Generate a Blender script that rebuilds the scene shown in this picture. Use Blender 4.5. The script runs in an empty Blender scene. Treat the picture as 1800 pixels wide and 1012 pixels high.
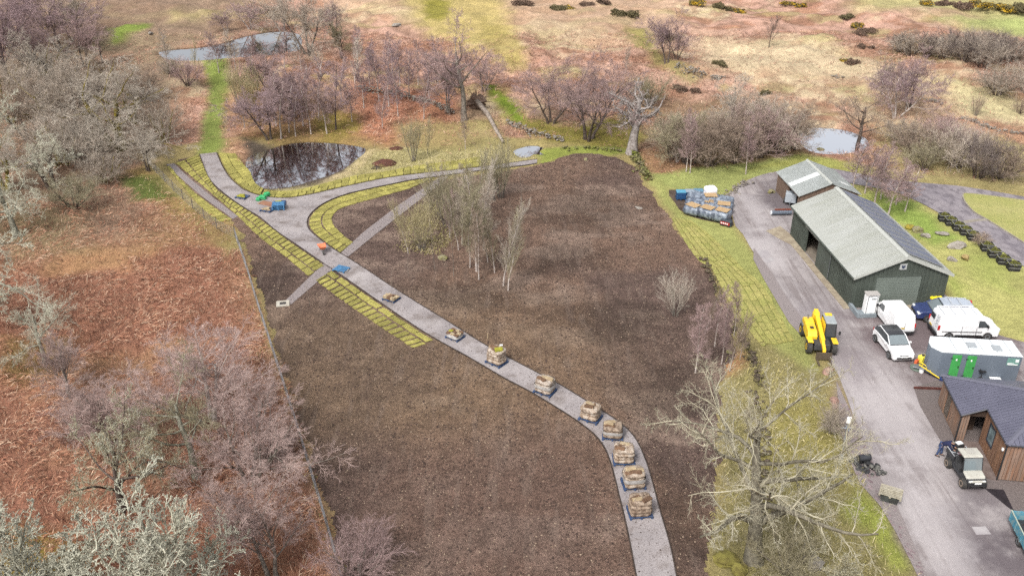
import bpy, bmesh, math, random
import numpy as np
from mathutils import Vector, Matrix

# ------------------------------------------------------------------ camera, sky, sun, exposure
SC = bpy.context.scene
COL = SC.collection
HC, PITCH, FPX = 36.0, math.radians(28.0), 1600.0          # drone height, tilt below the horizon, focal length (1800 px wide)
cam_d = bpy.data.cameras.new('camera'); cam = bpy.data.objects.new('camera', cam_d); COL.objects.link(cam)
cam.location = (0, 0, HC); cam.rotation_euler = (math.pi/2 - PITCH, 0, 0)
cam_d.sensor_width = 36.0; cam_d.lens = 36.0*FPX/1800.0; cam_d.clip_start = 0.5; cam_d.clip_end = 6000
SC.camera = cam

SUN_EL, SUN_AZ = math.radians(50), math.radians(-148)          # azimuth from +Y towards +X
W = bpy.data.worlds.new('World'); SC.world = W; W.use_nodes = True
wn = W.node_tree.nodes; wl = W.node_tree.links; wn.clear()
wo = wn.new('ShaderNodeOutputWorld'); wb = wn.new('ShaderNodeBackground'); ws = wn.new('ShaderNodeTexSky'); wh = wn.new('ShaderNodeHueSaturation')
ws.sky_type = 'NISHITA'; ws.sun_disc = False; ws.sun_elevation = SUN_EL; ws.sun_rotation = SUN_AZ
ws.air_density = 1.0; ws.dust_density = 4.0; ws.ozone_density = 1.0
wh.inputs['Saturation'].default_value = 0.22                # a white overcast sky
wb.inputs['Strength'].default_value = 0.125
wl.new(ws.outputs[0], wh.inputs['Color']); wl.new(wh.outputs[0], wb.inputs['Color']); wl.new(wb.outputs[0], wo.inputs['Surface'])
sun_d = bpy.data.lights.new('sun', 'SUN'); sun = bpy.data.objects.new('sun', sun_d); COL.objects.link(sun)
sun_d.energy = 1.5; sun_d.angle = math.radians(12); sun_d.color = (1.0, 0.965, 0.92)
sv = Vector((math.sin(SUN_AZ)*math.cos(SUN_EL), math.cos(SUN_AZ)*math.cos(SUN_EL), math.sin(SUN_EL)))
sun.rotation_euler = sv.to_track_quat('Z', 'Y').to_euler()
SC.view_settings.view_transform = 'Standard'; SC.view_settings.look = 'None'
SC.view_settings.gamma = 1.0; SC.view_settings.use_curve_mapping = False
SC.view_settings.exposure = 1.0
SC.cycles.max_bounces = 5; SC.cycles.diffuse_bounces = 2; SC.cycles.glossy_bounces = 3; SC.cycles.transmission_bounces = 4
SC.cycles.transparent_max_bounces = 8; SC.cycles.caustics_reflective = False; SC.cycles.caustics_refractive = False
SC.cycles.use_denoising = False; SC.cycles.use_adaptive_sampling = True; SC.cycles.adaptive_threshold = 0.02

random.seed(11); RNG = np.random.default_rng(11)
KEXP = 1.85                                                  # how much brighter than its albedo a level surface shows

# ------------------------------------------------------------------ small helpers
def lin(c):
    c = c/255.0
    return c/12.92 if c <= 0.04045 else ((c+0.055)/1.055)**2.4
def S(r, g, b, k=KEXP):                                      # colour as seen in daylight -> albedo
    return tuple(min(0.86, lin(v)/k) for v in (r, g, b))
CP, SP = math.cos(PITCH), math.sin(PITCH)
def ray(px, py):
    u = (px-900)/FPX; v = (506-py)/FPX
    return np.array([u, CP + v*SP, -SP + v*CP])
def G(px, py, z=0.0):                                        # point of the level z seen at that pixel
    d = ray(px, py); t = (z-HC)/d[2]
    return (d[0]*t, d[1]*t)
def proj(x, y, z):
    f = y*CP - (z-HC)*SP; up = y*SP + (z-HC)*CP
    return 900 + FPX*x/f, 506 - FPX*up/f
def _h(ix, iy, s):
    n = (ix.astype(np.int64)*374761393 + iy.astype(np.int64)*668265263 + s*1274126177) & 0x7fffffff
    n = ((n ^ (n >> 13))*1103515245) & 0x7fffffff
    n = ((n ^ (n >> 15))*12345 + n*7) & 0x7fffffff
    return ((n >> 5) % 65536)/65535.0
def vn(x, y, s=0):
    x = np.asarray(x, float); y = np.asarray(y, float)
    ix = np.floor(x); iy = np.floor(y); fx = x-ix; fy = y-iy
    fx = fx*fx*(3-2*fx); fy = fy*fy*(3-2*fy)
    a = _h(ix, iy, s); b = _h(ix+1, iy, s); c = _h(ix, iy+1, s); d = _h(ix+1, iy+1, s)
    return (a*(1-fx)+b*fx)*(1-fy) + (c*(1-fx)+d*fx)*fy
def fbm(x, y, s=0, o=4):
    r = 0; a = 0.5; t = 0
    for i in range(o):
        r = r + a*vn(x*2**i + 17.3*i, y*2**i - 9.1*i, s+i); t += a; a *= 0.5
    return r/t
def sstep(a, b, x):
    t = np.clip((x-a)/(b-a), 0, 1); return t*t*(3-2*t)
def sdf(poly, x, y):                                         # signed distance to a polygon, negative inside
    p = np.asarray(poly, float); x = np.asarray(x, float); y = np.asarray(y, float)
    d = np.full(x.shape, 1e18); ins = np.zeros(x.shape, bool)
    n = len(p)
    for i in range(n):
        ax, ay = p[i]; bx, by = p[(i+1) % n]; ex, ey = bx-ax, by-ay
        t = np.clip(((x-ax)*ex + (y-ay)*ey)/(ex*ex+ey*ey+1e-12), 0, 1)
        d = np.minimum(d, (x-ax-t*ex)**2 + (y-ay-t*ey)**2)
        c = (ay > y) != (by > y)
        with np.errstate(divide='ignore', invalid='ignore'):
            xi = ax + (y-ay)*ex/(ey if ey != 0 else 1e-12)
        ins ^= c & (x < xi)
    return np.where(ins, -1, 1)*np.sqrt(d)
def smooth(pts, n=4, closed=False):                           # Catmull-Rom through the points
    P = [np.array(p, float) for p in pts]; out = []; m = len(P)
    for i in range(m if closed else m-1):
        g = (lambda k: P[k % m]) if closed else (lambda k: P[max(0, min(m-1, k))])
        a, b, c, d = g(i-1), g(i), g(i+1), g(i+2)
        for j in range(n):
            t = j/n
            out.append(0.5*((2*b) + (-a+c)*t + (2*a-5*b+4*c-d)*t*t + (-a+3*b-3*c+d)*t**3))
    if not closed: out.append(P[-1])
    return out
def GP(pts, z=0.0): return [G(px, py, z) for px, py in pts]
def resample(pts, n):
    P = np.array(pts, float); s = np.r_[0, np.cumsum(np.linalg.norm(np.diff(P, axis=0), axis=1))]
    t = np.linspace(0, s[-1], n)
    return np.stack([np.interp(t, s, P[:, k]) for k in range(P.shape[1])], 1), s[-1]

# ------------------------------------------------------------------ materials
MATS = {}
def nodes(m):
    m.use_nodes = True; return m.node_tree.nodes, m.node_tree.links
def mat(name, c, rough=0.8, metal=0.0, c2=None, scale=3.0, detail=4.0, bump=0.0, bscale=None, coord='Object', spec=0.3,
        c3=None, scale3=20.0, amt3=0.35, rand=0.0, stretch=None, coat=0.0, lo=0.35, hi=0.65, lo3=0.45, hi3=0.62):
    """one procedural surface: a colour, a second one in patches, a third in specks, fine relief"""
    if name in MATS: return MATS[name]
    m = bpy.data.materials.new(name); MATS[name] = m
    n, l = nodes(m); b = n['Principled BSDF']
    b.inputs['Roughness'].default_value = rough; b.inputs['Metallic'].default_value = metal
    b.inputs['Specular IOR Level'].default_value = spec
    if coat: b.inputs['Coat Weight'].default_value = coat; b.inputs['Coat Roughness'].default_value = 0.08
    b.inputs['Base Color'].default_value = (*c, 1)
    if coord == 'World':
        g = n.new('ShaderNodeNewGeometry'); co = g.outputs['Position']
    else:
        g = n.new('ShaderNodeTexCoord'); co = g.outputs['Object']
    if stretch:
        mp = n.new('ShaderNodeMapping'); mp.inputs['Scale'].default_value = stretch; l.new(co, mp.inputs['Vector']); co = mp.outputs[0]
    cur = None
    def layer(cur, col, sc, lo, hi, amt, det, seed):
        t = n.new('ShaderNodeTexNoise'); t.inputs['Scale'].default_value = sc; t.inputs['Detail'].default_value = det
        t.noise_dimensions = '3D'; l.new(co, t.inputs['Vector'])
        r = n.new('ShaderNodeMapRange'); r.inputs[1].default_value = lo; r.inputs[2].default_value = hi; r.inputs[4].default_value = amt
        l.new(t.outputs[0], r.inputs[0])
        x = n.new('ShaderNodeMix'); x.data_type = 'RGBA'; l.new(r.outputs[0], x.inputs[0])
        if cur is None: x.inputs[6].default_value = (*c, 1)
        else: l.new(cur, x.inputs[6])
        x.inputs[7].default_value = (*col, 1)
        return x.outputs[2]
    if c2: cur = layer(cur, c2, scale, lo, hi, 1.0, detail, 0)
    if c3: cur = layer(cur, c3, scale3, lo3, hi3, amt3, 3.0, 1)
    if rand:
        oi = n.new('ShaderNodeObjectInfo'); hs = n.new('ShaderNodeHueSaturation')
        r = n.new('ShaderNodeMapRange'); r.inputs[3].default_value = 1-rand; r.inputs[4].default_value = 1+rand
        l.new(oi.outputs['Random'], r.inputs[0]); l.new(r.outputs[0], hs.inputs['Value'])
        if cur is None: hs.inputs['Color'].default_value = (*c, 1)
        else: l.new(cur, hs.inputs['Color'])
        cur = hs.outputs[0]
    if cur is not None: l.new(cur, b.inputs['Base Color'])
    if bump:
        t = n.new('ShaderNodeTexNoise'); t.inputs['Scale'].default_value = bscale or scale*4; t.inputs['Detail'].default_value = 5
        l.new(co, t.inputs['Vector'])
        bp = n.new('ShaderNodeBump'); bp.inputs['Strength'].default_value = bump; bp.inputs['Distance'].default_value = 0.05
        l.new(t.outputs[0], bp.inputs['Height']); l.new(bp.outputs[0], b.inputs['Normal'])
    return m
def plain(name, c, rough=0.6, metal=0.0, spec=0.4, coat=0.0):
    d = tuple(v*0.82 for v in c)
    return mat(name, c, rough, metal, c2=d, scale=5.0, spec=spec, coat=coat, lo=0.4, hi=0.8)
def attr_mat(name, attr='Col', fine=(1.2, 6.0, 26.0), amp=(0.22, 0.35, 0.5), rough=0.95, bump=0.5, bscale=14.0):
    """colour of the vegetation from the mesh, broken up by noise at three sizes"""
    m = bpy.data.materials.new(name); MATS[name] = m
    n, l = nodes(m); b = n['Principled BSDF']; b.inputs['Roughness'].default_value = rough; b.inputs['Specular IOR Level'].default_value = 0.1
    a = n.new('ShaderNodeAttribute'); a.attribute_name = attr
    g = n.new('ShaderNodeNewGeometry'); cur = a.outputs['Color']
    for k, (sc, am) in enumerate(zip(fine, amp)):
        t = n.new('ShaderNodeTexNoise'); t.inputs['Scale'].default_value = sc; t.inputs['Detail'].default_value = 3.0; l.new(g.outputs['Position'], t.inputs['Vector'])
        r = n.new('ShaderNodeMapRange'); r.inputs[1].default_value = 0.25; r.inputs[2].default_value = 0.75
        r.inputs[3].default_value = 1-am; r.inputs[4].default_value = 1+am; l.new(t.outputs[0], r.inputs[0])
        x = n.new('ShaderNodeVectorMath'); x.operation = 'SCALE'; l.new(cur, x.inputs[0]); l.new(r.outputs[0], x.inputs['Scale']); cur = x.outputs[0]
    l.new(cur, b.inputs['Base Color'])
    if bump:
        t = n.new('ShaderNodeTexNoise'); t.inputs['Scale'].default_value = bscale; t.inputs['Detail'].default_value = 5; l.new(g.outputs['Position'], t.inputs['Vector'])
        bp = n.new('ShaderNodeBump'); bp.inputs['Strength'].default_value = bump; bp.inputs['Distance'].default_value = 0.12
        l.new(t.outputs[0], bp.inputs['Height']); l.new(bp.outputs[0], b.inputs['Normal'])
    return m

# ------------------------------------------------------------------ meshes and objects
def tag(o, label=None, cat=None, group=None, kind=None):
    if label: o['label'] = label
    if cat: o['category'] = cat
    if group: o['group'] = group
    if kind: o['kind'] = kind
    return o
def link(name, me, parent=None, m=None):
    o = bpy.data.objects.new(name, me); COL.objects.link(o)
    if parent is not None: o.parent = parent
    if m is not None and me is not None and not me.materials: me.materials.append(m)
    return o
def thing(name, label, cat, loc=(0, 0, 0), rz=0.0, group=None, sc=1.0):
    o = link(name, None); o.location = loc; o.rotation_euler = (0, 0, rz); o.scale = (sc, sc, sc)
    o.empty_display_size = 0.3
    return tag(o, label, cat, group)
def copy_tree(o, parent=None):
    c = o.copy(); COL.objects.link(c); c.parent = parent
    for ch in [k for k in bpy.data.objects if k.parent == o]: copy_tree(ch, c)
    return c
def np_mesh(name, V, F, smooth_=False, col=None):
    """V (n,3), F (m,k) array of k-gons; col (n,3) per vertex colour"""
    V = np.asarray(V, np.float32); F = np.asarray(F, np.int32)
    me = bpy.data.meshes.new(name); m, k = F.shape
    me.vertices.add(len(V)); me.vertices.foreach_set('co', V.ravel())
    me.loops.add(m*k); me.loops.foreach_set('vertex_index', F.ravel())
    me.polygons.add(m); me.polygons.foreach_set('loop_start', np.arange(0, m*k, k, dtype=np.int32))
    me.polygons.foreach_set('loop_total', np.full(m, k, np.int32))
    if smooth_: me.polygons.foreach_set('use_smooth', np.ones(m, bool))
    me.update(calc_edges=True)
    if col is not None:
        a = me.attributes.new('Col', 'FLOAT_COLOR', 'POINT'); c = np.ones((len(V), 4), np.float32); c[:, :3] = col
        a.data.foreach_set('color', c.ravel())
    me.validate()
    return me
class MB:
    """collects boxes, prisms, tubes and lofts into one mesh"""
    def __init__(s): s.v = []; s.f = []
    def add(s, V, F):
        b = len(s.v); s.v += [tuple(map(float, p)) for p in V]; s.f += [tuple(i+b for i in f) for f in F]; return s
    def box(s, x0, x1, y0, y1, z0, z1, rz=0.0, c=(0, 0)):
        V = [(x, y, z) for z in (z0, z1) for x, y in ((x0, y0), (x1, y0), (x1, y1), (x0, y1))]
        if rz:
            ca, sa = math.cos(rz), math.sin(rz); V = [((x-c[0])*ca-(y-c[1])*sa+c[0], (x-c[0])*sa+(y-c[1])*ca+c[1], z) for x, y, z in V]
        return s.add(V, [(3, 2, 1, 0), (4, 5, 6, 7), (0, 1, 5, 4), (1, 2, 6, 5), (2, 3, 7, 6), (3, 0, 4, 7)])
    def prism(s, poly, z0, z1):                               # polygon in xy, raised
        n = len(poly); V = [(x, y, z0) for x, y in poly] + [(x, y, z1) for x, y in poly]
        return s.add(V, [tuple(range(n))[::-1], tuple(range(n, 2*n))] + [(i, (i+1) % n, n+(i+1) % n, n+i) for i in range(n)])
    def prism_y(s, poly, y0, y1):                             # polygon in xz, pushed along y
        n = len(poly); V = [(x, y0, z) for x, z in poly] + [(x, y1, z) for x, z in poly]
        return s.add(V, [tuple(range(n)), tuple(range(n, 2*n))[::-1]] + [((i+1) % n, i, n+i, n+(i+1) % n) for i in range(n)])
    def prism_x(s, poly, x0, x1):                             # polygon in yz, pushed along x
        n = len(poly); V = [(x0, y, z) for y, z in poly] + [(x1, y, z) for y, z in poly]
        return s.add(V, [tuple(range(n))[::-1], tuple(range(n, 2*n))] + [(i, (i+1) % n, n+(i+1) % n, n+i) for i in range(n)])
    def loft(s, rings, cap=True):
        n = len(rings[0]); V = [p for r in rings for p in r]
        F = [(k*n+i, k*n+(i+1) % n, (k+1)*n+(i+1) % n, (k+1)*n+i) for k in range(len(rings)-1) for i in range(n)]
        if cap: F += [tuple(range(n))[::-1], tuple(range((len(rings)-1)*n, len(rings)*n))]
        return s.add(V, F)
    def tube(s, pts, r, sides=6, r2=None):
        P = [Vector(p) for p in pts]; rings = []
        for i, p in enumerate(P):
            t = (P[min(i+1, len(P)-1)] - P[max(i-1, 0)]).normalized()
            a = t.orthogonal().normalized() if i == 0 else (a - t*a.dot(t)).normalized()
            b = t.cross(a); rr = r + ((r2 if r2 is not None else r)-r)*i/max(1, len(P)-1)
            rings.append([tuple(p + (a*math.cos(2*math.pi*k/sides)+b*math.sin(2*math.pi*k/sides))*rr) for k in range(sides)])
        return s.loft(rings)
    def quad3(s, a, b, c, d, th=0.0):
        if not th: return s.add([a, b, c, d], [(0, 1, 2, 3)])
        n = (Vector(b)-Vector(a)).cross(Vector(d)-Vector(a)).normalized()*th
        return s.loft([[a, b, c, d], [tuple(Vector(p)+n) for p in (a, b, c, d)]])
    def mesh(s, name, smooth_=False):
        me = bpy.data.meshes.new(name); me.from_pydata(s.v, [], s.f)
        bm = bmesh.new(); bm.from_mesh(me); bmesh.ops.recalc_face_normals(bm, faces=bm.faces); bm.to_mesh(me); bm.free()
        if smooth_: me.polygons.foreach_set('use_smooth', np.ones(len(me.polygons), bool))
        return me
    def build(s, name, m, parent=None, smooth_=False, bevel=0.0, seg=2, subsurf=0, label=None):
        o = link(name, s.mesh(name, smooth_), parent, m)
        if bevel:
            md = o.modifiers.new('edge', 'BEVEL'); md.width = bevel; md.segments = seg; md.limit_method = 'ANGLE'; md.angle_limit = math.radians(35)
        if subsurf:
            md = o.modifiers.new('soft', 'SUBSURF'); md.levels = subsurf; md.render_levels = subsurf
        if label: o['label'] = label
        return o
# ------------------------------------------------------------------ the lie of the land
FLATW = np.array(GP([(235, 262), (420, 236), (650, 232), (1000, 240), (1140, 262), (1400, 262), (1560, 296), (1840, 326), (1960, 520),
                     (1990, 1420), (660, 1420), (548, 930), (440, 620), (385, 430)]))
def base_h(x, y):
    t = np.clip(y-106, 0, 220); h = 0.075*t*sstep(0, 25, t)
    out = sdf(FLATW, x, y); f = sstep(0.3, 9, out)
    r = (fbm(x/11, y/11, 3, 3)-0.5)*1.9 + (fbm(x/2.6, y/2.6, 9, 3)-0.5)*1.05
    far = sstep(110, 150, y)*((fbm(x/26, y/20, 31, 3)-0.5)*5.0 + (fbm(x/4.5, y/4.5, 37, 3)-0.5)*1.1)
    left = sstep(8, 50, -x-18)*2.0
    return h + f*(r + far + left*0.6)
PONDS = {   # outline in the picture, depth below the ground around it
    'dark': [(436, 292), (446, 316), (470, 331), (505, 330), (548, 318), (588, 304), (616, 286), (640, 263), (604, 254), (556, 250), (512, 252), (470, 264), (440, 276)],
    'far': [(284, 90), (300, 106), (350, 108), (400, 104), (450, 101), (500, 96), (526, 86), (524, 62), (490, 55), (440, 62), (392, 76), (345, 84)],
    'right': [(1402, 230), (1408, 248), (1428, 267), (1460, 272), (1500, 268), (1524, 256), (1514, 240), (1480, 228), (1436, 224)],
    'small': [(906, 266), (918, 260), (936, 256), (951, 260), (945, 267), (954, 273), (936, 271), (922, 278), (911, 273)]}
PW = {}
for k, pts in PONDS.items():
    cx = sum(p[0] for p in pts)/len(pts); cy = sum(p[1] for p in pts)/len(pts); z = 0.0
    for i in range(40): q = G(cx, cy, z); z = 0.6*z + 0.4*float(base_h(np.array([q[0]]), np.array([q[1]]))[0])
    lev = z - (0.45 if k != 'small' else 0.3)
    PW[k] = (np.array(smooth(GP(pts, lev), 4, True)), lev)
def hgt(x, y):
    x = np.asarray(x, float); y = np.asarray(y, float); h = base_h(x, y)
    for k, (poly, lev) in PW.items():
        lo = poly.min(0)-6; hi = poly.max(0)+6
        m = (x > lo[0]) & (x < hi[0]) & (y > lo[1]) & (y < hi[1])
        if m.any():
            d = sdf(poly, x[m], y[m]); w = 1-sstep(-0.7, 0.9, d); w2 = 1-sstep(0.5, 5.5, d)
            hh = h[m]*(1-w2) + (lev+0.35)*w2
            h[m] = hh*(1-w) + (lev-0.55)*w
    return h
_grid = {}
def H1(x, y):
    if 'z' in _grid:                                         # after the ground is built: read its own mesh
        a, b, Z = _grid['x'], _grid['y'], _grid['z']
        i = min(len(a)-2, max(0, int(np.searchsorted(a, x))-1)); j = min(len(b)-2, max(0, int(np.searchsorted(b, y))-1))
        u = (x-a[i])/(a[i+1]-a[i]); v = (y-b[j])/(b[j+1]-b[j])
        return float((Z[j, i]*(1-u)+Z[j, i+1]*u)*(1-v) + (Z[j+1, i]*(1-u)+Z[j+1, i+1]*u)*v)
    return float(hgt(np.array([float(x)]), np.array([float(y)]))[0])
def T(px, py):                                               # the ground point seen at a pixel
    z = 0.0
    for i in range(45):
        x, y = G(px, py, z); z = 0.55*z + 0.45*H1(x, y)
    return (x, y, H1(x, y))
def TP(pts):
    D = np.array([ray(*p) for p in pts]); z = np.zeros(len(pts))
    for i in range(24):
        t = (z-HC)/D[:, 2]; x = D[:, 0]*t; y = D[:, 1]*t; z = 0.5*z + 0.5*base_h(x, y)
    return np.stack([x, y], 1)

KGROUND = 1.70
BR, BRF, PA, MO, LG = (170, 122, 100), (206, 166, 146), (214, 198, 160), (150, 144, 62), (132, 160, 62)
LP, LI, MUD, OLV, STR = (186, 182, 104), (146, 126, 106), (84, 74, 72), (160, 146, 92), (208, 188, 138)
# what grows where: outline in the picture, colour, softness (m), strength, how much bracken lies there
PAINT = [
    ([(235, 268), (420, 240), (650, 236), (1000, 246), (1140, 266), (1400, 266), (1560, 300), (1840, 330), (1960, 520), (1990, 1420), (660, 1420), (548, 930), (440, 620), (385, 430)], (168, 152, 104), 0.5, 1.0, 0.0),
    ([(-200, -60), (470, -60), (430, 60), (330, 95), (300, 260), (250, 300), (280, 420), (-200, 470)], LI, 3, 0.75, 0.25),
    ([(600, -60), (1240, -60), (1160, 90), (1060, 90), (900, 60), (760, 50), (560, 20)], (206, 180, 148), 4, 0.6, 0.7),
    ([(690, -30), (880, -30), (900, 55), (830, 95), (740, 45)], (196, 178, 112), 2.5, 0.8, 0.15),
    ([(745, 0), (790, 0), (785, 30), (752, 38)], MO, 1.0, 0.8, 0),
    ([(845, 30), (900, 60), (935, 105), (900, 130), (855, 90)], (176, 160, 96), 1.5, 0.75, 0),
    ([(848, 152), (870, 150), (925, 205), (1000, 225), (1110, 200), (1130, 245), (1100, 262), (1000, 252), (935, 240), (890, 205)], (146, 140, 64), 1.6, 0.85, 0.1),
    ([(850, 150), (868, 150), (925, 208), (905, 218)], (118, 140, 48), 0.9, 0.9, 0),
    ([(1100, 50), (1140, 50), (1165, 105), (1235, 130), (1215, 150), (1140, 110)], (150, 142, 84), 1.5, 0.85, 0),
    ([(1190, 150), (1240, 60), (1350, 85), (1500, 80), (1560, 130), (1640, 150), (1800, 200), (1800, 300), (1650, 270), (1500, 150), (1300, 130)], (214, 192, 156), 5, 0.6, 0.35),
    ([(1230, 70), (1400, 70), (1560, 112), (1540, 140), (1330, 122), (1240, 110)], (214, 194, 160), 3, 0.85, 0.2),
    ([(1500, 20), (1680, 20), (1800, 60), (1900, 60), (1900, 10), (1500, -40)], (190, 184, 128), 4, 0.85, 0),
    ([(1620, 30), (1900, 30), (1900, 70), (1700, 55)], (170, 182, 112), 3, 0.8, 0),
    ([(1650, 130), (1810, 170), (1810, 215), (1690, 200)], (204, 192, 148), 2.5, 0.9, 0.1),
    ([(1540, 225), (1900, 225), (1900, 345), (1690, 325), (1560, 312)], (184, 172, 120), 3, 0.85, 0.1),
    ([(1690, 205), (1900, 240), (1900, 262), (1720, 235)], (196, 150, 124), 1.5, 0.8, 0.8),
    ([(355, 105), (402, 105), (404, 150), (396, 210), (390, 268), (346, 272), (362, 190), (366, 140)], (138, 152, 78), 0.7, 0.95, 0),
    ([(192, 52), (260, 42), (262, 50), (232, 60), (216, 80), (196, 80)], (140, 160, 74), 0.9, 0.9, 0),
    ([(300, 20), (500, 18), (510, 34), (300, 40)], (188, 176, 120), 2, 0.6, 0.2),
    ([(405, 150), (560, 150), (640, 210), (640, 255), (500, 250), (430, 240), (410, 200)], (150, 120, 78), 2.5, 0.75, 0.35),
    ([(545, 200), (620, 200), (640, 235), (570, 245)], (146, 134, 66), 1.0, 0.7, 0),
    ([(615, 150), (800, 160), (830, 250), (700, 270), (640, 240)], (186, 126, 98), 2.0, 0.8, 1.0),
    ([(690, 215), (870, 210), (900, 262), (850, 290), (720, 290)], (172, 160, 108), 2.0, 0.8, 0.1),
    ([(425, 240), (470, 255), (520, 248), (600, 250), (640, 258), (620, 300), (520, 335), (470, 338), (438, 322), (424, 290)], MUD, 0.8, 0.8, 0),
    ([(470, 334), (540, 326), (600, 308), (640, 270), (700, 258), (800, 268), (900, 262), (940, 280), (800, 298), (640, 320), (540, 342), (480, 346)], (192, 180, 130), 0.7, 0.95, 0),
    ([(560, 318), (605, 300), (642, 262), (660, 262), (650, 285), (610, 312)], (216, 196, 152), 0.6, 0.9, 0),
    ([(405, 240), (430, 250), (440, 300), (425, 290), (404, 268)], (196, 152, 124), 0.8, 0.9, 0.9),
    ([(940, 262), (1010, 258), (1080, 258), (1120, 268), (1060, 274), (1000, 274), (950, 292)], (150, 160, 78), 0.6, 0.9, 0),
    ([(1110, 258), (1190, 270), (1235, 290), (1180, 312), (1150, 312)], (180, 140, 108), 1.0, 0.9, 0.8),
    ([(1150, 165), (1400, 190), (1400, 280), (1240, 290), (1150, 270)], (142, 118, 92), 2.5, 0.8, 0.2),
    ([(1142, 306), (1190, 304), (1230, 292), (1330, 286), (1400, 272), (1480, 285), (1470, 300), (1365, 306), (1310, 318), (1270, 345), (1258, 338), (1170, 332)], (166, 172, 104), 0.6, 0.97, 0),
    ([(1310, 300), (1400, 274), (1500, 285), (1560, 312), (1490, 304), (1400, 292)], (172, 172, 96), 0.8, 0.8, 0),
    ([(1136, 316), (1160, 316), (1178, 340), (1202, 376), (1264, 390), (1292, 400), (1320, 437), (1346, 473), (1368, 510), (1392, 545), (1420, 600), (1440, 660),
      (1392, 660), (1350, 610), (1300, 560), (1262, 480), (1240, 450), (1200, 400), (1150, 335)], (166, 168, 102), 0.5, 0.97, 0),
    ([(1262, 480), (1300, 560), (1350, 610), (1440, 660), (1480, 740), (1545, 860), (1600, 960), (1700, 1260), (1215, 1260), (1255, 960), (1268, 860), (1272, 760), (1262, 690), (1295, 600)], (150, 140, 96), 0.8, 0.95, 0.1),
    ([(1205, 590), (1260, 600), (1310, 620), (1300, 660), (1225, 665), (1200, 650)], (190, 142, 106), 0.8, 0.9, 0.9),
    ([(1490, 850), (1530, 868), (1575, 925), (1610, 1000), (1560, 1000), (1510, 930), (1480, 900)], (156, 164, 78), 0.9, 0.9, 0),
    ([(1340, 720), (1450, 700), (1500, 800), (1420, 880), (1330, 850)], (160, 150, 84), 1.5, 0.6, 0),
    ([(1470, 660), (1500, 735), (1530, 805), (1572, 880), (1606, 955), (1630, 1020), (1612, 1020), (1560, 910), (1520, 850), (1492, 800), (1470, 730)], (150, 132, 134), 0.5, 0.95, 0),
    ([(1478, 320), (1500, 322), (1567, 336), (1607, 352), (1647, 373), (1690, 398), (1740, 428), (1900, 520), (1900, 660), (1800, 604), (1745, 588), (1724, 571), (1667, 526), (1640, 460), (1480, 340)], (188, 184, 116), 0.5, 0.98, 0),
    ([(1540, 340), (1600, 352), (1640, 378), (1690, 420), (1650, 432), (1600, 400), (1540, 370)], (148, 170, 84), 1.2, 0.9, 0),
    ([(1690, 440), (1750, 440), (1790, 520), (1740, 500)], (166, 176, 96), 1.5, 0.7, 0),
    ([(1660, 560), (1700, 545), (1660, 500), (1680, 480), (1690, 520), (1725, 560)], (140, 160, 70), 1.0, 0.6, 0),
    ([(225, 300), (262, 290), (320, 360), (420, 400), (400, 430), (330, 395), (260, 345)], (158, 138, 84), 1.2, 0.85, 0.15),
    ([(210, 310), (270, 310), (310, 345), (240, 355)], (92, 108, 52), 0.9, 0.85, 0),
    ([(270, 360), (420, 395), (400, 420), (250, 440), (190, 440)], (172, 138, 104), 1.0, 0.5, 0.5),
    ([(405, 470), (440, 500), (452, 560), (425, 555), (400, 510)], (162, 144, 98), 0.8, 0.8, 0.2),
    ([(405, 440), (424, 440), (438, 492), (455, 547), (480, 624), (512, 722), (546, 832), (576, 934), (604, 1034), (660, 1230), (600, 1230), (490, 860), (420, 620), (390, 470)], (176, 130, 106), 0.5, 0.9, 1.0),
    ([(0, 330), (140, 380), (150, 440), (0, 470)], (146, 132, 96), 2.0, 0.6, 0.4),
    ([(0, 590), (120, 600), (140, 650), (0, 670)], (142, 130, 72), 1.2, 0.6, 0.3),
    ([(0, 930), (110, 940), (140, 1040), (0, 1050)], (142, 134, 54), 1.0, 0.7, 0.1),
    ([(100, 640), (540, 620), (590, 900), (300, 900), (100, 780)], (158, 122, 106), 3.0, 0.6, 1.0),
]
def axis(a, b, st, far):
    m = list(np.arange(a, b+st/2, st)); lo = []; s = st; v = a
    while v > -far: s *= 1.35; v -= s; lo.append(v)
    hi = []; s = st; v = b
    while v < far: s *= 1.35; v += s; hi.append(v)
    return np.array(lo[::-1] + m + hi)
gx = axis(-84, 90, 0.5, 2500); gy = axis(27, 176, 0.5, 2500); gy = gy[gy > -600]
GX, GY = np.meshgrid(gx, gy); fx, fy = GX.ravel(), GY.ravel()
GZ = hgt(fx, fy); _grid.update(x=gx, y=gy, z=GZ.reshape(GX.shape))
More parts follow.
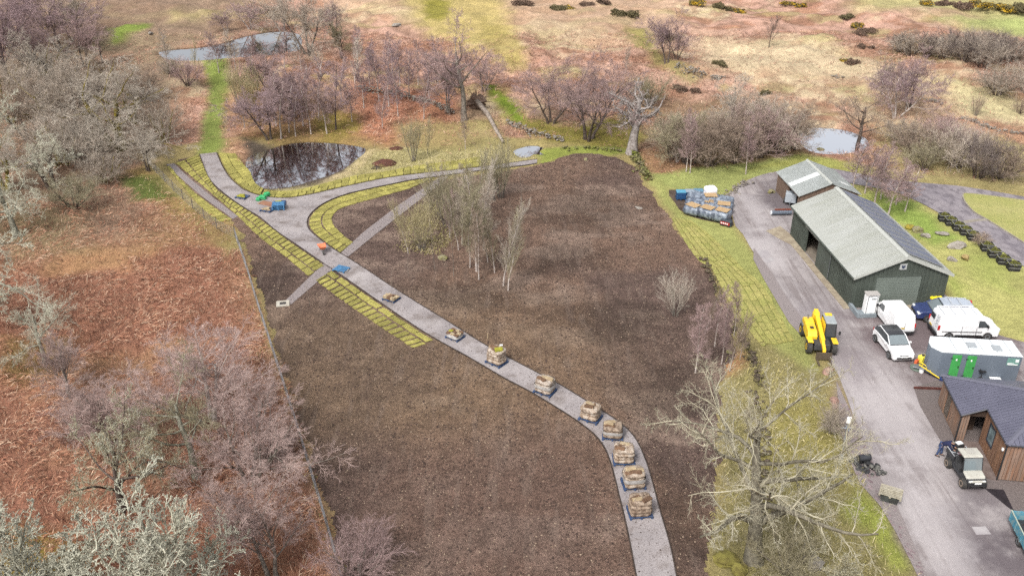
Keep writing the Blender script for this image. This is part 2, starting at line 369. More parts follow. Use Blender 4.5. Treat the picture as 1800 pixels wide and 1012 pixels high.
def ground_colour(x, y):
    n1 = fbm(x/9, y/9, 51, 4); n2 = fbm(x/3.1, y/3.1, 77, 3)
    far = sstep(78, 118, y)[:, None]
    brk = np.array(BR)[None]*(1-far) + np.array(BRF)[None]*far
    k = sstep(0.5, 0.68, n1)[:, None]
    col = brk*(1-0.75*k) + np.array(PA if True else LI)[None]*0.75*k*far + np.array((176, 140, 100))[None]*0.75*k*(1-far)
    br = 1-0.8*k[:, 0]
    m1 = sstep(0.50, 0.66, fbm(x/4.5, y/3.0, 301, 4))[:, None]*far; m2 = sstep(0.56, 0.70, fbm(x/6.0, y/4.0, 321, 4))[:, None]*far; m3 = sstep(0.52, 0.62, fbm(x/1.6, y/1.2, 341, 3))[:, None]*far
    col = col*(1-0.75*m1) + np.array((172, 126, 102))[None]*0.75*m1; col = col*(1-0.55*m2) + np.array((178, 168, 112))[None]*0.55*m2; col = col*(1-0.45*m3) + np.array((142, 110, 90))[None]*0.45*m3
    wx = x + (fbm(x/2.0, y/2.0, 5, 3)-0.5)*3.0; wy = y + (fbm(x/2.0, y/2.0, 15, 3)-0.5)*3.0
    for pts, c, feather, st, bd in PAINT:
        poly = np.array(TP(pts)); lo = poly.min(0)-8; hi = poly.max(0)+8
        m = np.where((x > lo[0]) & (x < hi[0]) & (y > lo[1]) & (y < hi[1]))[0]
        if not len(m): continue
        q = min(1.0, feather/1.5)
        d = sdf(poly, x[m]*(1-q)+wx[m]*q, y[m]*(1-q)+wy[m]*q)
        w = (1-sstep(-feather, feather, d))*st
        col[m] = col[m]*(1-w[:, None]) + np.array(c)[None]*w[:, None]; br[m] = br[m]*(1-w) + bd*w
    col = col*(0.90+0.2*n2)[:, None]
    a = col/255.0; a = np.where(a <= 0.04045, a/12.92, ((a+0.055)/1.055)**2.4)/KGROUND
    return a, br
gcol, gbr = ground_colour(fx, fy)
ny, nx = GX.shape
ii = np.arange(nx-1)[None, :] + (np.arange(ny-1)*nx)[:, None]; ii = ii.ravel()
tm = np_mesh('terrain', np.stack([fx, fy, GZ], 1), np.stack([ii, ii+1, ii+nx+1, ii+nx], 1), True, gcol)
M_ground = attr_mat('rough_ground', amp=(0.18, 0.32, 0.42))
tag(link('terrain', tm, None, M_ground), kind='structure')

# ------------------------------------------------------------------ water
def water_mat(sheen):
    m = bpy.data.materials.new('pond_water'); n, l = nodes(m); b = n['Principled BSDF']
    b.inputs['Base Color'].default_value = (0.012, 0.011, 0.011, 1); b.inputs['Roughness'].default_value = 0.02
    b.inputs['IOR'].default_value = 1.333; b.inputs['Base Color'].default_value = (*[0.012+0.9*sheen*c for c in (0.97, 0.97, 1.0)], 1); b.inputs['Metallic'].default_value = 1.0 if sheen else 0.0; b.inputs['Specular IOR Level'].default_value = 0.6
    g = n.new('ShaderNodeNewGeometry'); t = n.new('ShaderNodeTexNoise'); t.inputs['Scale'].default_value = 2.2; t.inputs['Detail'].default_value = 4
    mp = n.new('ShaderNodeMapping'); mp.inputs['Scale'].default_value = (1, 0.45, 1); l.new(g.outputs['Position'], mp.inputs['Vector']); l.new(mp.outputs[0], t.inputs['Vector'])
    bp = n.new('ShaderNodeBump'); bp.inputs['Strength'].default_value = 0.05; bp.inputs['Distance'].default_value = 0.05
    l.new(t.outputs[0], bp.inputs['Height']); l.new(bp.outputs[0], b.inputs['Normal'])
    return m
SHEEN = {'dark': 0.8, 'far': 0.42, 'right': 0.85, 'small': 0.8}    # bright sky on still, peaty water
def offset(poly, d):
    P = np.array(poly, float); t = np.roll(P, -1, 0)-np.roll(P, 1, 0); nn = np.stack([t[:, 1], -t[:, 0]], 1); nn /= np.linalg.norm(nn, axis=1)[:, None]
    a = 0.5*np.sum(P[:, 0]*np.roll(P[:, 1], -1)-np.roll(P[:, 0], -1)*P[:, 1])
    return P + nn*d*(1 if a > 0 else -1)
for k, (poly, lev) in PW.items():
    o = MB(); q = offset(poly, 0.5); o.add([(x, y, lev) for x, y in q], [tuple(range(len(q)))])
    tag(o.build('pond_water', water_mat(SHEEN[k])), kind='structure')

# ------------------------------------------------------------------ worked soil, with real lumps
SOIL_PX = [(398, 388), (416, 397), (440, 470), (470, 570), (500, 660), (525, 740), (560, 850), (588, 950), (604, 1032), (690, 1330), (1205, 1330), (1242, 1012), (1252, 960), (1266, 860),
           (1272, 760), (1262, 690), (1294, 600), (1264, 530), (1248, 470), (1228, 452), (1205, 425), (1172, 372), (1140, 330), (1128, 308), (1104, 285), (1050, 271), (985, 273), (942, 290),
           (780, 316), (640, 340), (560, 365), (520, 365), (458, 372), (380, 330), (340, 280), (306, 290), (340, 340)]
SOILW = np.array(smooth(GP(SOIL_PX), 3, True))
ss = 0.17; lo = SOILW.min(0); hi = SOILW.max(0)
sx = np.arange(lo[0], hi[0], ss); sy = np.arange(lo[1], hi[1], ss); SX, SY = np.meshgrid(sx, sy)
dd = sdf(SOILW, SX.ravel(), SY.ravel()).reshape(SX.shape) + (fbm(SX/1.1, SY/1.1, 40, 3)-0.5)*1.1
SZ = 0.012 + 0.05*(fbm(SX/0.55, SY/0.55, 60, 4)**1.5) + 0.03*fbm(SX/4, SY/4, 61, 2)
SZ = np.where(dd > -0.6, 0.006+SZ*0.4, SZ)
idx = -np.ones(SX.shape, int); keep = dd < 0; idx[keep] = np.arange(keep.sum())
q = np.stack([idx[:-1, :-1], idx[:-1, 1:], idx[1:, 1:], idx[1:, :-1]], -1).reshape(-1, 4); q = q[(q >= 0).all(1)]
sX, sY = SX[keep], SY[keep]
a = sstep(0.42, 0.62, fbm(sX/13, sY/13, 90, 4))[:, None]; b_ = sstep(0.5, 0.7, fbm(sX/5, sY/3.0, 95, 4))[:, None]
olive = sstep(30, 8, sY-36)[:, None]*sstep(22, 6, np.abs(sX+6))[:, None]*0.6
sc_ = np.array((104, 88, 82))[None]*(1-a) + np.array((124, 103, 91))[None]*a
sc_ = sc_*(1-0.75*b_) + np.array((148, 130, 119))[None]*0.75*b_
o1 = (1-sstep(-2, 9, np.hypot((sX+8)/1.6, (sY-56))-7))[:, None]*0.45
sc_ = sc_*(1-o1) + np.array((128, 110, 86))[None]*o1
dk = (1-sstep(0, 7, sdf(np.array(GP([(640, 800), (1000, 760), (1080, 1000), (1090, 1080), (600, 1080), (590, 960)])), sX, sY)+3))[:, None]*0.5
sc_ = sc_*(1-dk) + np.array((100, 82, 76))[None]*dk
dm = np.zeros(len(sX))
for dpx, dpy, drx, dry in ((1040, 375, 7, 6), (985, 455, 5, 3.5), (1060, 560, 6, 4), (1180, 700, 3, 5), (470, 500, 3, 6), (820, 520, 6, 3), (1190, 900, 2.5, 5)):
    c_ = G(dpx, dpy); dm = np.maximum(dm, 1-sstep(0.3, 1.3, np.hypot((sX-c_[0])/drx, (sY-c_[1])/dry) + (fbm(sX/2.2, sY/2.2, 71, 4)-0.5)*1.4))
sc_ = sc_*(1-0.2*dm)[:, None]
sc_ = sc_*(0.88+0.24*fbm(sX/0.7, sY/0.7, 99, 3))[:, None]
sc_ = sc_*np.array((1.01, 0.99, 0.97))[None]; aa = sc_/255.0; aa = np.where(aa <= 0.04045, aa/12.92, ((aa+0.055)/1.055)**2.4)/1.38
sm = np_mesh('soil_bed', np.stack([sX, sY, SZ[keep]], 1), q, False, aa)
def soil_mat():
    m = attr_mat('worked_soil', fine=(0.9, 5.0, 18.0), amp=(0.16, 0.34, 0.75), bump=0.9, bscale=22.0)
    n, l = m.node_tree.nodes, m.node_tree.links; b = n['Principled BSDF']; src = b.inputs['Base Color'].links[0].from_socket
    g = n.new('ShaderNodeNewGeometry')
    for rz_, stx, lo_, hi_, col_, am_ in ((0.9, (1.6, 0.22, 1), 0.54, 0.66, S(150, 132, 120, 1.5), 0.25), (-0.75, (0.9, 0.2, 1), 0.55, 0.66, S(88, 72, 66, 1.5), 0.25)):
        mp = n.new('ShaderNodeMapping'); mp.inputs['Rotation'].default_value = (0, 0, rz_); mp.inputs['Scale'].default_value = stx; l.new(g.outputs['Position'], mp.inputs['Vector'])
        mp2 = n.new('ShaderNodeTexNoise'); mp2.inputs['Scale'].default_value = 1.0; mp2.inputs['Detail'].default_value = 4; l.new(mp.outputs[0], mp2.inputs['Vector'])
        r = n.new('ShaderNodeMapRange'); r.inputs[1].default_value = lo_; r.inputs[2].default_value = hi_; r.inputs[4].default_value = am_; l.new(mp2.outputs[0], r.inputs[0])
        x = n.new('ShaderNodeMix'); x.data_type = 'RGBA'; l.new(r.outputs[0], x.inputs[0]); l.new(src, x.inputs[6]); x.inputs[7].default_value = (*col_, 1); src = x.outputs[2]
    for sc, thr, col, am in ((13.0, 0.71, S(206, 186, 160), 0.75), (9.0, 0.70, S(70, 52, 46), 0.7)):
        t = n.new('ShaderNodeTexVoronoi' if False else 'ShaderNodeTexNoise'); t.inputs['Scale'].default_value = sc; t.inputs['Detail'].default_value = 2; t.inputs['Roughness'].default_value = 0.8
        l.new(g.outputs['Position'], t.inputs['Vector'])
        r = n.new('ShaderNodeMapRange'); r.inputs[1].default_value = thr-0.07; r.inputs[2].default_value = thr; r.inputs[4].default_value = am; l.new(t.outputs[0], r.inputs[0])
        x = n.new('ShaderNodeMix'); x.data_type = 'RGBA'; l.new(r.outputs[0], x.inputs[0]); l.new(src, x.inputs[6]); x.inputs[7].default_value = (*col, 1); src = x.outputs[2]
    l.new(src, b.inputs['Base Color'])
    return m
tag(link('soil_bed', sm, None, soil_mat()), kind='structure')

# ------------------------------------------------------------------ footpath with edging, gravel drains
def sheet(name, poly, z, m, kind='structure', thick=0.0):
    o = MB()
    if thick: o.prism([tuple(p) for p in poly], z-thick, z)
    else: o.add([(p[0], p[1], z) for p in poly], [tuple(range(len(poly)))])
    me = o.mesh(name); bm = bmesh.new(); bm.from_mesh(me); bmesh.ops.triangulate(bm, faces=[f for f in bm.faces if len(f.verts) > 4]); bm.to_mesh(me); bm.free()
    ob = link(name, me, None, m); tag(ob, kind=kind); return ob
PL = [(351, 272), (364, 307), (376, 325), (399, 345), (429, 366), (458, 384), (487, 408), (524, 433), (564, 461), (600, 485), (650, 520), (702, 556), (741, 582), (773, 601), (815, 624),
      (846, 642), (887, 666), (931, 689), (976, 716), (1016, 742), (1047, 767), (1065, 793), (1077, 827), (1088, 871), (1101, 925), (1118, 1012), (1175, 1320)]
PR = [(1250, 1320), (1189, 1012), (1176, 952), (1159, 894), (1146, 845), (1133, 805), (1115, 769), (1087, 742), (1047, 716), (989, 680), (927, 647), (856, 609), (789, 567), (732, 532),
      (686, 503), (643, 474), (600, 447), (576, 432), (558, 418), (545, 406), (540, 394), (544, 380), (558, 366), (578, 354), (607, 343), (643, 334), (686, 325), (732, 316), (772, 311), (850, 300), (920, 292), (944, 288)]
PU = [(944, 281), (900, 287), (850, 294), (800, 300), (732, 307), (680, 314), (640, 322), (594, 332), (551, 342), (515, 348), (488, 349), (458, 345), (436, 338), (420, 328), (404, 313), (391, 293), (381, 269)]
wPL, wPR, wPU = [smooth(GP(p), 4) for p in (PL, PR, PU)]
M_path = mat('path_tarmac', S(192, 183, 182), 0.9, c2=S(174, 166, 166), scale=0.5, c3=S(120, 108, 104), scale3=9.0, amt3=0.5, lo3=0.5, hi3=0.7, bump=0.3, bscale=40, coord='World')
def grime(m):
    n, l = m.node_tree.nodes, m.node_tree.links; b = n['Principled BSDF']; src = b.inputs['Base Color'].links[0].from_socket; g = n.new('ShaderNodeNewGeometry')
    for sc, lo, hi, col, am, det in ((0.55, 0.50, 0.66, S(126, 112, 104), 0.7, 7), (0.28, 0.52, 0.66, S(206, 198, 196), 0.6, 6), (7.0, 0.64, 0.72, S(104, 88, 78), 0.8, 3)):
        t = n.new('ShaderNodeTexNoise'); t.inputs['Scale'].default_value = sc; t.inputs['Detail'].default_value = det; t.inputs['Roughness'].default_value = 0.62; l.new(g.outputs['Position'], t.inputs['Vector'])
        r = n.new('ShaderNodeMapRange'); r.inputs[1].default_value = lo; r.inputs[2].default_value = hi; r.inputs[4].default_value = am; l.new(t.outputs[0], r.inputs[0])
        x = n.new('ShaderNodeMix'); x.data_type = 'RGBA'; l.new(r.outputs[0], x.inputs[0]); l.new(src, x.inputs[6]); x.inputs[7].default_value = (*col, 1); src = x.outputs[2]
    l.new(src, b.inputs['Base Color'])
grime(M_path)
sheet('footpath', wPL + wPR + wPU, 0.085, M_path)
M_edge = mat('edging_board', S(86, 74, 66), 0.9, c2=S(62, 52, 46), scale=2.0, coord='World')
def ribbon(name, pts, w, z0, z1, m, kind='structure', parent=None):
    P = np.array(pts, float); t = np.gradient(P, axis=0); nn = np.stack([-t[:, 1], t[:, 0]], 1); nn /= np.linalg.norm(nn, axis=1)[:, None]
    o = MB(); rings = []
    for p, k in zip(P, nn):
        a, b = p-k*w/2, p+k*w/2; rings.append([(a[0], a[1], z0), (b[0], b[1], z0), (b[0], b[1], z1), (a[0], a[1], z1)])
    o.loft(rings); ob = o.build(name, m, parent)
    if kind: tag(ob, kind=kind)
    return ob
for e in (wPL, wPR, wPU): ribbon('path_edging', e, 0.07, -0.02, 0.115, M_edge)
def gravel_mat(name, ca, cb, cc):
    m = bpy.data.materials.new(name); n, l = nodes(m); b = n['Principled BSDF']; b.inputs['Roughness'].default_value = 0.85
    g = n.new('ShaderNodeNewGeometry'); v = n.new('ShaderNodeTexVoronoi'); v.inputs['Scale'].default_value = 7.0; l.new(g.outputs['Position'], v.inputs['Vector'])
    s = n.new('ShaderNodeSeparateColor'); l.new(v.outputs['Color'], s.inputs[0])
    r = n.new('ShaderNodeValToRGB'); e = r.color_ramp.elements; e[0].color = (*cb, 1); e[1].color = (*cc, 1); x = e.new(0.5); x.color = (*ca, 1); l.new(s.outputs[0], r.inputs[0])
    mx = n.new('ShaderNodeMix'); mx.data_type = 'RGBA'; mr = n.new('ShaderNodeMapRange'); mr.inputs[1].default_value = 0.05; mr.inputs[2].default_value = 0.16
    l.new(v.outputs['Distance'], mr.inputs[0]); mx.inputs[7].default_value = (*[c*0.62 for c in ca], 1); l.new(mr.outputs[0], mx.inputs[0]); l.new(r.outputs[0], mx.inputs[6]); l.new(mx.outputs[2], b.inputs['Base Color'])
    bp = n.new('ShaderNodeBump'); bp.inputs['Strength'].default_value = 0.8; bp.inputs['Distance'].default_value = 0.04; bp.invert = True; l.new(v.outputs['Distance'], bp.inputs['Height']); l.new(bp.outputs[0], b.inputs['Normal'])
    return m
M_gravel = gravel_mat('drain_gravel', S(200, 186, 184), S(172, 150, 150), S(228, 220, 218))
def stones(name, polyW, z, n_per, r0, r1, m, seed=1, kind='stuff', label=None):
    """loose stones as real little rocks, joined"""
    rg = np.random.default_rng(seed); P = np.array(polyW); lo, hi = P.min(0), P.max(0); N = int(n_per*(hi-lo).prod())
    x = rg.uniform(lo[0], hi[0], N); y = rg.uniform(lo[1], hi[1], N); k = sdf(P, x, y) < -r0; x, y = x[k], y[k]; N = len(x)
    oc = np.array([(1, 0, 0), (0, 1, 0), (-1, 0, 0), (0, -1, 0), (0, 0, 1)], float)
    r = rg.uniform(r0, r1, N); V = oc[None]*r[:, None, None]*rg.uniform(0.65, 1.3, (N, 5, 1)); V[:, 4, 2] *= 0.8
    an = rg.uniform(0, 6.28, N); ca, sa = np.cos(an)[:, None], np.sin(an)[:, None]
    X = V[:, :, 0]*ca-V[:, :, 1]*sa + x[:, None]; Y = V[:, :, 0]*sa+V[:, :, 1]*ca + y[:, None]; Z = V[:, :, 2] + z
    F = (np.array([(0, 1, 4), (1, 2, 4), (2, 3, 4), (3, 0, 4)])[None] + (np.arange(N)*5)[:, None, None]).reshape(-1, 3)
    me = np_mesh(name, np.stack([X, Y, Z], -1).reshape(-1, 3), F); ob = link(name, me, None, m); tag(ob, label, None, None, kind); return ob
DR1 = GP([(388, 0)])  # placeholder replaced below
DR1 = GP([(500, 531), (512, 536), (578, 479), (594, 471), (582, 463), (568, 465)])
DR2 = GP([(598, 447), (612, 452), (660, 413), (720, 366), (780, 320), (788, 311), (772, 313), (700, 362), (640, 408)])
DR3 = GP([(292, 290), (306, 288), (332, 313), (372, 346), (418, 381), (410, 386), (360, 350), (322, 318)])
for p in (DR1, DR2, DR3):
    sheet('gravel_drain', p, 0.072, M_gravel)
    stones('gravel', p, 0.07, 26, 0.05, 0.11, M_gravel, 3, 'stuff', 'pale pinkish gravel filling the narrow field drain')

# ------------------------------------------------------------------ turf laid in pieces
M_turf = mat('laid_turf', S(188, 179, 98), 0.95, c2=S(160, 153, 78), scale=2.2, detail=5, c3=S(206, 194, 112), scale3=13.0, amt3=0.6, coord='World', rand=0.24, bump=0.9, bscale=30)
M_turf2 = mat('grown_turf', S(194, 186, 112), 0.95, c2=S(170, 172, 92), scale=0.9, detail=5, c3=S(210, 196, 122), scale3=11.0, amt3=0.55, coord='World', rand=0.09, bump=0.9, bscale=30)
def turf_piece(parent, A, B, C, D, gap, z, rg, m, th=0.05):
    c4 = np.array([A, B, C, D], float); cen = c4.mean(0)
    e1 = np.linalg.norm(c4[1]-c4[0]); e2 = np.linalg.norm(c4[3]-c4[0])
    if min(e1, e2) < 0.15: return
    g1, g2 = gap/e1, gap/e2; V = []
    for j in range(4):
        for i in range(4):
            u = g1 + (1-2*g1)*i/3; v = g2 + (1-2*g2)*j/3
            edge = i in (0, 3) or j in (0, 3)
            p = (c4[0]*(1-u)+c4[1]*u)*(1-v) + (c4[3]*(1-u)+c4[2]*u)*v + rg.normal(0, 0.022, 2)
            V.append((p[0], p[1], z + th + (rg.uniform(-0.02, 0.025) if not edge else rg.uniform(-0.02, 0.006))))
    F = [(j*4+i, j*4+i+1, j*4+i+5, j*4+i+4) for j in range(3) for i in range(3)]
    ring = [0, 1, 2, 3, 7, 11, 15, 14, 13, 12, 8, 4]; b = len(V)
    V += [(V[k][0], V[k][1], z-0.03) for k in ring]
    F += [(ring[k], b+k, b+(k+1) % 12, ring[(k+1) % 12]) for k in range(12)]
    o = MB(); o.add(V, F); o.build('turf', m, parent)
def turf_strip(label, L, R, cols, z=0.05, gap=0.055, m=None, seed=0, group=None, th=0.065):
    """L, R: the two long edges (world); cols: (from, to, length of a piece along the strip)"""
    rg = np.random.default_rng(seed); m = m or M_turf
    t = link('turf_strip', None); tag(t, label, 'turf', group)
    L, lL = resample(L, 400); R, lR = resample(R, 400); ln = (lL+lR)/2
    def at(s, f): k = min(399, max(0, s/ln*399)); i = min(398, int(k)); w = k-i; return (L[i]*(1-w)+L[i+1]*w)*(1-f) + (R[i]*(1-w)+R[i+1]*w)*f
    for a, b, step in cols:
        s = rg.uniform(-0.5, 0)*step
        while s < ln:
            e = min(ln, s+step); s0 = max(0, s)
            if e-s0 > 0.35: turf_piece(t, at(s0, a), at(s0, b), at(e, b), at(e, a), gap, z, rg, m, th)
            s += step*rg.uniform(0.93, 1.07)
    return t
def sub(pts, a, b):
    P = np.array(pts); s = np.r_[0, np.cumsum(np.linalg.norm(np.diff(P, axis=0), axis=1))]; return P
A_out = smooth(GP([(308, 288), (340, 315), (378, 347), (417, 381), (457, 420), (496, 449), (541, 487)]), 4)
A_in = smooth(GP([(350, 273), (376, 326), (398, 346), (457, 385), (500, 418), (540, 446), (575, 470)]), 4)
turf_strip('long yellow-green strip of laid turf along the path beside the wheelbarrow', A_in, A_out, [(0.015, 0.60, 0.78), (0.60, 0.99, 1.55)], seed=1, gap=0.08)
B_out = smooth(GP([(553, 494), (576, 511), (601, 530), (640, 557), (679, 584), (725, 614)]), 4)
B_in = smooth(GP([(584, 476), (612, 495), (650, 522), (702, 558), (741, 584), (769, 601)]), 4)
turf_strip('strip of laid turf with bold dark joints ending in a stepped corner beside the path', B_out, B_in, [(0.0, 0.62, 0.74), (0.62, 0.98, 1.7)], seed=2, gap=0.10)
C_out = smooth(GP([(294, 295), (313, 318), (342, 352), (380, 392)]), 4); C_in = smooth(GP([(299, 292), (322, 321), (360, 353), (409, 387)]), 4)
turf_strip('narrow strip of turf between the gravel drain and the wire fence', C_in, C_out, [(0.02, 1, 0.8)], seed=3, gap=0.03)
D_in = smooth(GP([(384, 270), (393, 293), (406, 312), (422, 327), (438, 337), (458, 344)]), 4); D_out = smooth(GP([(414, 271), (428, 289), (440, 303), (446, 318), (452, 326), (463, 332)]), 4)
turf_strip('strip of turf between the upper path and the dark pond', D_in, D_out, [(0.02, 0.45, 1.4), (0.45, 1, 0.8)], seed=4, gap=0.03)
D2_in = smooth(GP([(460, 344), (488, 348), (515, 347), (551, 341), (594, 331), (640, 321), (680, 313), (732, 306), (800, 299), (850, 293)]), 4)
D2_out = smooth(GP([(465, 334), (490, 337), (512, 336), (547, 330), (590, 318), (636, 308), (676, 303), (726, 293), (796, 284), (846, 276)]), 4)
turf_strip('strip of turf along the pond side of the branching path', D2_in, D2_out, [(0.03, 0.5, 0.8), (0.5, 1, 0.9)], seed=5, gap=0.03)
E_in = smooth(GP([(768, 313), (732, 317), (686, 326), (643, 335), (607, 344), (578, 355), (559, 367), (545, 381), (541, 394), (546, 406), (559, 418), (577, 432), (598, 446)]), 4)
E_out = smooth(GP([(758, 316), (720, 333), (690, 341), (656, 351), (625, 359), (600, 367), (589, 375), (584, 384), (585, 393), (592, 403), (604, 414), (612, 420), (621, 427)]), 4)
turf_strip('curved strip of turf wrapped round the inside corner of the path junction', E_in, E_out, [(0.03, 0.55, 0.8), (0.55, 1, 1.3)], seed=6, gap=0.065)
F_l = smooth(GP([(1180, 383), (1200, 420), (1226, 458), (1248, 470), (1272, 515), (1300, 560), (1338, 610)]), 4)
F_r = smooth(GP([(1214, 388), (1243, 409), (1274, 438), (1306, 472), (1340, 500), (1364, 540), (1396, 600)]), 4)
turf_strip('wide yellow-green bank of turf between the old wall and the drive', F_l, F_r, [(k/6, (k+1)/6, 1.25) for k in range(6)], seed=7, gap=0.045, m=M_turf2, th=0.035)

# clods, chips and stones turned up in the soil
INSOIL = offset(SOILW, -0.7)
for nm_, dn, r0, r1, m_, sd, lb in (('clods', 5.5, 0.035, 0.10, mat('dark_clod', S(92, 74, 66), 0.95, c2=S(70, 56, 50), scale=3, coord='World'), 21, 'dark clods lying all over the worked soil'), ('wood_chips', 3.2, 0.025, 0.07, mat('pale_chip', S(190, 168, 146), 0.95, c2=S(150, 126, 106), scale=5, coord='World'), 22, 'pale chips and stones scattered over the worked soil')):
    o_ = stones(nm_, INSOIL, 0.045, dn, r0, r1, m_, sd, 'stuff', lb)
stones('soil_crumbs', np.array(wPL + wPR + wPU), 0.088, 2.2, 0.012, 0.045, MATS['dark_clod'], 23, 'stuff', 'crumbs of soil spilled along the footpath')
# ------------------------------------------------------------------ drive, yard, kerbs, aprons
M_road = mat('drive_tarmac', S(192, 183, 182), 0.85, c2=S(170, 161, 161), scale=0.16, detail=7, c3=S(132, 120, 122), scale3=1.1, amt3=0.4, lo3=0.52, hi3=0.72, bump=0.25, bscale=30, coord='World', lo=0.4, hi=0.62)
M_gravyard = gravel_mat('yard_gravel', S(160, 146, 142), S(126, 110, 106), S(188, 178, 172))
ROAD = [(1365, 302), (1341, 307), (1314, 317), (1293, 332), (1276, 352), (1287, 378), (1293, 398), (1306, 412), (1320, 437), (1346, 472), (1368, 508), (1390, 538), (1414, 570), (1444, 612), (1474, 660),
        (1500, 732), (1514, 762), (1529, 802), (1551, 846), (1570, 876), (1588, 919), (1603, 952), (1625, 1008), (1730, 1300), (2100, 1300), (1960, 650), (1802, 602), (1746, 586), (1725, 569), (1696, 546),
        (1668, 524), (1640, 500), (1560, 430), (1500, 360), (1482, 318), (1450, 297), (1405, 297)]
sheet('drive_road', smooth(GP(ROAD), 2, True), 0.03, M_road)
ROAD2 = [(1448, 296), (1470, 298), (1580, 318), (1684, 327), (1800, 346), (1960, 372), (1960, 560), (1802, 470), (1742, 427), (1692, 398), (1648, 373), (1608, 352), (1568, 336), (1500, 324), (1478, 318)]
sheet('lane_road', smooth(GP(ROAD2), 2, True), 0.04, mat('lane_tarmac', S(158, 150, 156), 0.85, c2=S(180, 171, 174), scale=0.3, detail=6, c3=S(112, 104, 112), scale3=1.4, amt3=0.6, coord='World', bump=0.2, bscale=30, stretch=(1, 0.5, 1)))
ISL = GP([(1692, 344), (1700, 341), (1740, 345), (1800, 353), (1900, 366), (1960, 374), (1960, 545), (1880, 478), (1800, 428), (1736, 388), (1712, 374), (1696, 356)])
ISLs = smooth(ISL, 3, True)
M_lawn = mat('mown_lawn', S(192, 188, 122), 0.95, c2=S(176, 178, 104), scale=0.35, detail=6, c3=S(206, 196, 124), scale3=5.0, amt3=0.5, coord='World', bump=0.6, bscale=25)
sheet('lawn_island', ISLs, 0.10, M_lawn, thick=0.06)
M_conc = mat('weathered_concrete', S(192, 184, 170), 0.9, c2=S(166, 156, 142), scale=1.2, c3=S(140, 130, 118), scale3=7, amt3=0.4, coord='World', bump=0.2)
ribbon('lane_kerb', np.vstack([ISLs, ISLs[:1]]), 0.13, 0.0, 0.13, M_conc)
ribbon('drain_channel', GP([(1690, 392), (1712, 388), (1740, 386)]), 0.55, 0.0, 0.046, M_conc)
# gravel round the cabin, gravel verge along the drive
CABG = GP([(1606, 681), (1617, 714), (1638, 750), (1654, 777), (1690, 812), (1734, 858), (1784, 902), (1820, 940), (1960, 940), (1960, 690), (1700, 672), (1650, 668)])
sheet('gravel_apron', CABG, 0.034, M_gravyard)
VERGE = GP([(1325, 436), (1351, 472), (1373, 508), (1395, 540), (1419, 572), (1408, 590), (1386, 566), (1364, 528), (1344, 494), (1324, 456)])
sheet('gravel_verge', VERGE, 0.046, M_gravel)
VERGE2 = GP([(1470, 670), (1500, 735), (1515, 764), (1530, 804), (1552, 848), (1572, 878), (1592, 924), (1608, 960), (1632, 1020), (1618, 1022), (1576, 938), (1546, 888), (1512, 850), (1494, 812), (1478, 760)])
sheet('gravel_verge', VERGE2, 0.042, M_gravel)
stones('gravel', VERGE2, 0.04, 12, 0.05, 0.14, mat('verge_stone', S(176, 158, 160), 0.9, c2=S(128, 108, 112), scale=2.0, coord='World'), 5, 'stuff', 'mauve stones in the gravel verge beside the drive')
# pale worn patches and darker damp ones on the drive
M_patch = mat('worn_tarmac', S(204, 198, 198), 0.9, c2=S(186, 178, 180), scale=1.5, coord='World')
for pts in ([(1333, 441), (1350, 441), (1354, 450), (1338, 453)], [(1342, 455), (1358, 453), (1360, 459), (1346, 462)]):
    sheet('road_patch', smooth(GP(pts), 3, True), 0.0345, M_patch)
sheet('road_patch', GP([(1708, 926), (1732, 925), (1742, 939), (1716, 940)]), 0.0345, M_patch)
sheet('rubber_mat', GP([(1731, 859), (1764, 861), (1784, 902)]), 0.05, mat('black_sheet', S(58, 50, 56), 0.8, c2=S(44, 38, 42), scale=2, coord='World'))
def tracks(m, rot, col, am):
    n, l = m.node_tree.nodes, m.node_tree.links; b = n['Principled BSDF']; src = b.inputs['Base Color'].links[0].from_socket; g = n.new('ShaderNodeNewGeometry')
    for rz_, stx, lo_, hi_, c_, a_ in ((rot, (1.5, 0.07, 1), 0.54, 0.62, col, am), (rot+0.35, (2.4, 0.10, 1), 0.57, 0.62, col, am*0.8), (rot-0.5, (2.0, 0.14, 1), 0.58, 0.63, S(214, 206, 204), am*0.6)):
        mp = n.new('ShaderNodeMapping'); mp.inputs['Rotation'].default_value = (0, 0, rz_); mp.inputs['Scale'].default_value = stx; l.new(g.outputs['Position'], mp.inputs['Vector'])
        t = n.new('ShaderNodeTexNoise'); t.inputs['Scale'].default_value = 1.0; t.inputs['Detail'].default_value = 5; t.inputs['Distortion'].default_value = 0.4; l.new(mp.outputs[0], t.inputs['Vector'])
        r = n.new('ShaderNodeMapRange'); r.inputs[1].default_value = lo_; r.inputs[2].default_value = hi_; r.inputs[4].default_value = a_; l.new(t.outputs[0], r.inputs[0])
        x = n.new('ShaderNodeMix'); x.data_type = 'RGBA'; l.new(r.outputs[0], x.inputs[0]); l.new(src, x.inputs[6]); x.inputs[7].default_value = (*c_, 1); src = x.outputs[2]
    l.new(src, b.inputs['Base Color'])
tracks(M_road, -0.12, S(140, 128, 126), 0.5)
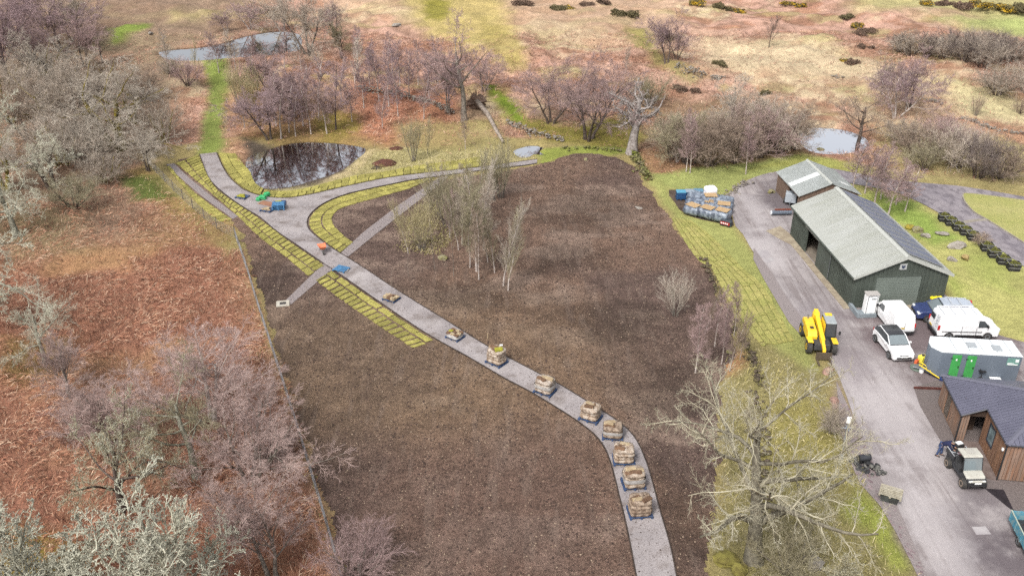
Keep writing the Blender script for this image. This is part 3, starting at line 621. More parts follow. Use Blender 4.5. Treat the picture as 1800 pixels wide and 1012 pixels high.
def stains(m, items):
    """soft-edged damp or worn areas at places of their own: (px, py, half length x, half length y, colour, amount)"""
    n, l = m.node_tree.nodes, m.node_tree.links; b = n['Principled BSDF']; src = b.inputs['Base Color'].links[0].from_socket
    g = n.new('ShaderNodeNewGeometry'); t = n.new('ShaderNodeTexNoise'); t.inputs['Scale'].default_value = 0.45; t.inputs['Detail'].default_value = 7; t.inputs['Roughness'].default_value = 0.65
    l.new(g.outputs['Position'], t.inputs['Vector'])
    for px, py, rx, ry, col, am in items:
        c = G(px, py); mp = n.new('ShaderNodeMapping'); mp.vector_type = 'POINT'; mp.inputs['Location'].default_value = (-c[0]/rx, -c[1]/ry, 0); mp.inputs['Scale'].default_value = (1/rx, 1/ry, 0)
        l.new(g.outputs['Position'], mp.inputs['Vector']); ln = n.new('ShaderNodeVectorMath'); ln.operation = 'LENGTH'; l.new(mp.outputs[0], ln.inputs[0])
        ad = n.new('ShaderNodeMath'); ad.operation = 'MULTIPLY_ADD'; ad.inputs[1].default_value = 2.6; l.new(t.outputs[0], ad.inputs[0]); l.new(ln.outputs['Value'], ad.inputs[2])
        r = n.new('ShaderNodeMapRange'); r.interpolation_type = 'SMOOTHSTEP'; r.inputs[1].default_value = 1.6; r.inputs[2].default_value = 2.5; r.inputs[3].default_value = am; r.inputs[4].default_value = 0.0; l.new(ad.outputs[0], r.inputs[0])
        x = n.new('ShaderNodeMix'); x.data_type = 'RGBA'; l.new(r.outputs[0], x.inputs[0]); l.new(src, x.inputs[6]); x.inputs[7].default_value = (*col, 1); src = x.outputs[2]
    l.new(src, b.inputs['Base Color'])
DK, LT = S(116, 106, 110), S(214, 206, 206)
stains(M_road, [(1372, 352, 3.4, 5.0, DK, 0.85), (1640, 590, 7, 6.5, S(120, 104, 106), 0.85), (1640, 660, 3.0, 3.0, S(122, 106, 106), 0.7), (1700, 930, 2.4, 2.6, DK, 0.6), (1760, 985, 3.2, 2.4, DK, 0.9), (1725, 860, 2.0, 2.2, DK, 0.7),
                (1345, 440, 2.0, 5.0, LT, 0.6), (1560, 720, 2.6, 8.0, LT, 0.6), (1640, 930, 2.0, 6.0, LT, 0.6), (1330, 370, 1.5, 5, LT, 0.5), (1450, 560, 2.0, 3.0, S(150, 140, 144), 0.5), (1500, 640, 1.6, 4, S(140, 128, 132), 0.5)])
# ------------------------------------------------------------------ bare trees
def unit(v): return v/np.maximum(np.linalg.norm(v, axis=-1, keepdims=True), 1e-9)
def sprout(rg, P, R, Ln, n, t0, t1, ang, asd, lr, K, wig, up, rr, taper=0.5, tip=0.25, rmin=0.0):
    """n side shoots on every branch of a level: P (N,k,3) points, R (N,k) radii, Ln (N) lengths"""
    N, k, _ = P.shape; M = N*n; pi = np.repeat(np.arange(N), n); j = np.tile(np.arange(n), N)
    t = t0 + (t1-t0)*((j + rg.uniform(0, 1, M))/n); s = t*(k-1); i = np.minimum(s.astype(int), k-2); w = (s-i)[:, None]
    p0 = P[pi, i]*(1-w) + P[pi, i+1]*w; tan = unit(P[pi, i+1]-P[pi, i]); r0 = R[pi, i]*(1-w[:, 0]) + R[pi, i+1]*w[:, 0]
    az = j*2.399 + rg.uniform(0, 6.283, N)[pi] + rg.normal(0, 0.5, M)
    a = np.where(np.abs(tan[:, 2:3]) < 0.9, np.array([[0, 0, 1.0]]), np.array([[1.0, 0, 0]])); e1 = unit(np.cross(tan, a)); e2 = np.cross(tan, e1)
    th = np.radians(ang + asd*rg.normal(0, 1, M))[:, None]
    d = np.cos(th)*tan + np.sin(th)*(np.cos(az)[:, None]*e1 + np.sin(az)[:, None]*e2)
    L = Ln[pi]*lr*(1-taper*t)*rg.uniform(0.6, 1.25, M); st = (L/(K-1))[:, None]
    Q = np.empty((M, K, 3)); Q[:, 0] = p0; d = unit(d)
    for q in range(1, K):
        d = unit(d + rg.normal(0, wig, (M, 3)) + np.array([0, 0, up])); Q[:, q] = Q[:, q-1] + d*st
    rb = np.maximum(r0*rr*rg.uniform(0.8, 1.1, M), rmin); RR = rb[:, None]*np.linspace(1, tip, K)[None]
    return Q, RR, L
def tubes(P, R, sides):
    N, K, _ = P.shape; tan = np.gradient(P, axis=1); tan = unit(tan)
    a = np.where(np.abs(tan[:, :1, 2:3]) < 0.9, np.array([[[0, 0, 1.0]]]), np.array([[[1.0, 0, 0]]])); a = np.broadcast_to(a, tan.shape)
    e1 = unit(np.cross(tan, a)); e2 = np.cross(tan, e1); th = np.arange(sides)/sides*6.2832
    V = P[:, :, None] + R[:, :, None, None]*(np.cos(th)[None, None, :, None]*e1[:, :, None] + np.sin(th)[None, None, :, None]*e2[:, :, None])
    V = V.reshape(-1, 3); n0 = (np.arange(N)*K*sides)[:, None, None]; k0 = (np.arange(K-1)*sides)[None, :, None]; s = np.arange(sides)[None, None]; s2 = (s+1) % sides
    F = np.stack([n0+k0+s, n0+k0+s2, n0+k0+sides+s2, n0+k0+sides+s], -1).reshape(-1, 4)
    return V, F
def cat(parts):
    V = []; F = []; b = 0
    for v, f in parts: V.append(v); F.append(f+b); b += len(v)
    return np.vstack(V), np.vstack(F)
TREES = {}
def make_tree(key, seed, stems, levels, hgt_=1.0, sides=(8, 6, 4, 3, 3), trunk_levels=2, lichen=0, lsize=(0.03, 0.07)):
    """stems: list of (length, lean, azimuth, radius); unit size, scaled when placed"""
    rg = np.random.default_rng(seed); P0 = []; R0 = []; L0 = []
    K0 = 9
    for ln, lean, az, r in stems:
        d = np.array([math.sin(lean)*math.cos(az), math.sin(lean)*math.sin(az), math.cos(lean)]); p = np.zeros(3) + np.array([math.cos(az), math.sin(az), 0])*(0.12 if len(stems) > 1 else 0); pts = [p - np.array([0, 0, 0.3])]
        for q in range(1, K0): d = unit(d + rg.normal(0, levels[0].get('twig', 0.05), 3) + np.array([0, 0, 0.04])); p = p + d*ln/(K0-1); pts.append(p)
        rad = r*np.linspace(1, 0.35, K0); rad[0] *= 1.45; rad[1] *= 1.05; P0.append(pts); R0.append(rad); L0.append(ln)
    lv = [(np.array(P0), np.array(R0), np.array(L0))]
    for d in levels:
        P, R, L = lv[-1]
        lv.append(sprout(rg, P, R, L, d['n'], d.get('t0', 0.3), d.get('t1', 1.0), d['ang'], d.get('asd', 12), d['lr'], d.get('K', 5), d.get('wig', 0.15), d.get('up', 0.02), d.get('rr', 0.6), d.get('taper', 0.5), d.get('tip', 0.25), d.get('rmin', 0)))
    tr = cat([tubes(lv[i][0], lv[i][1], sides[i]) for i in range(min(trunk_levels, len(lv)))])
    cr = cat([tubes(lv[i][0], lv[i][1], sides[min(i, 4)]) for i in range(trunk_levels, len(lv))])
    top = max(l[0][:, :, 2].max() for l in lv); sc = hgt_/top if hgt_ else 1.0
    out = {'trunk': np_mesh(key+'_trunk', tr[0]*sc, tr[1], True), 'crown': np_mesh(key+'_crown', cr[0]*sc, cr[1], False), 'h': hgt_ or top}
    if lichen:
        P = np.vstack([lv[i][0].reshape(-1, 3) for i in range(max(1, len(lv)-3), len(lv))])*sc
        c = P[rg.integers(0, len(P), lichen)] + rg.normal(0, 0.015, (lichen, 3)); oc = np.array([(1, 0, 0), (0, 1, 0), (-1, 0, 0), (0, -1, 0), (0, 0, 1), (0, 0, -1)], float)
        s = rg.uniform(lsize[0], lsize[1], lichen)[:, None, None]; V = (c[:, None] + oc[None]*s*rg.uniform(0.5, 1.5, (lichen, 6, 1))).reshape(-1, 3)
        F = (np.array([(0, 1, 4), (1, 2, 4), (2, 3, 4), (3, 0, 4), (1, 0, 5), (2, 1, 5), (3, 2, 5), (0, 3, 5)])[None] + (np.arange(lichen)*6)[:, None, None]).reshape(-1, 3)
        out['lichen'] = np_mesh(key+'_lichen', V, F)
    TREES[key] = out
    return out
def barkmat(name, c, c2, sc=6.0, k=1.45, **kw): return mat(name, S(*c, k=k), 0.95, c2=S(*c2, k=k), scale=sc, detail=5, spec=0.1, bump=0.3, **kw)
BK = {'dark': barkmat('bark_dark', (116, 104, 96), (84, 74, 68)), 'grey': barkmat('bark_grey', (150, 142, 132), (104, 96, 88)), 'moss': barkmat('bark_mossy', (116, 104, 70), (150, 134, 52), 2.0),
      'birch': barkmat('bark_birch', (214, 204, 196), (150, 132, 122), 3.0), 'dead': barkmat('bark_dead', (186, 178, 174), (140, 130, 124), 4.0), 'limb': barkmat('bark_limb', (140, 134, 118), (98, 92, 80), 4.0), 'lichen': barkmat('bark_lichened', (176, 174, 158), (118, 116, 100), 5.0)}
def twigmat(name, c, c2, k=1.45): return mat('twig_'+name, S(*c, k=k), 0.95, c2=S(*c2, k=k), scale=1.2, detail=5, spec=0.1, rand=0.14)
TW = {'mauve': twigmat('mauve', (174, 150, 147), (152, 130, 126), 1.15), 'purple': twigmat('purple', (166, 144, 146), (144, 124, 124), 1.15), 'grey': twigmat('grey', (180, 168, 154), (146, 133, 120), 1.05),
      'olive': twigmat('olive', (182, 174, 146), (154, 144, 116)), 'pale': twigmat('pale', (198, 188, 174), (162, 151, 138), 1.15), 'lichen': twigmat('lichen', (204, 202, 184), (164, 160, 140), 1.15),
      'dark': twigmat('dark', (144, 132, 126), (118, 106, 102)), 'straw': twigmat('straw', (202, 190, 150), (176, 164, 122)), 'dead': BK['dead'], 'haze': twigmat('haze', (184, 162, 154), (156, 134, 128), 1.15), 'heroic': twigmat('heroic', (190, 184, 162), (154, 148, 126), 1.2), 'brown': twigmat('brown', (172, 154, 138), (144, 126, 112), 1.25),
      'lichenclump': mat('lichen_pale', S(216, 216, 198, k=1.45), 0.95, c2=S(184, 184, 162, k=1.45), scale=8.0, spec=0.1)}
for i in range(2):
    make_tree(f'oak{i}', 100+i, [(4.2, 0.08, i*2.0, 0.21)], [dict(n=9, ang=60, asd=12, lr=1.0, t0=0.35, K=7, wig=0.16, up=0.04, rr=0.5, taper=0.3), dict(n=9, ang=50, lr=0.52, K=6, wig=0.2, up=0.03, rr=0.42, t0=0.2),
              dict(n=9, ang=48, lr=0.48, K=4, wig=0.22, rr=0.42, t0=0.1, rmin=0.007), dict(n=15, ang=44, lr=0.6, K=2, wig=0.2, rr=0.6, t0=0.1, tip=0.4, rmin=0.0045)], hgt_=8.0)
make_tree('spread0', 120, [(2.4, 0.15, 0.4, 0.17), (2.6, 0.4, 2.5, 0.15), (2.2, 0.45, 4.4, 0.14)], [dict(n=5, ang=52, asd=12, lr=1.3, t0=0.4, K=7, wig=0.18, up=0.02, rr=0.5, taper=0.3), dict(n=9, ang=50, lr=0.52, K=6, wig=0.22, up=0.02, rr=0.42, t0=0.15),
          dict(n=9, ang=48, lr=0.48, K=4, wig=0.25, up=-0.02, rr=0.42, t0=0.1, rmin=0.007), dict(n=12, ang=44, lr=0.62, K=2, wig=0.2, up=-0.03, rr=0.6, t0=0.1, tip=0.4, rmin=0.0045)], hgt_=7.0)
for i in range(2):
    make_tree(f'round{i}', 140+i, [(3.0, 0.06+0.32*k, k*2.1+i, 0.075) for k in range(2+i)], [dict(n=9, ang=44, asd=10, lr=0.95, t0=0.25, K=6, wig=0.12, up=0.05, rr=0.5, taper=0.35), dict(n=9, ang=42, lr=0.54, K=5, wig=0.15, up=0.03, rr=0.45, t0=0.15),
              dict(n=10, ang=40, lr=0.52, K=4, wig=0.16, up=0.02, rr=0.45, t0=0.1, rmin=0.006), dict(n=11-3*i, ang=36, lr=0.65, K=2, wig=0.15, up=0.02, rr=0.6, t0=0.1, tip=0.4, rmin=0.004)], hgt_=7.0)
for i in range(2):
    make_tree(f'birch{i}', 160+i, [(6.6, 0.05, i*3.0, 0.06)], [dict(n=30, ang=44, asd=9, lr=0.26, t0=0.22, K=5, wig=0.12, up=0.08, rr=0.4, taper=0.6), dict(n=10, ang=40, lr=0.52, K=4, wig=0.16, up=0.02, rr=0.45, t0=0.15, rmin=0.007),
              dict(n=16, ang=38, lr=0.75, K=2, wig=0.15, up=-0.02, rr=0.6, t0=0.1, tip=0.4, rmin=0.0055)], hgt_=7.0, trunk_levels=1)
make_tree('slim0', 170, [(5.5, 0.04, 1.0, 0.045)], [dict(n=26, ang=22, asd=6, lr=0.42, t0=0.12, K=5, wig=0.06, up=0.10, rr=0.4, taper=0.6), dict(n=10, ang=20, lr=0.45, K=4, wig=0.08, up=0.06, rr=0.45, t0=0.1, rmin=0.005), dict(n=11, ang=20, lr=0.6, K=2, wig=0.09, up=0.04, rr=0.6, t0=0.1, tip=0.4, rmin=0.0035)], hgt_=6.0, trunk_levels=1)
make_tree('bush0', 180, [(2.0, 0.15+0.1*k, k*1.1, 0.04) for k in range(8)], [dict(n=9, ang=30, asd=9, lr=0.8, t0=0.12, K=5, wig=0.12, up=0.05, rr=0.5, taper=0.4), dict(n=9, ang=32, lr=0.55, K=4, wig=0.14, up=0.03, rr=0.45, t0=0.1, rmin=0.006),
          dict(n=9, ang=32, lr=0.62, K=2, wig=0.15, up=0.02, rr=0.6, t0=0.05, tip=0.4, rmin=0.0038)], hgt_=4.0, trunk_levels=1)
make_tree('bush1', 181, [(1.6, 0.35+0.08*k, k*0.9, 0.04) for k in range(9)], [dict(n=9, ang=40, asd=12, lr=0.85, t0=0.12, K=5, wig=0.16, up=0.03, rr=0.5, taper=0.4), dict(n=9, ang=38, lr=0.55, K=4, wig=0.18, up=0.02, rr=0.45, t0=0.1, rmin=0.006),
          dict(n=9, ang=36, lr=0.62, K=2, wig=0.16, up=0.0, rr=0.6, t0=0.05, tip=0.4, rmin=0.0038)], hgt_=3.5, trunk_levels=1)
make_tree('feather0', 185, [(1.9, 0.10+0.05*k, k*0.8, 0.022) for k in range(10)], [dict(n=7, ang=20, asd=7, lr=0.85, t0=0.1, K=5, wig=0.06, up=0.05, rr=0.5, taper=0.4), dict(n=6, ang=22, lr=0.6, K=4, wig=0.08, up=0.03, rr=0.5, t0=0.1, rmin=0.005), dict(n=6, ang=22, lr=0.65, K=2, wig=0.09, up=0.02, rr=0.6, tip=0.4, rmin=0.0033)], hgt_=4.0, trunk_levels=1)
make_tree('sparse0', 190, [(3.0, 0.03, 0.0, 0.016)], [dict(n=9, ang=38, asd=8, lr=0.25, t0=0.35, K=4, wig=0.08, up=0.05, rr=0.5), dict(n=5, ang=35, lr=0.5, K=3, wig=0.1, rr=0.6, tip=0.5, rmin=0.004)], hgt_=3.0, trunk_levels=1)
make_tree('dead0', 203, [(4.0, 0.05, 1.0, 0.40)], [dict(n=15, ang=66, asd=18, lr=0.66, t0=0.42, K=8, wig=0.30, up=0.05, rr=0.52, taper=0.3, tip=0.3), dict(n=8, ang=55, asd=20, lr=0.5, K=6, wig=0.38, up=0.02, rr=0.5, t0=0.2, rmin=0.03), dict(n=7, ang=52, asd=20, lr=0.5, K=5, wig=0.38, up=0.02, rr=0.55, t0=0.1, rmin=0.018), dict(n=3, ang=50, lr=0.5, K=3, wig=0.3, rr=0.6, rmin=0.012)], hgt_=8.0)
def place_tree(key, px, py, top, label, bark='grey', twig='grey', group=None, rz=None, name=None, wide=1.0, h=None, lichen=None):
    x, y, z = T(px, py)
    if h is None:
        lo, hi = 0.3, 30.0
        for i in range(40):
            mid = (lo+hi)/2
            if proj(x, y, z+mid)[1] > top: lo = mid
            else: hi = mid
        h = lo
    d = TREES[key]; s = h/d['h']
    nm = name or {'birch': 'birch_tree', 'slim0': 'birch_tree', 'bush0': 'willow_shrub', 'bush1': 'willow_shrub', 'feather0': 'willow_shrub', 'sparse0': 'sapling', 'oak': 'oak_tree', 'dead0': 'dead_tree'}.get(key if key in ('slim0', 'bush0', 'bush1', 'feather0', 'sparse0', 'dead0') else key[:-1], 'bare_tree')
    catg = 'shrub' if nm.endswith('shrub') else ('sapling' if nm == 'sapling' else 'tree')
    t = thing(nm, label, catg, (x, y, z), random.uniform(0, 6.28) if rz is None else rz, group); t.scale = (s*wide, s*wide, s)
    for part, m in (('trunk', BK[bark]), ('crown', TW[twig]), ('lichen', TW['lichenclump'])):
        if part in d:
            me = d[part]
            if not me.materials: me.materials.append(m)
            o = link(part, me, t); o.material_slots[0].link = 'OBJECT'; o.material_slots[0].material = m
            if part == 'lichen': o['kind'] = 'stuff'
    return t

ORD = ['first', 'second', 'third', 'fourth', 'fifth', 'sixth', 'seventh', 'eighth', 'ninth', 'tenth', 'eleventh', 'twelfth', 'thirteenth', 'fourteenth', 'fifteenth', 'sixteenth', 'seventeenth', 'eighteenth', 'nineteenth', 'twentieth', 'twenty-first', 'twenty-second', 'twenty-third', 'twenty-fourth']
def row(items, label, group, name=None):
    """trees of one clump, told apart by their order from the left: items are (kind, px, py, top, bark, twig, width)"""
    for i, (k, px, py, tp, bk, tw, wd) in enumerate(sorted(items, key=lambda q: q[1])):
        place_tree(k, px, py, tp, f'{label}, {ORD[i]} foot from the left', bk, tw, group=group, wide=wd, name=name)
# ------------------------------------------------------------------ which tree stands where (foot and top in the picture)
PT = place_tree
# left woodland
PT('round0', 24, 150, -60, 'tall mauve tree with a dark trunk at the top edge of the left woodland', 'dark', 'purple', wide=1.15)
PT('spread0', 72, 178, 45, 'pale white-twigged tree deep in the left woodland', 'grey', 'pale')
PT('round1', 132, 232, 82, 'brown-twigged tree with leaning dark limbs left of the mossy many-stemmed tree', 'dark', 'grey', wide=1.1)
PT('spread0', 210, 264, 92, 'wide pale tree with several mossy trunks beside the green track', 'moss', 'pale', wide=1.25, rz=0.6)
PT('oak1', 180, 112, 48, 'small olive tree standing left of the far pond', 'dark', 'olive', wide=0.9)
PT('oak0', 92, 250, 120, 'leaning mossy tree below the white-twigged tree in the woodland', 'moss', 'grey')
PT('round0', 150, 118, 10, 'mauve tree behind the small olive tree', 'dark', 'mauve')
PT('round1', 110, 92, -30, 'grey tree rising behind the left woodland at the top edge', 'dark', 'purple', wide=1.2)
PT('round0', 262, 300, 200, 'low grey scrub tree at the wood edge above the gravel drain', 'dark', 'pale', wide=1.2)
make_tree('hero_lichen', 301, [(2.6, 0.12, 0.4, 0.17), (2.4, 0.5, 2.6, 0.15), (2.4, 0.45, 4.8, 0.15)], [dict(n=8, ang=46, asd=12, lr=1.4, t0=0.25, K=8, wig=0.18, up=0.08, rr=0.55, taper=0.25), dict(n=9, ang=44, lr=0.48, K=6, wig=0.2, up=0.10, rr=0.55, t0=0.12, rmin=0.024),
          dict(n=8, ang=44, lr=0.5, K=5, wig=0.26, up=0.10, rr=0.62, t0=0.1, rmin=0.017), dict(n=5, ang=44, lr=0.5, K=3, wig=0.26, up=0.05, rr=0.75, t0=0.1, tip=0.7, rmin=0.012)], hgt_=7.0, lichen=16000, lsize=(0.010, 0.026))
make_tree('lichen1', 302, [(3.0, 0.12, 1.4, 0.2)], [dict(n=9, ang=64, asd=12, lr=1.2, t0=0.3, K=8, wig=0.2, up=0.02, rr=0.5, taper=0.25), dict(n=9, ang=48, lr=0.5, K=6, wig=0.24, up=0.04, rr=0.45, t0=0.15, rmin=0.015),
          dict(n=8, ang=46, lr=0.5, K=5, wig=0.26, up=0.04, rr=0.55, t0=0.1, rmin=0.011), dict(n=8, ang=44, lr=0.55, K=3, wig=0.24, up=0.02, rr=0.65, t0=0.1, tip=0.5, rmin=0.0075)], hgt_=7.0, lichen=7000, lsize=(0.010, 0.028))
PT('hero_lichen', 270, 1120, 0, 'near tree thick with pale lichen filling the bottom edge beside the fence', 'lichen', 'lichen', h=9.0, rz=1.0, name='lichen_tree', wide=1.3)
PT('hero_lichen', 40, 1160, 0, 'lichen-covered tree in the bottom corner of the wood', 'lichen', 'lichen', h=8.2, rz=3.4, name='lichen_tree', wide=1.2)
PT('lichen1', -20, 300, 165, 'lichened tree at the left edge level with the green track', 'lichen', 'lichen', name='lichen_tree', rz=0.3)
PT('lichen1', 30, 415, 262, 'pale lichened tree at the left edge above the bracken', 'lichen', 'lichen', name='lichen_tree', rz=2.1)
PT('lichen1', -50, 560, 350, 'lichened oak at the left edge reaching dark limbs over the bracken', 'lichen', 'lichen', name='lichen_tree', rz=4.2, wide=1.1)
PT('oak1', 80, 640, 500, 'thin lichened tree standing in the bracken at the left', 'lichen', 'lichen', name='lichen_tree', wide=0.9)
PT('round1', 370, 740, 570, 'mauve tree with whitish stems in the middle of the bracken', 'birch', 'haze', wide=1.5)
PT('round0', 205, 790, 650, 'mauve tree left of the whitish-stemmed tree in the bracken', 'grey', 'haze', wide=1.5)
PT('round1', 440, 850, 680, 'mauve tree nearest to the wire fence above the bottom edge', 'grey', 'haze', wide=1.45, rz=2.5)
PT('oak0', 345, 840, 640, 'grey-green lichened oak in front of the mauve trees', 'lichen', 'olive', wide=0.9)
PT('lichen1', 215, 900, 690, 'lichened tree with a dark leaning trunk behind the nearest tree', 'dark', 'olive', name='lichen_tree', wide=0.8, rz=5.0)
PT('round0', 480, 1020, 810, 'mauve tree by the fence at the bottom edge', 'grey', 'haze', wide=1.1)
row([('bush1', px, py, tp, 'grey', tw, 1.5) for px, py, tp, tw in ((150, 760, 705, 'haze'), (490, 800, 750, 'haze'))],
    'low hazy mauve scrub in the bracken left of the fence', 'mauve scrub in the bracken')
PT('bush1', 625, 1010, 915, 'small mauve shrub leaning over the wire fence', 'grey', 'mauve')
PT('round0', 120, 700, 580, 'faint mauve tree among the bracken at the left', 'grey', 'haze', wide=1.1)
WOOD = []
for i, (px, py, tp, k, tw) in enumerate([(20, 215, 80, 'round0', 'grey'), (60, 130, 5, 'round1', 'mauve'), (105, 170, 60, 'spread0', 'pale'), (160, 190, 95, 'spread0', 'grey'), (235, 215, 125, 'spread0', 'grey'), (30, 80, -50, 'round0', 'purple'), (75, 50, -60, 'round1', 'mauve'), (140, 60, -30, 'round0', 'grey'),
                                            (185, 160, 85, 'round1', 'brown'), (50, 245, 130, 'round1', 'brown'), (110, 290, 180, 'bush1', 'grey'), (160, 285, 190, 'bush1', 'pale'), (290, 250, 165, 'bush0', 'grey'), (255, 170, 110, 'bush1', 'brown'), (10, 340, 230, 'spread0', 'pale'), (90, 330, 230, 'spread0', 'lichen'), (190, 320, 255, 'bush1', 'grey'), (130, 365, 300, 'bush1', 'olive')]):
    WOOD.append((k, px, py, tp, 'dark' if i % 2 else 'moss', tw, 1.2))
row(WOOD, 'bare tree crowded into the left woodland', 'crowded trees of the left woodland', 'woodland_tree')
# round the ponds, top centre
PT('round1', 541, 96, -40, 'tall brown-grey tree at the end of the far pond', 'dark', 'grey', rz=0.2)
PT('slim0', 566, 134, 45, 'pale grey tree standing just right of the far pond', 'birch', 'pale', wide=1.5)
PT('round0', 600, 104, 25, 'round olive-crowned tree behind the pale grey tree', 'dark', 'olive', wide=0.9)
PT('slim0', 624, 148, 66, 'slim whitish tree at the start of the old stone wall', 'birch', 'pale', wide=1.5)
PT('round1', 590, 66, -10, 'purple tree on the hillside behind the olive-crowned tree', 'dark', 'purple', wide=0.8)
row([(f'birch{i % 2}' if i % 4 else 'round0', px, py, tp, 'birch' if i % 4 else 'dark', 'mauve' if i % 3 else 'purple', 1.45) for i, (px, py, tp) in enumerate([(476, 246, 140), (494, 244, 132), (533, 222, 120), (508, 233, 142), (477, 164, 76), (547, 236, 150), (520, 240, 160), (430, 225, 150), (500, 200, 110), (560, 205, 100), (486, 222, 120), (540, 200, 105), (515, 185, 100), (575, 235, 140), (455, 170, 95)])],
    'mauve birch in the thicket above the dark pond', 'birches in the thicket above the dark pond')
PT('birch1', 590, 228, 108, 'mauve birch with a forked dark foot at the edge of the dark pond', 'dark', 'purple', wide=1.5)
for px, py, tp, lb in [(666, 177, 80, 'leftmost of the three birches by the old stone wall'), (684, 188, 74, 'middle birch in front of the old stone wall'), (703, 152, 66, 'rightmost birch behind the old stone wall')]:
    PT('birch0', px, py, tp, lb, 'birch', 'purple', wide=1.3)
row([(f'birch{i % 2}', px, py, tp, 'birch', 'mauve' if i % 2 else 'purple', 1.35) for i, (px, py, tp) in enumerate([(619, 214, 140), (672, 226, 150), (640, 190, 105), (735, 150, 70), (720, 170, 85), (600, 180, 90), (650, 150, 70), (690, 130, 55), (755, 175, 85), (770, 150, 65), (630, 120, 45), (745, 210, 130), (700, 205, 120)])],
    'thin mauve birch in the bracken round the old wall', 'thin birches in the bracken by the old wall')
PT('oak0', 816, 212, 22, 'big bare tree with pale limbs behind the fallen trunk', 'grey', 'mauve', rz=2.0, wide=0.9)
PT('round0', 790, 200, 60, 'mauve tree left of the fallen trunk', 'grey', 'purple', wide=0.9)
PT('round1', 850, 160, 88, 'small mauve tree above the root plate', 'grey', 'mauve')
PT('feather0', 421, 186, 98, 'yellowish willow right of the green track', 'grey', 'straw', wide=0.8)
PT('feather0', 444, 196, 110, 'olive willow nearest the thicket beside the green track', 'grey', 'straw', wide=0.8)
PT('slim0', 347, 142, 62, 'narrow yellow-twigged tree left of the green track', 'grey', 'straw', wide=0.8)
row([(k, px, py, tp, 'birch', tw, 1.4) for k, px, py, tp, tw in (('birch0', 385, 128, 52, 'mauve'), ('birch1', 415, 122, 50, 'grey'), ('birch0', 445, 128, 58, 'mauve'), ('birch1', 500, 120, 48, 'mauve'), ('slim0', 470, 118, 60, 'olive'), ('birch1', 295, 118, 50, 'grey'), ('birch0', 530, 125, 55, 'grey'), ('round0', 500, 62, -20, 'grey'), ('round1', 440, 52, -10, 'mauve'), ('round0', 400, 58, 10, 'mauve'))],
    'thin tree beside the far pond', 'thin trees round the far pond', 'pond_side_tree')
PT('bush0', 330, 150, 95, 'dull mauve shrub at the near side of the far pond', 'dark', 'mauve', wide=1.1)
PT('bush1', 300, 130, 95, 'grey shrub between the far pond and the woodland', 'dark', 'grey')
PT('feather0', 726, 284, 196, 'feathery olive shrub behind the branching path', 'grey', 'olive', wide=0.7)
PT('slim0', 752, 272, 205, 'thin grey tree right of the feathery olive shrub', 'grey', 'olive')
PT('birch0', 818, 262, 196, 'thin pale-stemmed birch below the fallen trunk', 'birch', 'brown')
PT('feather0', 880, 348, 232, 'large feathery grey-green willow at the bend of the far path', 'grey', 'olive', wide=0.75)
PT('feather0', 866, 352, 262, 'smaller feathery willow tight against the large one', 'grey', 'olive', wide=0.7)
# birches left standing in the worked soil
row([(k, px, py, tp-12, 'birch' if k in ('slim0', 'birch1', 'birch0') else 'grey', tw, 0.98) for px, py, tp, k, tw in [(893, 512, 378, 'slim0', 'olive'), (884, 503, 350, 'slim0', 'pale'), (838, 478, 300, 'birch1', 'olive'), (826, 470, 325, 'slim0', 'olive'), (858, 462, 372, 'slim0', 'olive'),
                                          (846, 412, 290, 'slim0', 'pale'), (806, 440, 330, 'slim0', 'olive'), (798, 486, 395, 'sparse0', 'brown'), (842, 492, 380, 'birch0', 'brown'), (818, 400, 300, 'feather0', 'olive'),
                                          (742, 440, 360, 'feather0', 'straw'), (718, 446, 355, 'slim0', 'straw'), (790, 418, 330, 'slim0', 'mauve'),
                                          (764, 474, 400, 'sparse0', 'brown'), (870, 480, 380, 'slim0', 'olive'), (756, 400, 300, 'birch0', 'olive'), (785, 398, 300, 'feather0', 'olive'), (812, 430, 300, 'birch1', 'grey'), (850, 440, 325, 'birch0', 'grey'), (832, 385, 270, 'slim0', 'olive'), (775, 380, 285, 'slim0', 'grey')]],
    'slender bare tree in the clump left in the soil', 'slender trees left standing in the soil', 'slender_tree')
for px, py, tp, lb in [(545, 538, 480, 'lone thin sapling in soil right of the drain grate'), (718, 488, 430, 'lone thin sapling on the soil above the loose turf pallets'), (690, 535, 470, 'sapling on the turf strip by the open turf pallet'),
                       (644, 350, 310, 'sapling on the curved turf at the junction'), (690, 390, 340, 'sapling in the soil beside the long gravel drain'), (918, 370, 300, 'lone sapling right of the feathery willows')]:
    PT('sparse0', px, py, tp, lb, 'grey', 'brown')
# centre right
PT('round1', 968, 216, 88, 'round mauve tree with a short dark trunk on the mossy bank', 'dark', 'mauve', wide=1.15, rz=0.5)
PT('round1', 1034, 246, 86, 'many-stemmed mauve tree left of the dead tree', 'dark', 'mauve', wide=1.3, rz=1.7)
PT('dead0', 1111, 270, 138, 'gnarled dead tree with bleached broken limbs at the corner of the soil', 'dead', 'dead', rz=0.8)
PT('round0', 1172, 112, 10, 'round grey-mauve tree alone on the hillside', 'dark', 'purple', wide=1.1)
PT('round1', 1190, 105, 35, 'smaller mauve tree behind the lone hillside tree', 'dark', 'mauve')
PT('bush0', 1140, 190, 125, 'olive scrub behind the dead tree', 'dark', 'olive', wide=1.2)
PT('birch0', 1100, 130, 80, 'faint thin birch above the dead tree', 'birch', 'grey')
PT('spread0', 1292, 238, 128, 'pale grey tree above the willow scrub', 'grey', 'pale')
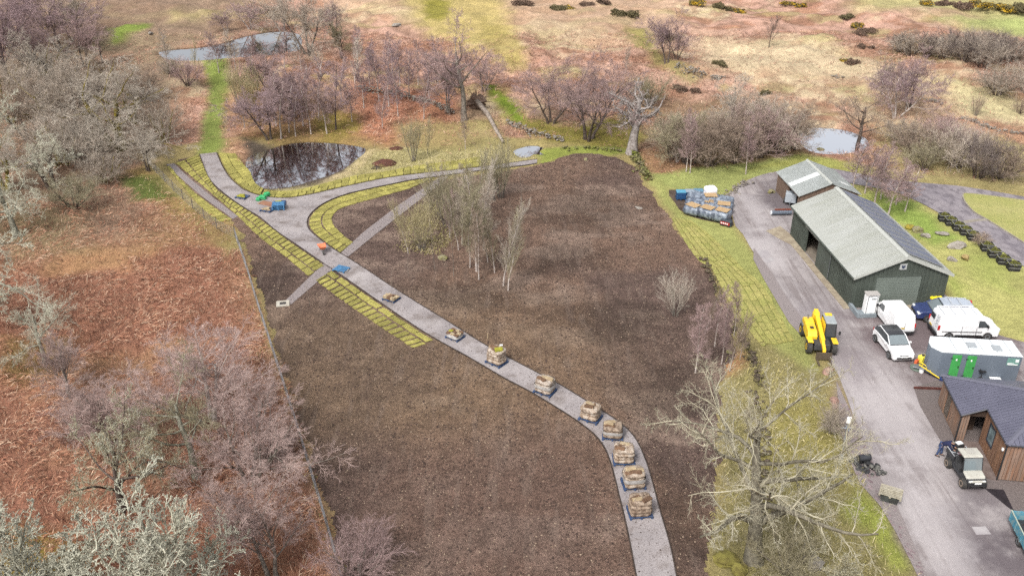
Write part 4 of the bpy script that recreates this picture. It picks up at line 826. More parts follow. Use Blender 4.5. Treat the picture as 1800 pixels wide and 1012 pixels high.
row([(f'bush{i % 2}' if i % 3 else 'round1', px, py, tp - (20 if i % 3 == 0 else 0), 'dark', tw, 1.15) for i, (px, py, tp, tw) in enumerate([(1180, 280, 205, 'olive'), (1212, 288, 195, 'brown'), (1248, 290, 190, 'brown'), (1290, 286, 180, 'brown'), (1330, 276, 175, 'mauve'), (1365, 268, 170, 'grey'), (1395, 262, 185, 'brown'), (1270, 260, 180, 'grey'), (1230, 262, 185, 'olive'), (1340, 240, 170, 'grey'), (1305, 262, 185, 'mauve'), (1190, 250, 190, 'grey')])],
    'willow scrub in the belt behind the storage bay', 'willow scrub behind the storage bay', 'willow_shrub')
PT('spread0', 1190, 286, 240, 'small whitish shrub left of the leaning birches', 'birch', 'pale', wide=0.8)
PT('birch1', 1206, 302, 190, 'leaning white birch behind the storage bay', 'birch', 'mauve')
PT('birch0', 1213, 304, 200, 'second white birch behind the storage bay', 'birch', 'mauve')
PT('birch1', 1311, 306, 200, 'pale-stemmed birch where the drive bends', 'birch', 'mauve')
PT('oak0', 1506, 264, 148, 'dark-limbed oak beside the bright pond', 'dark', 'brown', rz=0.4, wide=1.0)
PT('round1', 1574, 208, 92, 'purple birch-like tree with white stems above the oak', 'birch', 'purple', wide=1.1)
PT('round0', 1600, 190, 80, 'mauve tree behind the white-stemmed purple tree', 'dark', 'mauve', wide=1.1)
PT('round0', 1550, 165, 88, 'grey tree left of the white-stemmed purple tree', 'dark', 'grey')
PT('slim0', 1351, 84, 18, 'narrow upright tree alone on the straw hillside', 'dark', 'dark', wide=1.4)
row([(f'bush{i % 2}', px, py, tp, 'dark', 'grey' if i % 2 else 'dark', 1.25) for i, (px, py, tp) in enumerate([(1580, 92, 52), (1602, 98, 48), (1628, 100, 50), (1655, 102, 55), (1694, 108, 46), (1726, 118, 52), (1752, 110, 50), (1780, 108, 55), (1745, 92, 45), (1705, 90, 44), (1665, 92, 46)])],
    'grey scrub across the far right hillside', 'scrub on the far right hillside')
PT('bush1', 1752, 165, 104, 'big rounded grey bush right of the straw slope', 'dark', 'grey', wide=1.3)
PT('bush0', 1800, 162, 100, 'rounded grey bush at the right edge', 'dark', 'grey', wide=1.3)
PT('feather0', 1714, 204, 162, 'pollarded fan-shaped shrub on the straw slope', 'grey', 'brown', wide=0.9)
PT('bush0', 1792, 200, 170, 'small dark bush at the right edge under the rounded bush', 'dark', 'brown')
row([(f'bush{(i+1) % 2}', px, py, tp, 'dark', tw, 1.2) for i, (px, py, tp, tw) in enumerate([(1612, 275, 205, 'brown'), (1645, 268, 200, 'mauve'), (1682, 292, 205, 'grey'), (1718, 312, 225, 'dark'), (1752, 312, 235, 'brown'), (1660, 240, 195, 'mauve'), (1700, 262, 215, 'mauve'), (1625, 300, 240, 'olive'), (1590, 255, 200, 'grey')])],
    'mauve scrub above the tarmac lane', 'scrub above the tarmac lane')
row([(f'birch{i % 2}', px, py, tp, 'birch', 'mauve', 1.6) for i, (px, py, tp) in enumerate([(1536, 364, 252), (1560, 380, 275), (1498, 334, 240), (1590, 372, 290), (1520, 340, 252), (1548, 350, 262), (1575, 360, 285)])],
    'mauve birch behind the green barn', 'birches behind the green barn')
# along the old wall and the right foreground
PT('feather0', 1187, 556, 468, 'pale many-stemmed willow in the soil near the right wall', 'grey', 'pale', wide=0.8)
row([('slim0' if i % 2 else 'birch0', px, py, tp, 'birch', 'brown' if i % 2 else 'mauve', 0.85) for i, (px, py, tp) in enumerate([(1268, 640, 520), (1282, 652, 530), (1256, 610, 500), (1300, 632, 540), (1290, 590, 490), (1240, 585, 500)])],
    'thin mauve birch along the old wall', 'thin birches along the old wall')
PT('birch0', 1222, 656, 520, 'pale-footed birch at the edge of the soil left of the old wall', 'birch', 'mauve')
make_tree('hero_right', 405, [(4.4, 0.10, 0.9, 0.30)], [dict(n=11, ang=60, asd=13, lr=1.2, t0=0.22, K=9, wig=0.15, up=0.03, rr=0.5, taper=0.3), dict(n=9, ang=46, lr=0.5, K=6, wig=0.2, up=0.03, rr=0.52, t0=0.15, rmin=0.022),
          dict(n=8, ang=44, lr=0.5, K=5, wig=0.22, up=0.03, rr=0.5, t0=0.1, rmin=0.009), dict(n=9, ang=42, lr=0.6, K=3, wig=0.22, up=0.02, rr=0.6, t0=0.1, tip=0.5, rmin=0.0052)], hgt_=9.5, lichen=2500, lsize=(0.008, 0.02))
PT('hero_right', 1326, 985, 606, 'big bare lichened tree spreading over the old wall beside the drive', 'limb', 'heroic', rz=0.9, name='oak_tree', wide=0.85)
PT('hero_lichen', 1640, 1110, 0, 'lichened shrub beside the drive at the bottom edge', 'lichen', 'lichen', h=3.0, rz=0.5, name='lichen_shrub')
PT('hero_lichen', 1470, 1080, 0, 'low tangle of lichened branches right of the big bare tree', 'lichen', 'olive', h=3.4, rz=2.5, name='lichen_shrub')
PT('bush1', 1462, 760, 710, 'bare twiggy shrub near the lamp post', 'grey', 'grey')
PT('bush1', 1385, 1005, 900, 'bare shrub at the foot of the big bare tree', 'grey', 'olive')

# ------------------------------------------------------------------ dead bracken and rough grass
def blades(name, N, region, length, arch, width, cols, seed, label, upright=0.3, swirl=True):
    rg = np.random.default_rng(seed); px = rg.uniform(-60, 1860, N); py = np.zeros(N)
    x0, x1, y0, y1 = region; x = rg.uniform(x0, x1, N); y = rg.uniform(y0, y1, N)
    u, v = proj(x, y, np.zeros(N)); k = (u > -60) & (u < 1860) & (v > -80) & (v < 1060); x, y = x[k], y[k]
    return x, y, rg
def bracken(name, x0, x1, y0, y1, dens, ln, wd, seed, cols, label, field, thr=0.0, up=0.25):
    rg = np.random.default_rng(seed); N = int((x1-x0)*(y1-y0)*dens); x = rg.uniform(x0, x1, N); y = rg.uniform(y0, y1, N)
    u, v = proj(x, y, hgt(x, y)); k = (u > -40) & (u < 1840) & (v > -40) & (v < 1050); x, y = x[k], y[k]
    w = field(x, y); k = rg.uniform(0, 1, len(x)) < w; x, y = x[k], y[k]; N = len(x); z = hgt(x, y)
    th = fbm(x/4, y/4, 201, 2)*16 + rg.normal(0, 1.0, N); L = ln*rg.uniform(0.5, 1.3, N); d = np.stack([np.cos(th), np.sin(th)], 1); nrm = np.stack([-d[:, 1], d[:, 0]], 1)
    z = z + rg.uniform(0, 0.16, N)*(name == 'bracken'); hh = L*rg.uniform(0.2, 1.5, N)*up; W_ = wd*rg.uniform(0.6, 1.4, N); c = np.stack([x, y], 1)
    def P(t, hz, side): q = c + d*(L*t)[:, None] + nrm*(side*W_)[:, None]; return np.column_stack([q, z + hz])
    V = np.stack([P(np.zeros(N), np.full(N, 0.0), -.5), P(np.zeros(N), np.full(N, 0.0), .5), P(np.full(N, .5), hh, -.5), P(np.full(N, .5), hh+0.02, .5), P(np.ones(N), hh*0.5, 0.0)], 1)
    b = (np.arange(N)*5)[:, None, None]; F = (np.array([(0, 1, 3), (0, 3, 2), (2, 3, 4)])[None] + b).reshape(-1, 3)
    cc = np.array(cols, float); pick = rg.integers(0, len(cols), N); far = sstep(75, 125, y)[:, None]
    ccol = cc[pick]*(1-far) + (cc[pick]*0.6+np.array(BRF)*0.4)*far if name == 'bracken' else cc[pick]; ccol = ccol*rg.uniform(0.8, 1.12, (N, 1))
    a = np.clip(ccol, 0, 255)/255; a = np.where(a <= 0.04045, a/12.92, ((a+0.055)/1.055)**2.4)/1.35
    me = np_mesh(name, V.reshape(-1, 3), F, False, np.repeat(a, 5, 0)); o = link(name, me, None, MATS.get('dry_stalk') or attr_mat('dry_stalk', fine=(3.0,), amp=(0.15,), bump=0)); tag(o, label, None, None, 'stuff'); return o
from_grid = lambda arr: (lambda x, y: arr.reshape(ny, nx)[np.clip(np.searchsorted(gy, y), 0, ny-1), np.clip(np.searchsorted(gx, x), 0, nx-1)])
fb = from_grid(gbr)
RST = [(176, 126, 102), (198, 158, 132), (152, 102, 82), (214, 184, 158), (184, 140, 114), (126, 84, 70), (104, 72, 60), (168, 120, 92)]
outside = lambda x, y: sdf(SOILW, x, y) > 0.15
PATHW = np.array(wPL + wPR + wPU); clear = lambda x, y: (sdf(SOILW, x, y) > 0.1) & (sdf(PATHW, x, y) > 0.3)
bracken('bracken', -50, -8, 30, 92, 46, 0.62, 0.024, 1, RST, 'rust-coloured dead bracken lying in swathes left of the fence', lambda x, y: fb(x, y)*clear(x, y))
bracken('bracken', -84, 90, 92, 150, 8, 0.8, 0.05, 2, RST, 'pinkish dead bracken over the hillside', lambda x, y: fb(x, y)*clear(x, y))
STRAW = [(196, 182, 138), (176, 164, 106), (160, 152, 92), (208, 194, 154), (146, 140, 84)]
pond_edge = np.array(GP([(470, 334), (540, 326), (600, 308), (640, 270), (700, 258), (800, 268), (900, 262), (930, 278), (800, 292), (640, 306), (540, 326), (480, 336)]))
clump = np.array(GP([(698, 432), (720, 385), (750, 350), (792, 370), (798, 430), (770, 448), (735, 446), (712, 444)]))
bank = np.array(GP([(1262, 500), (1310, 590), (1400, 640), (1470, 740), (1540, 880), (1610, 1040), (1245, 1040), (1262, 900), (1270, 760), (1290, 610)]))
fence_strip = np.array(GP([(250, 290), (300, 340), (400, 405), (440, 500), (470, 600), (520, 740), (590, 980), (575, 980), (500, 740), (455, 620), (420, 500), (385, 430), (290, 380), (235, 320)]))
inp = lambda P, d=0.0: (lambda x, y: (sdf(P, x, y) < d)*1.0)
for P, dn, seed, lb in ((pond_edge, 26, 11, 'straw-coloured grass along the bank of the dark pond'), (clump, 45, 12, 'pale dry grass under the clump of slender trees'), (bank, 20, 13, 'rough pale grass on the bank under the big bare tree'), (fence_strip, 9, 14, 'tussocky grass along the wire fence')):
    lo, hi = P.min(0)-1, P.max(0)+1
    bracken('grass', lo[0], hi[0], lo[1], hi[1], dn, 0.34, 0.022, seed, STRAW, lb, lambda x, y, P=P: sstep(0.6, -0.8, sdf(P, x, y) + (fbm(x/1.5, y/1.5, 7, 3)-0.5)*1.5), up=0.7)
# ------------------------------------------------------------------ buildings
M_roofsage = mat('sage_roof_sheet', S(204, 206, 200), 0.6, c2=S(194, 196, 188), scale=0.5, detail=6, c3=S(172, 174, 156), scale3=0.9, amt3=0.22, spec=0.4, stretch=(0.35, 2.0, 1.0))
M_green = mat('green_steel_cladding', S(100, 108, 99), 0.6, c2=S(88, 95, 87), scale=0.8, spec=0.3)
M_greenL = mat('green_roller_door', S(142, 151, 142), 0.55, c2=S(132, 141, 132), scale=1.0, spec=0.3)
M_trim = plain('pale_roof_trim', S(214, 216, 208), 0.5)
M_darkhole = plain('barn_interior', S(70, 66, 62), 0.9)
M_panel = mat('solar_glass', S(130, 140, 164), 0.3, c2=S(118, 128, 152), scale=0.6, spec=0.6)
M_alu = plain('aluminium_frame', S(206, 210, 214), 0.35, 0.6)
M_white = plain('white_paint', (0.80, 0.80, 0.79), 0.35, spec=0.5)
M_black = plain('black_plastic', (0.025, 0.025, 0.027), 0.5)
M_tyre = mat('tyre_rubber', (0.03, 0.029, 0.028), 0.85, c2=(0.06, 0.055, 0.05), scale=6)
M_glass = mat('tinted_glass', (0.035, 0.042, 0.047), 0.05, c2=(0.05, 0.058, 0.062), scale=1.0, spec=0.7)
M_glassl = mat('windscreen_glass', (0.16, 0.19, 0.20), 0.06, c2=(0.13, 0.15, 0.16), scale=1.0, spec=0.8)
M_red = plain('red_lens', (0.42, 0.02, 0.02), 0.3)
M_lens = plain('clear_lens', (0.62, 0.64, 0.66), 0.12, spec=0.7)
M_plateY = plain('yellow_plate', S(220, 190, 90, 1.4), 0.5); M_plateW = plain('white_plate', (0.75, 0.75, 0.73), 0.5)
M_steel = plain('grey_steel', S(150, 154, 158), 0.5, 0.3)
def sheet_rib(o, p0, p1, down, w, hgt_, n):
    """ribs running down a roof or wall, spread from p0 to p1"""
    p0, p1, down = Vector(p0), Vector(p1), Vector(down); nrm = (p1-p0).cross(down).normalized(); along = (p1-p0).normalized()
    if nrm.z < -1e-6: nrm = -nrm
    for i in range(n):
        c = p0 + (p1-p0)*((i+0.5)/n); a, b = c-along*w/2, c+along*w/2
        o.loft([[tuple(a), tuple(b), tuple(b+nrm*hgt_), tuple(a+nrm*hgt_)], [tuple(a+down), tuple(b+down), tuple(b+down+nrm*hgt_), tuple(a+down+nrm*hgt_)]])
# the big barn: x across the front, y towards the back
Wd, Ln, He, Hr = 7.7, 14.2, 2.9, 4.5
barn = thing('steel_barn', 'long green steel barn with a sage roof and solar panels', 'barn', (27.3, 64.25, 0.03), math.radians(4))
o = MB(); t = 0.12
o.box(0, t, 0, 4.3, 0, He).box(0, t, 4.3+3.4, 7.9, 0, He)                                   # left wall, with the open bay between
o = MB()
o.box(0, t, 0, 7.6, 0.0, He); o.box(0, t, 10.4, Ln, 0.0, He); o.box(0, t, 7.6, 10.4, 2.45, He)
o.box(Wd-t, Wd, 0, Ln, 0, He); o.box(t, Wd-t, Ln-t, Ln, 0, He)
o.prism_y([(t, He), (Wd-t, He), (Wd/2, Hr-0.08)], Ln-t, Ln); o.prism_y([(t, He), (Wd-t, He), (Wd/2, Hr-0.08)], 0, t)
o.box(t, 1.75, 0, t, 0, He); o.box(5.5, Wd-t, 0, t, 0, He); o.box(1.75, 5.5, 0, t, 2.75, He)
wl_ = o.build('wall', M_green, barn)
o = MB()
for k in range(22):
    x = 0.12 + k*Wd/22
    if 1.6 < x < 5.6: z0 = 2.78
    else: z0 = 0.02
    zt = He + (Hr-0.08-He)*(1-abs(x-Wd/2)/(Wd/2)) - 0.06
    o.box(x, x+0.17, -0.045, -0.002, z0, zt)
o.build('cladding_rib', M_green, barn)
for y0_, y1_ in ((0.0, 4.6), (10.5, Ln)):
    o = MB()
    for k in range(46):
        y = 0.1 + k*Ln/46
        if y0_ < y and y+0.16 < y1_: o.box(-0.035, -0.002, y, y+0.16, 0.02, He-0.05)
    o.build('cladding_rib', M_green, barn)
o = MB(); o.box(1.75, 5.5, 0.04, 0.075, 0.05, 2.75)
rd = o.build('roller_door', M_greenL, barn)
o = MB()
for k in range(18): o.box(1.78, 5.47, 0.012, 0.038, 0.08+k*0.148, 0.08+k*0.148+0.125)
o.build('slat', M_greenL, rd)
o = MB(); o.box(1.62, 1.75, -0.06, 0.03, 0.02, 2.86).box(5.5, 5.63, -0.06, 0.03, 0.02, 2.86).box(1.75, 5.5, -0.06, 0.03, 2.75, 2.86)
o.build('door_frame', M_green, barn)
ov = 0.25; sl = (Hr-He)/(Wd/2); ze = He - ov*sl
o = MB()
for s in (-1, 1):
    xe = -ov if s < 0 else Wd+ov
    o.quad3((Wd/2, -ov, Hr), (xe, -ov, ze), (xe, Ln+ov, ze), (Wd/2, Ln+ov, Hr), 0.0)
me_r = o
o = MB()
for s in (-1, 1):
    xe = -ov if s < 0 else Wd+ov; a = [(Wd/2, Hr), (xe, ze), (xe, ze+0.05), (Wd/2, Hr+0.05)]
    o.prism_y(a, -ov, Ln+ov)
rf = o.build('roof', M_roofsage, barn)
o = MB()
sheet_rib(o, (Wd/2-0.12, -ov+0.05, Hr), (Wd/2-0.12, Ln+ov-0.05, Hr), (-Wd/2-ov+0.12, 0, -(Hr-ze)), 0.09, 0.058, 64)
o.build('roof_rib', M_roofsage, rf)
o = MB(); sheet_rib(o, (Wd/2+0.12, -ov+0.05, Hr), (Wd/2+0.12, Ln+ov-0.05, Hr), (Wd/2+ov-0.12, 0, -(Hr-ze)), 0.09, 0.058, 64)
o.build('roof_rib', M_roofsage, rf)
o = MB(); o.prism_y([(Wd/2-0.24, Hr-0.02), (Wd/2, Hr+0.11), (Wd/2+0.24, Hr-0.02), (Wd/2+0.22, Hr+0.06), (Wd/2, Hr+0.15), (Wd/2-0.22, Hr+0.06)][::-1], -ov-0.03, Ln+ov+0.03)
o.build('ridge_cap', M_trim, rf)
o = MB()
for s in (-1, 1):
    xe = -ov if s < 0 else Wd+ov
    o.prism_y([(Wd/2, Hr-0.14), (xe, ze-0.14), (xe, ze+0.10), (Wd/2, Hr+0.10)], -ov-0.05, -ov-0.004)
o.build('verge_trim', M_trim, rf)
o = MB(); o.tube([(-ov-0.05, -ov, ze-0.02), (-ov-0.05, Ln+ov, ze-0.02)], 0.06, 6); o.build('gutter', M_green, rf)
# solar array on the far slope: ten columns of two panels
for k in range(10):
    for r in range(2):
        y0 = 0.25 + k*1.37; u0 = 0.32 + r*1.72
        def rp(u, y, h): return (Wd/2 + u*math.cos(math.atan(sl)), y, Hr - u*math.sin(math.atan(sl)) + h)
        pa = link('solar_panel', None, barn)
        o = MB(); o.quad3(rp(u0, y0, 0.16), rp(u0+1.66, y0, 0.16), rp(u0+1.66, y0+1.30, 0.16), rp(u0, y0+1.30, 0.16), 0.03); o.build('frame', M_alu, pa)
        o = MB(); o.quad3(rp(u0+0.07, y0+0.19, 0.194), rp(u0+1.59, y0+0.19, 0.194), rp(u0+1.59, y0+1.11, 0.194), rp(u0+0.07, y0+1.11, 0.194), 0.006); o.build('pane', M_panel, pa)
# round shield badge on the gable
bd = link('badge', None, barn)
o = MB(); o.box(3.42, 3.98, -0.10, -0.05, 3.36, 3.86); o.build('plate', mat('badge_plate', S(206, 208, 206), 0.6), bd)
o = MB(); o.prism_y([(3.56, 3.76), (3.56, 3.58), (3.70, 3.43), (3.84, 3.58), (3.84, 3.76), (3.70, 3.70)], -0.118, -0.103); o.build('emblem', plain('emblem_blue', S(74, 84, 110), 0.6), bd)
o = MB(); o.box(t+0.01, Wd-t-0.01, t+0.01, Ln-t-0.01, 0.0, 0.03); o.build('floor', mat('barn_floor', S(172, 160, 144), 0.9, c2=S(140, 128, 116), scale=1), barn)
sh = link('sliding_door', None, barn); o = MB(); o.box(-0.075, -0.04, 4.7, 7.6, 0.05, He-0.1); o.build('panel', M_green, sh); o = MB(); o.box(-0.11, -0.078, 5.6, 5.7, 1.3, 1.34).box(-0.11, -0.078, 4.7, 4.74, 0.05, He-0.1); o.build('handle', M_steel, sh)
o = MB(); o.box(-0.16, -0.04, 7.4, 10.6, 2.42, 2.62); o.build('door_track', plain('track_grey', S(168, 168, 160), 0.6), barn)
apr = [(-0.55, -0.15), (-0.02, -0.15), (-0.02, Ln), (-0.35, Ln+1.8), (-2.0, Ln+0.9), (-1.3, Ln-1.0), (-0.7, Ln-2.2)]
o = MB(); o.prism(apr, -0.02, 0.07); ap = o.build('concrete_apron', mat('apron_concrete', S(206, 192, 166), 0.9, c2=S(176, 160, 138), scale=1.5, c3=S(150, 136, 118), scale3=5, amt3=0.4)); ap.location = barn.location; ap.rotation_euler = barn.rotation_euler; tag(ap, kind='structure')
o = MB(); o.box(1.5, 5.8, -0.5, -0.01, 0, 0.08); ap = o.build('door_sill', MATS['apron_concrete']); ap.location = barn.location; ap.rotation_euler = barn.rotation_euler; tag(ap, kind='structure')

# the timber shed behind it
M_wood = mat('brown_weatherboard', S(146, 122, 106), 0.9, c2=S(118, 96, 82), scale=1.5, stretch=(6, 6, 0.6), c3=S(172, 150, 132), scale3=3, amt3=0.4)
M_roofgrey = mat('grey_fibre_roof', S(196, 201, 200), 0.7, c2=S(182, 187, 184), scale=0.8, c3=S(168, 172, 166), scale3=5, amt3=0.3)
shed = thing('timber_shed', 'small brown timber shed with a pale grey roof behind the barn', 'shed', (28.25, 83.0, 0.03), math.radians(4.3))
sW, sL, sE, sR = 5.9, 6.4, 2.1, 3.25
o = MB(); o.box(0, 0.1, 0, 0.5, 0, sE).box(0, 0.1, 3.1, sL, 0, sE).box(0, 0.1, 0.5, 3.1, 1.75, sE).box(sW-0.1, sW, 0, sL, 0, sE).box(0.1, sW-0.1, 0, 0.1, 0, sE).box(0.1, sW-0.1, sL-0.1, sL, 0, sE)
o.prism_y([(0.1, sE), (sW-0.1, sE), (sW/2, sR-0.06)], 0, 0.1).prism_y([(0.1, sE), (sW-0.1, sE), (sW/2, sR-0.06)], sL-0.1, sL); o.build('wall', M_wood, shed)
for k in range(16):
    y = 0.05+k*sL/16
    o = MB(); o.box(-0.03, -0.002, y, y+sL/16-0.05, 0.02 if not 0.45 < y+0.2 < 3.1 else 1.77, sE-0.04); o.build('plank', M_wood, shed)
for k in range(15):
    x = 0.03+k*sW/15; xm = x+sW/30
    o = MB(); o.box(x, x+sW/15-0.05, -0.03, -0.002, 0.02, sE + (sR-0.1-sE)*(1-abs(xm-sW/2)/(sW/2)) - 0.06); o.build('plank', M_wood, shed)
sl2 = (sR-sE)/(sW/2); ze2 = sE-0.2*sl2
o = MB(); o.prism_y([(sW/2, sR), (-0.2, ze2), (-0.2, ze2+0.05), (sW/2, sR+0.05)], -0.2, sL+0.2).prism_y([(sW/2, sR), (sW+0.2, ze2), (sW+0.2, ze2+0.05), (sW/2, sR+0.05)][::-1], -0.2, sL+0.2)
rs = o.build('roof', M_roofgrey, shed)
o = MB(); sheet_rib(o, (sW/2-0.1, -0.16, sR), (sW/2-0.1, sL+0.16, sR), (-sW/2-0.1, 0, -(sR-ze2)), 0.07, 0.07, 34); sheet_rib(o, (sW/2+0.1, -0.16, sR), (sW/2+0.1, sL+0.16, sR), (sW/2+0.1, 0, -(sR-ze2)), 0.07, 0.07, 34); o.build('roof_rib', M_roofgrey, rs)
o = MB(); o.prism_y([(sW/2-0.2, sR-0.01), (sW/2, sR+0.12), (sW/2+0.2, sR-0.01), (sW/2, sR+0.16)], -0.22, sL+0.22); o.build('ridge_cap', M_trim, rs)
M_sky = plain('white_skylight', (0.72, 0.74, 0.72), 0.3)
def slope_strip(o, y0, y1, u0, u1, side):
    def q(u, y, h): return (sW/2 + side*u*sW/2*1.03, y, sR - u*(sR-ze2) + h)
    o.loft([[q(u0, y0, 0.09), q(u1, y0, 0.09), q(u1, y1, 0.09), q(u0, y1, 0.09)], [q(u0, y0, 0.115), q(u1, y0, 0.115), q(u1, y1, 0.115), q(u0, y1, 0.115)]])
o = MB(); slope_strip(o, 2.4, 3.2, 0.08, 1.0, -1); o.build('skylight', M_sky, shed)
o = MB(); slope_strip(o, 1.3, 2.1, 0.55, 0.85, 1); o.build('skylight', M_sky, shed)
o = MB(); o.box(0.1, sW-0.1, 0.1, sL-0.1, 0.0, 0.02); o.build('floor', M_darkhole, shed)
# machine parked in its doorway
mc = thing('compressor', 'pale grey machine standing in the doorway of the timber shed', 'machine', (*G(1389, 358), 0.04), math.radians(-20))
o = MB(); o.prism_x([(-0.7, 0.3), (0.7, 0.3), (0.7, 1.05), (0.3, 1.3), (-0.7, 1.3)], -0.55, 0.55); o.build('body', plain('machine_grey', S(206, 214, 222), 0.5), mc, bevel=0.05)
o = MB()
for s in (-1, 1): o.tube([(s*0.58, 0, 0.28), (s*0.72, 0, 0.28)], 0.28, 12)
o.build('wheel', M_tyre, mc)
o = MB(); o.tube([(0, -0.7, 0.4), (0, -1.3, 0.3)], 0.04, 6); o.build('drawbar', M_steel, mc)

# the cabin: origin at the left end of its porch step, y back along the left wall
M_larch = mat('larch_cladding', S(176, 132, 100), 0.85, c2=S(138, 100, 80), scale=1.2, stretch=(7, 7, 0.5), c3=S(196, 164, 140), scale3=2.0, amt3=0.5, rand=0.14)
M_larchg = mat('weathered_larch', S(172, 148, 132), 0.9, c2=S(146, 118, 102), scale=1.2, stretch=(7, 7, 0.5), c3=S(186, 126, 84), scale3=1.5, amt3=0.35, rand=0.12)
M_roofdk = mat('dark_grey_steel_roof', S(122, 122, 140), 0.45, c2=S(112, 112, 130), scale=0.8, spec=0.5)
M_trimdk = plain('anthracite_trim', S(70, 72, 82), 0.5)
cab = thing('larch_cabin', 'larch-clad cabin with a dark ribbed hipped roof at the right edge', 'cabin', (28.22, 46.71, 0.04), math.radians(-8))
k_ = 0.45; zb_ = 2.1; XD, YD, YA = 1.4, -3.65, 4.55; zD = zb_ + k_*XD
yr = ((zb_ + k_*YA) - (zD - k_*YD))/(2*k_); zr = zD + k_*(yr-YD); xr = (zr-zb_)/k_; XE = 11.0
rfc = link('roof', None, cab)
o = MB(); th = 0.06
def cap(poly): o.loft([[(x, y, z-th) for x, y, z in poly], list(poly)])
cap([(0, 0, zb_), (XD, 0, zD), (XD, YD, zD), (xr, yr, zr), (0, YA, zb_)])
o.build('roof_slope', M_roofdk, rfc)
o = MB(); cap([(XD, YD, zD), (XE, YD, zD), (XE, yr, zr), (xr, yr, zr)]); o.build('roof_slope', M_roofdk, rfc)
o = MB(); cap([(0, YA, zb_), (xr, yr, zr), (XE, yr, zr), (XE, YA, zb_)]); o.build('roof_slope', M_roofdk, rfc)
o = MB(); y = YD+0.12
while y < YA-0.1:                                                     # standing seams up the left slope
    x0 = 0.0 if y > 0 else XD; x1 = (YA-y)/(YA-yr)*xr if y > yr else XD + (y-YD)/(yr-YD)*(xr-XD)
    if x1-x0 > 0.15: o.loft([[(x, y+d, zb_+k_*x+e) for d, e in ((0, 0), (0.055, 0), (0.055, 0.06), (0, 0.06))] for x in (x0, x1)])
    y += 0.26
x = XD+0.2
while x < XE:                                                         # and up the front slope
    y1 = YD + (x-XD)/(xr-XD)*(yr-YD) if x < xr else yr
    if y1-YD > 0.15: o.loft([[(x+d, yy, zD+k_*(yy-YD)+e) for d, e in ((0, 0), (0.055, 0), (0.055, 0.06), (0, 0.06))] for yy in (YD, y1)])
    x += 0.26
o.build('standing_seam', M_roofdk, rfc)
o = MB(); M_flash = plain('hip_flashing', S(124, 124, 140), 0.5)
for a, b in (((0, YA, zb_), (xr, yr, zr)), ((XD, YD, zD), (xr, yr, zr)), ((xr, yr, zr), (XE, yr, zr))):
    a, b = Vector(a)+Vector((0, 0, 0.045)), Vector(b)+Vector((0, 0, 0.045)); d = (b-a).normalized(); s = d.cross(Vector((0, 0, 1))).normalized()*0.16
    o.loft([[tuple(p-s-Vector((0, 0, 0.05))), tuple(p+Vector((0, 0, 0.05))), tuple(p+s-Vector((0, 0, 0.05))), tuple(p-Vector((0, 0, 0.02)))] for p in (a, b)])
o.build('hip_flashing', M_flash, rfc)
o = MB()
for a, b in (((0, YA, zb_), (0, 0, zb_)), ((0, 0, zb_), (XD, 0, zD)), ((XD, 0, zD), (XD, YD, zD)), ((XD, YD, zD), (XE, YD, zD))):
    o.tube([(a[0], a[1], a[2]-0.05), (b[0], b[1], b[2]-0.05)], 0.055, 6)
o.build('eaves_trim', M_trimdk, rfc)
o = MB(); i_ = 0.16                                                     # walls behind the boards
o.box(i_, i_+0.1, 0.2, YA-0.2, 0, zb_-0.02); o.box(XD+i_, XD+i_+0.1, YD+0.2, 0.2, 0, zD-0.05); o.box(XD+i_, XE-0.2, YD+0.18, YD+0.28, 0, zD-0.05)
o.box(i_+0.1, 0.62, 0.2, 0.3, 0, zb_-0.02); o.box(0.62, XD+i_, 0.2, 0.3, 1.95, zb_+0.25); o.box(i_, XE-0.2, YA-0.3, YA-0.2, 0, zb_-0.05)
o.box(0.62, XD+i_, 1.5, 1.6, 0, zb_+0.3)
o.build('wall', plain('cabin_lining', S(84, 66, 54), 0.9), cab)
def boards(x0, y0, x1, y1, z0, ztop, m, w=0.145, skip=()):
    L = math.hypot(x1-x0, y1-y0); n = int(L/w); dx, dy = (x1-x0)/L, (y1-y0)/L; nx_, ny_ = dy, -dx
    for i in range(n):
        a = i*L/n; b = a + L/n - 0.022; zs = [(z0, ztop)]
        for s0, s1, sz0, sz1 in skip:
            if b > s0 and a < s1: zs = [(z0, sz0), (sz1, ztop)]
        for za, zb in zs:
            if zb-za < 0.05: continue
            j = 0.025 + (i % 3)*0.004; P = [(x0+dx*a, y0+dy*a), (x0+dx*b, y0+dy*b)]
            o = MB(); o.prism([P[0], P[1], (P[1][0]+nx_*j, P[1][1]+ny_*j), (P[0][0]+nx_*j, P[0][1]+ny_*j)], za, zb); o.build('board', m, cab)
boards(i_-0.004, YA-0.2, i_-0.004, 0.2, 0.05, zb_-0.03, M_larchg, skip=((1.15, 2.15, 0.1, 1.95),))
boards(XD+i_-0.004, 0.2, XD+i_-0.004, YD+0.2, 0.05, zD-0.06, M_larch, skip=((0.95, 1.85, 0.95, 2.15),))
boards(XD+i_, YD+0.175, XE-0.2, YD+0.175, 0.05, zD-0.06, M_larchg, w=0.2)
boards(i_, 0.195, 0.62, 0.195, 0.05, zb_-0.03, M_larchg)
dr = link('door', None, cab); o = MB(); o.box(i_+0.0, i_+0.05, YA-0.2-2.13, YA-0.2-1.17, 0.1, 1.95); o.build('panel', mat('pale_door', S(196, 182, 168), 0.8, c2=S(170, 154, 140), scale=2), dr)
o = MB(); o.box(i_-0.05, i_+0.05, YA-1.37, YA-1.33, 0.05, 2.0).box(i_-0.05, i_+0.05, YA-2.37, YA-2.33, 0.05, 2.0); o.build('door_frame', M_larch, dr)
wi = link('window', None, cab); xw = XD+i_-0.06
o = MB(); ya, yb = 0.2-1.85, 0.2-0.95
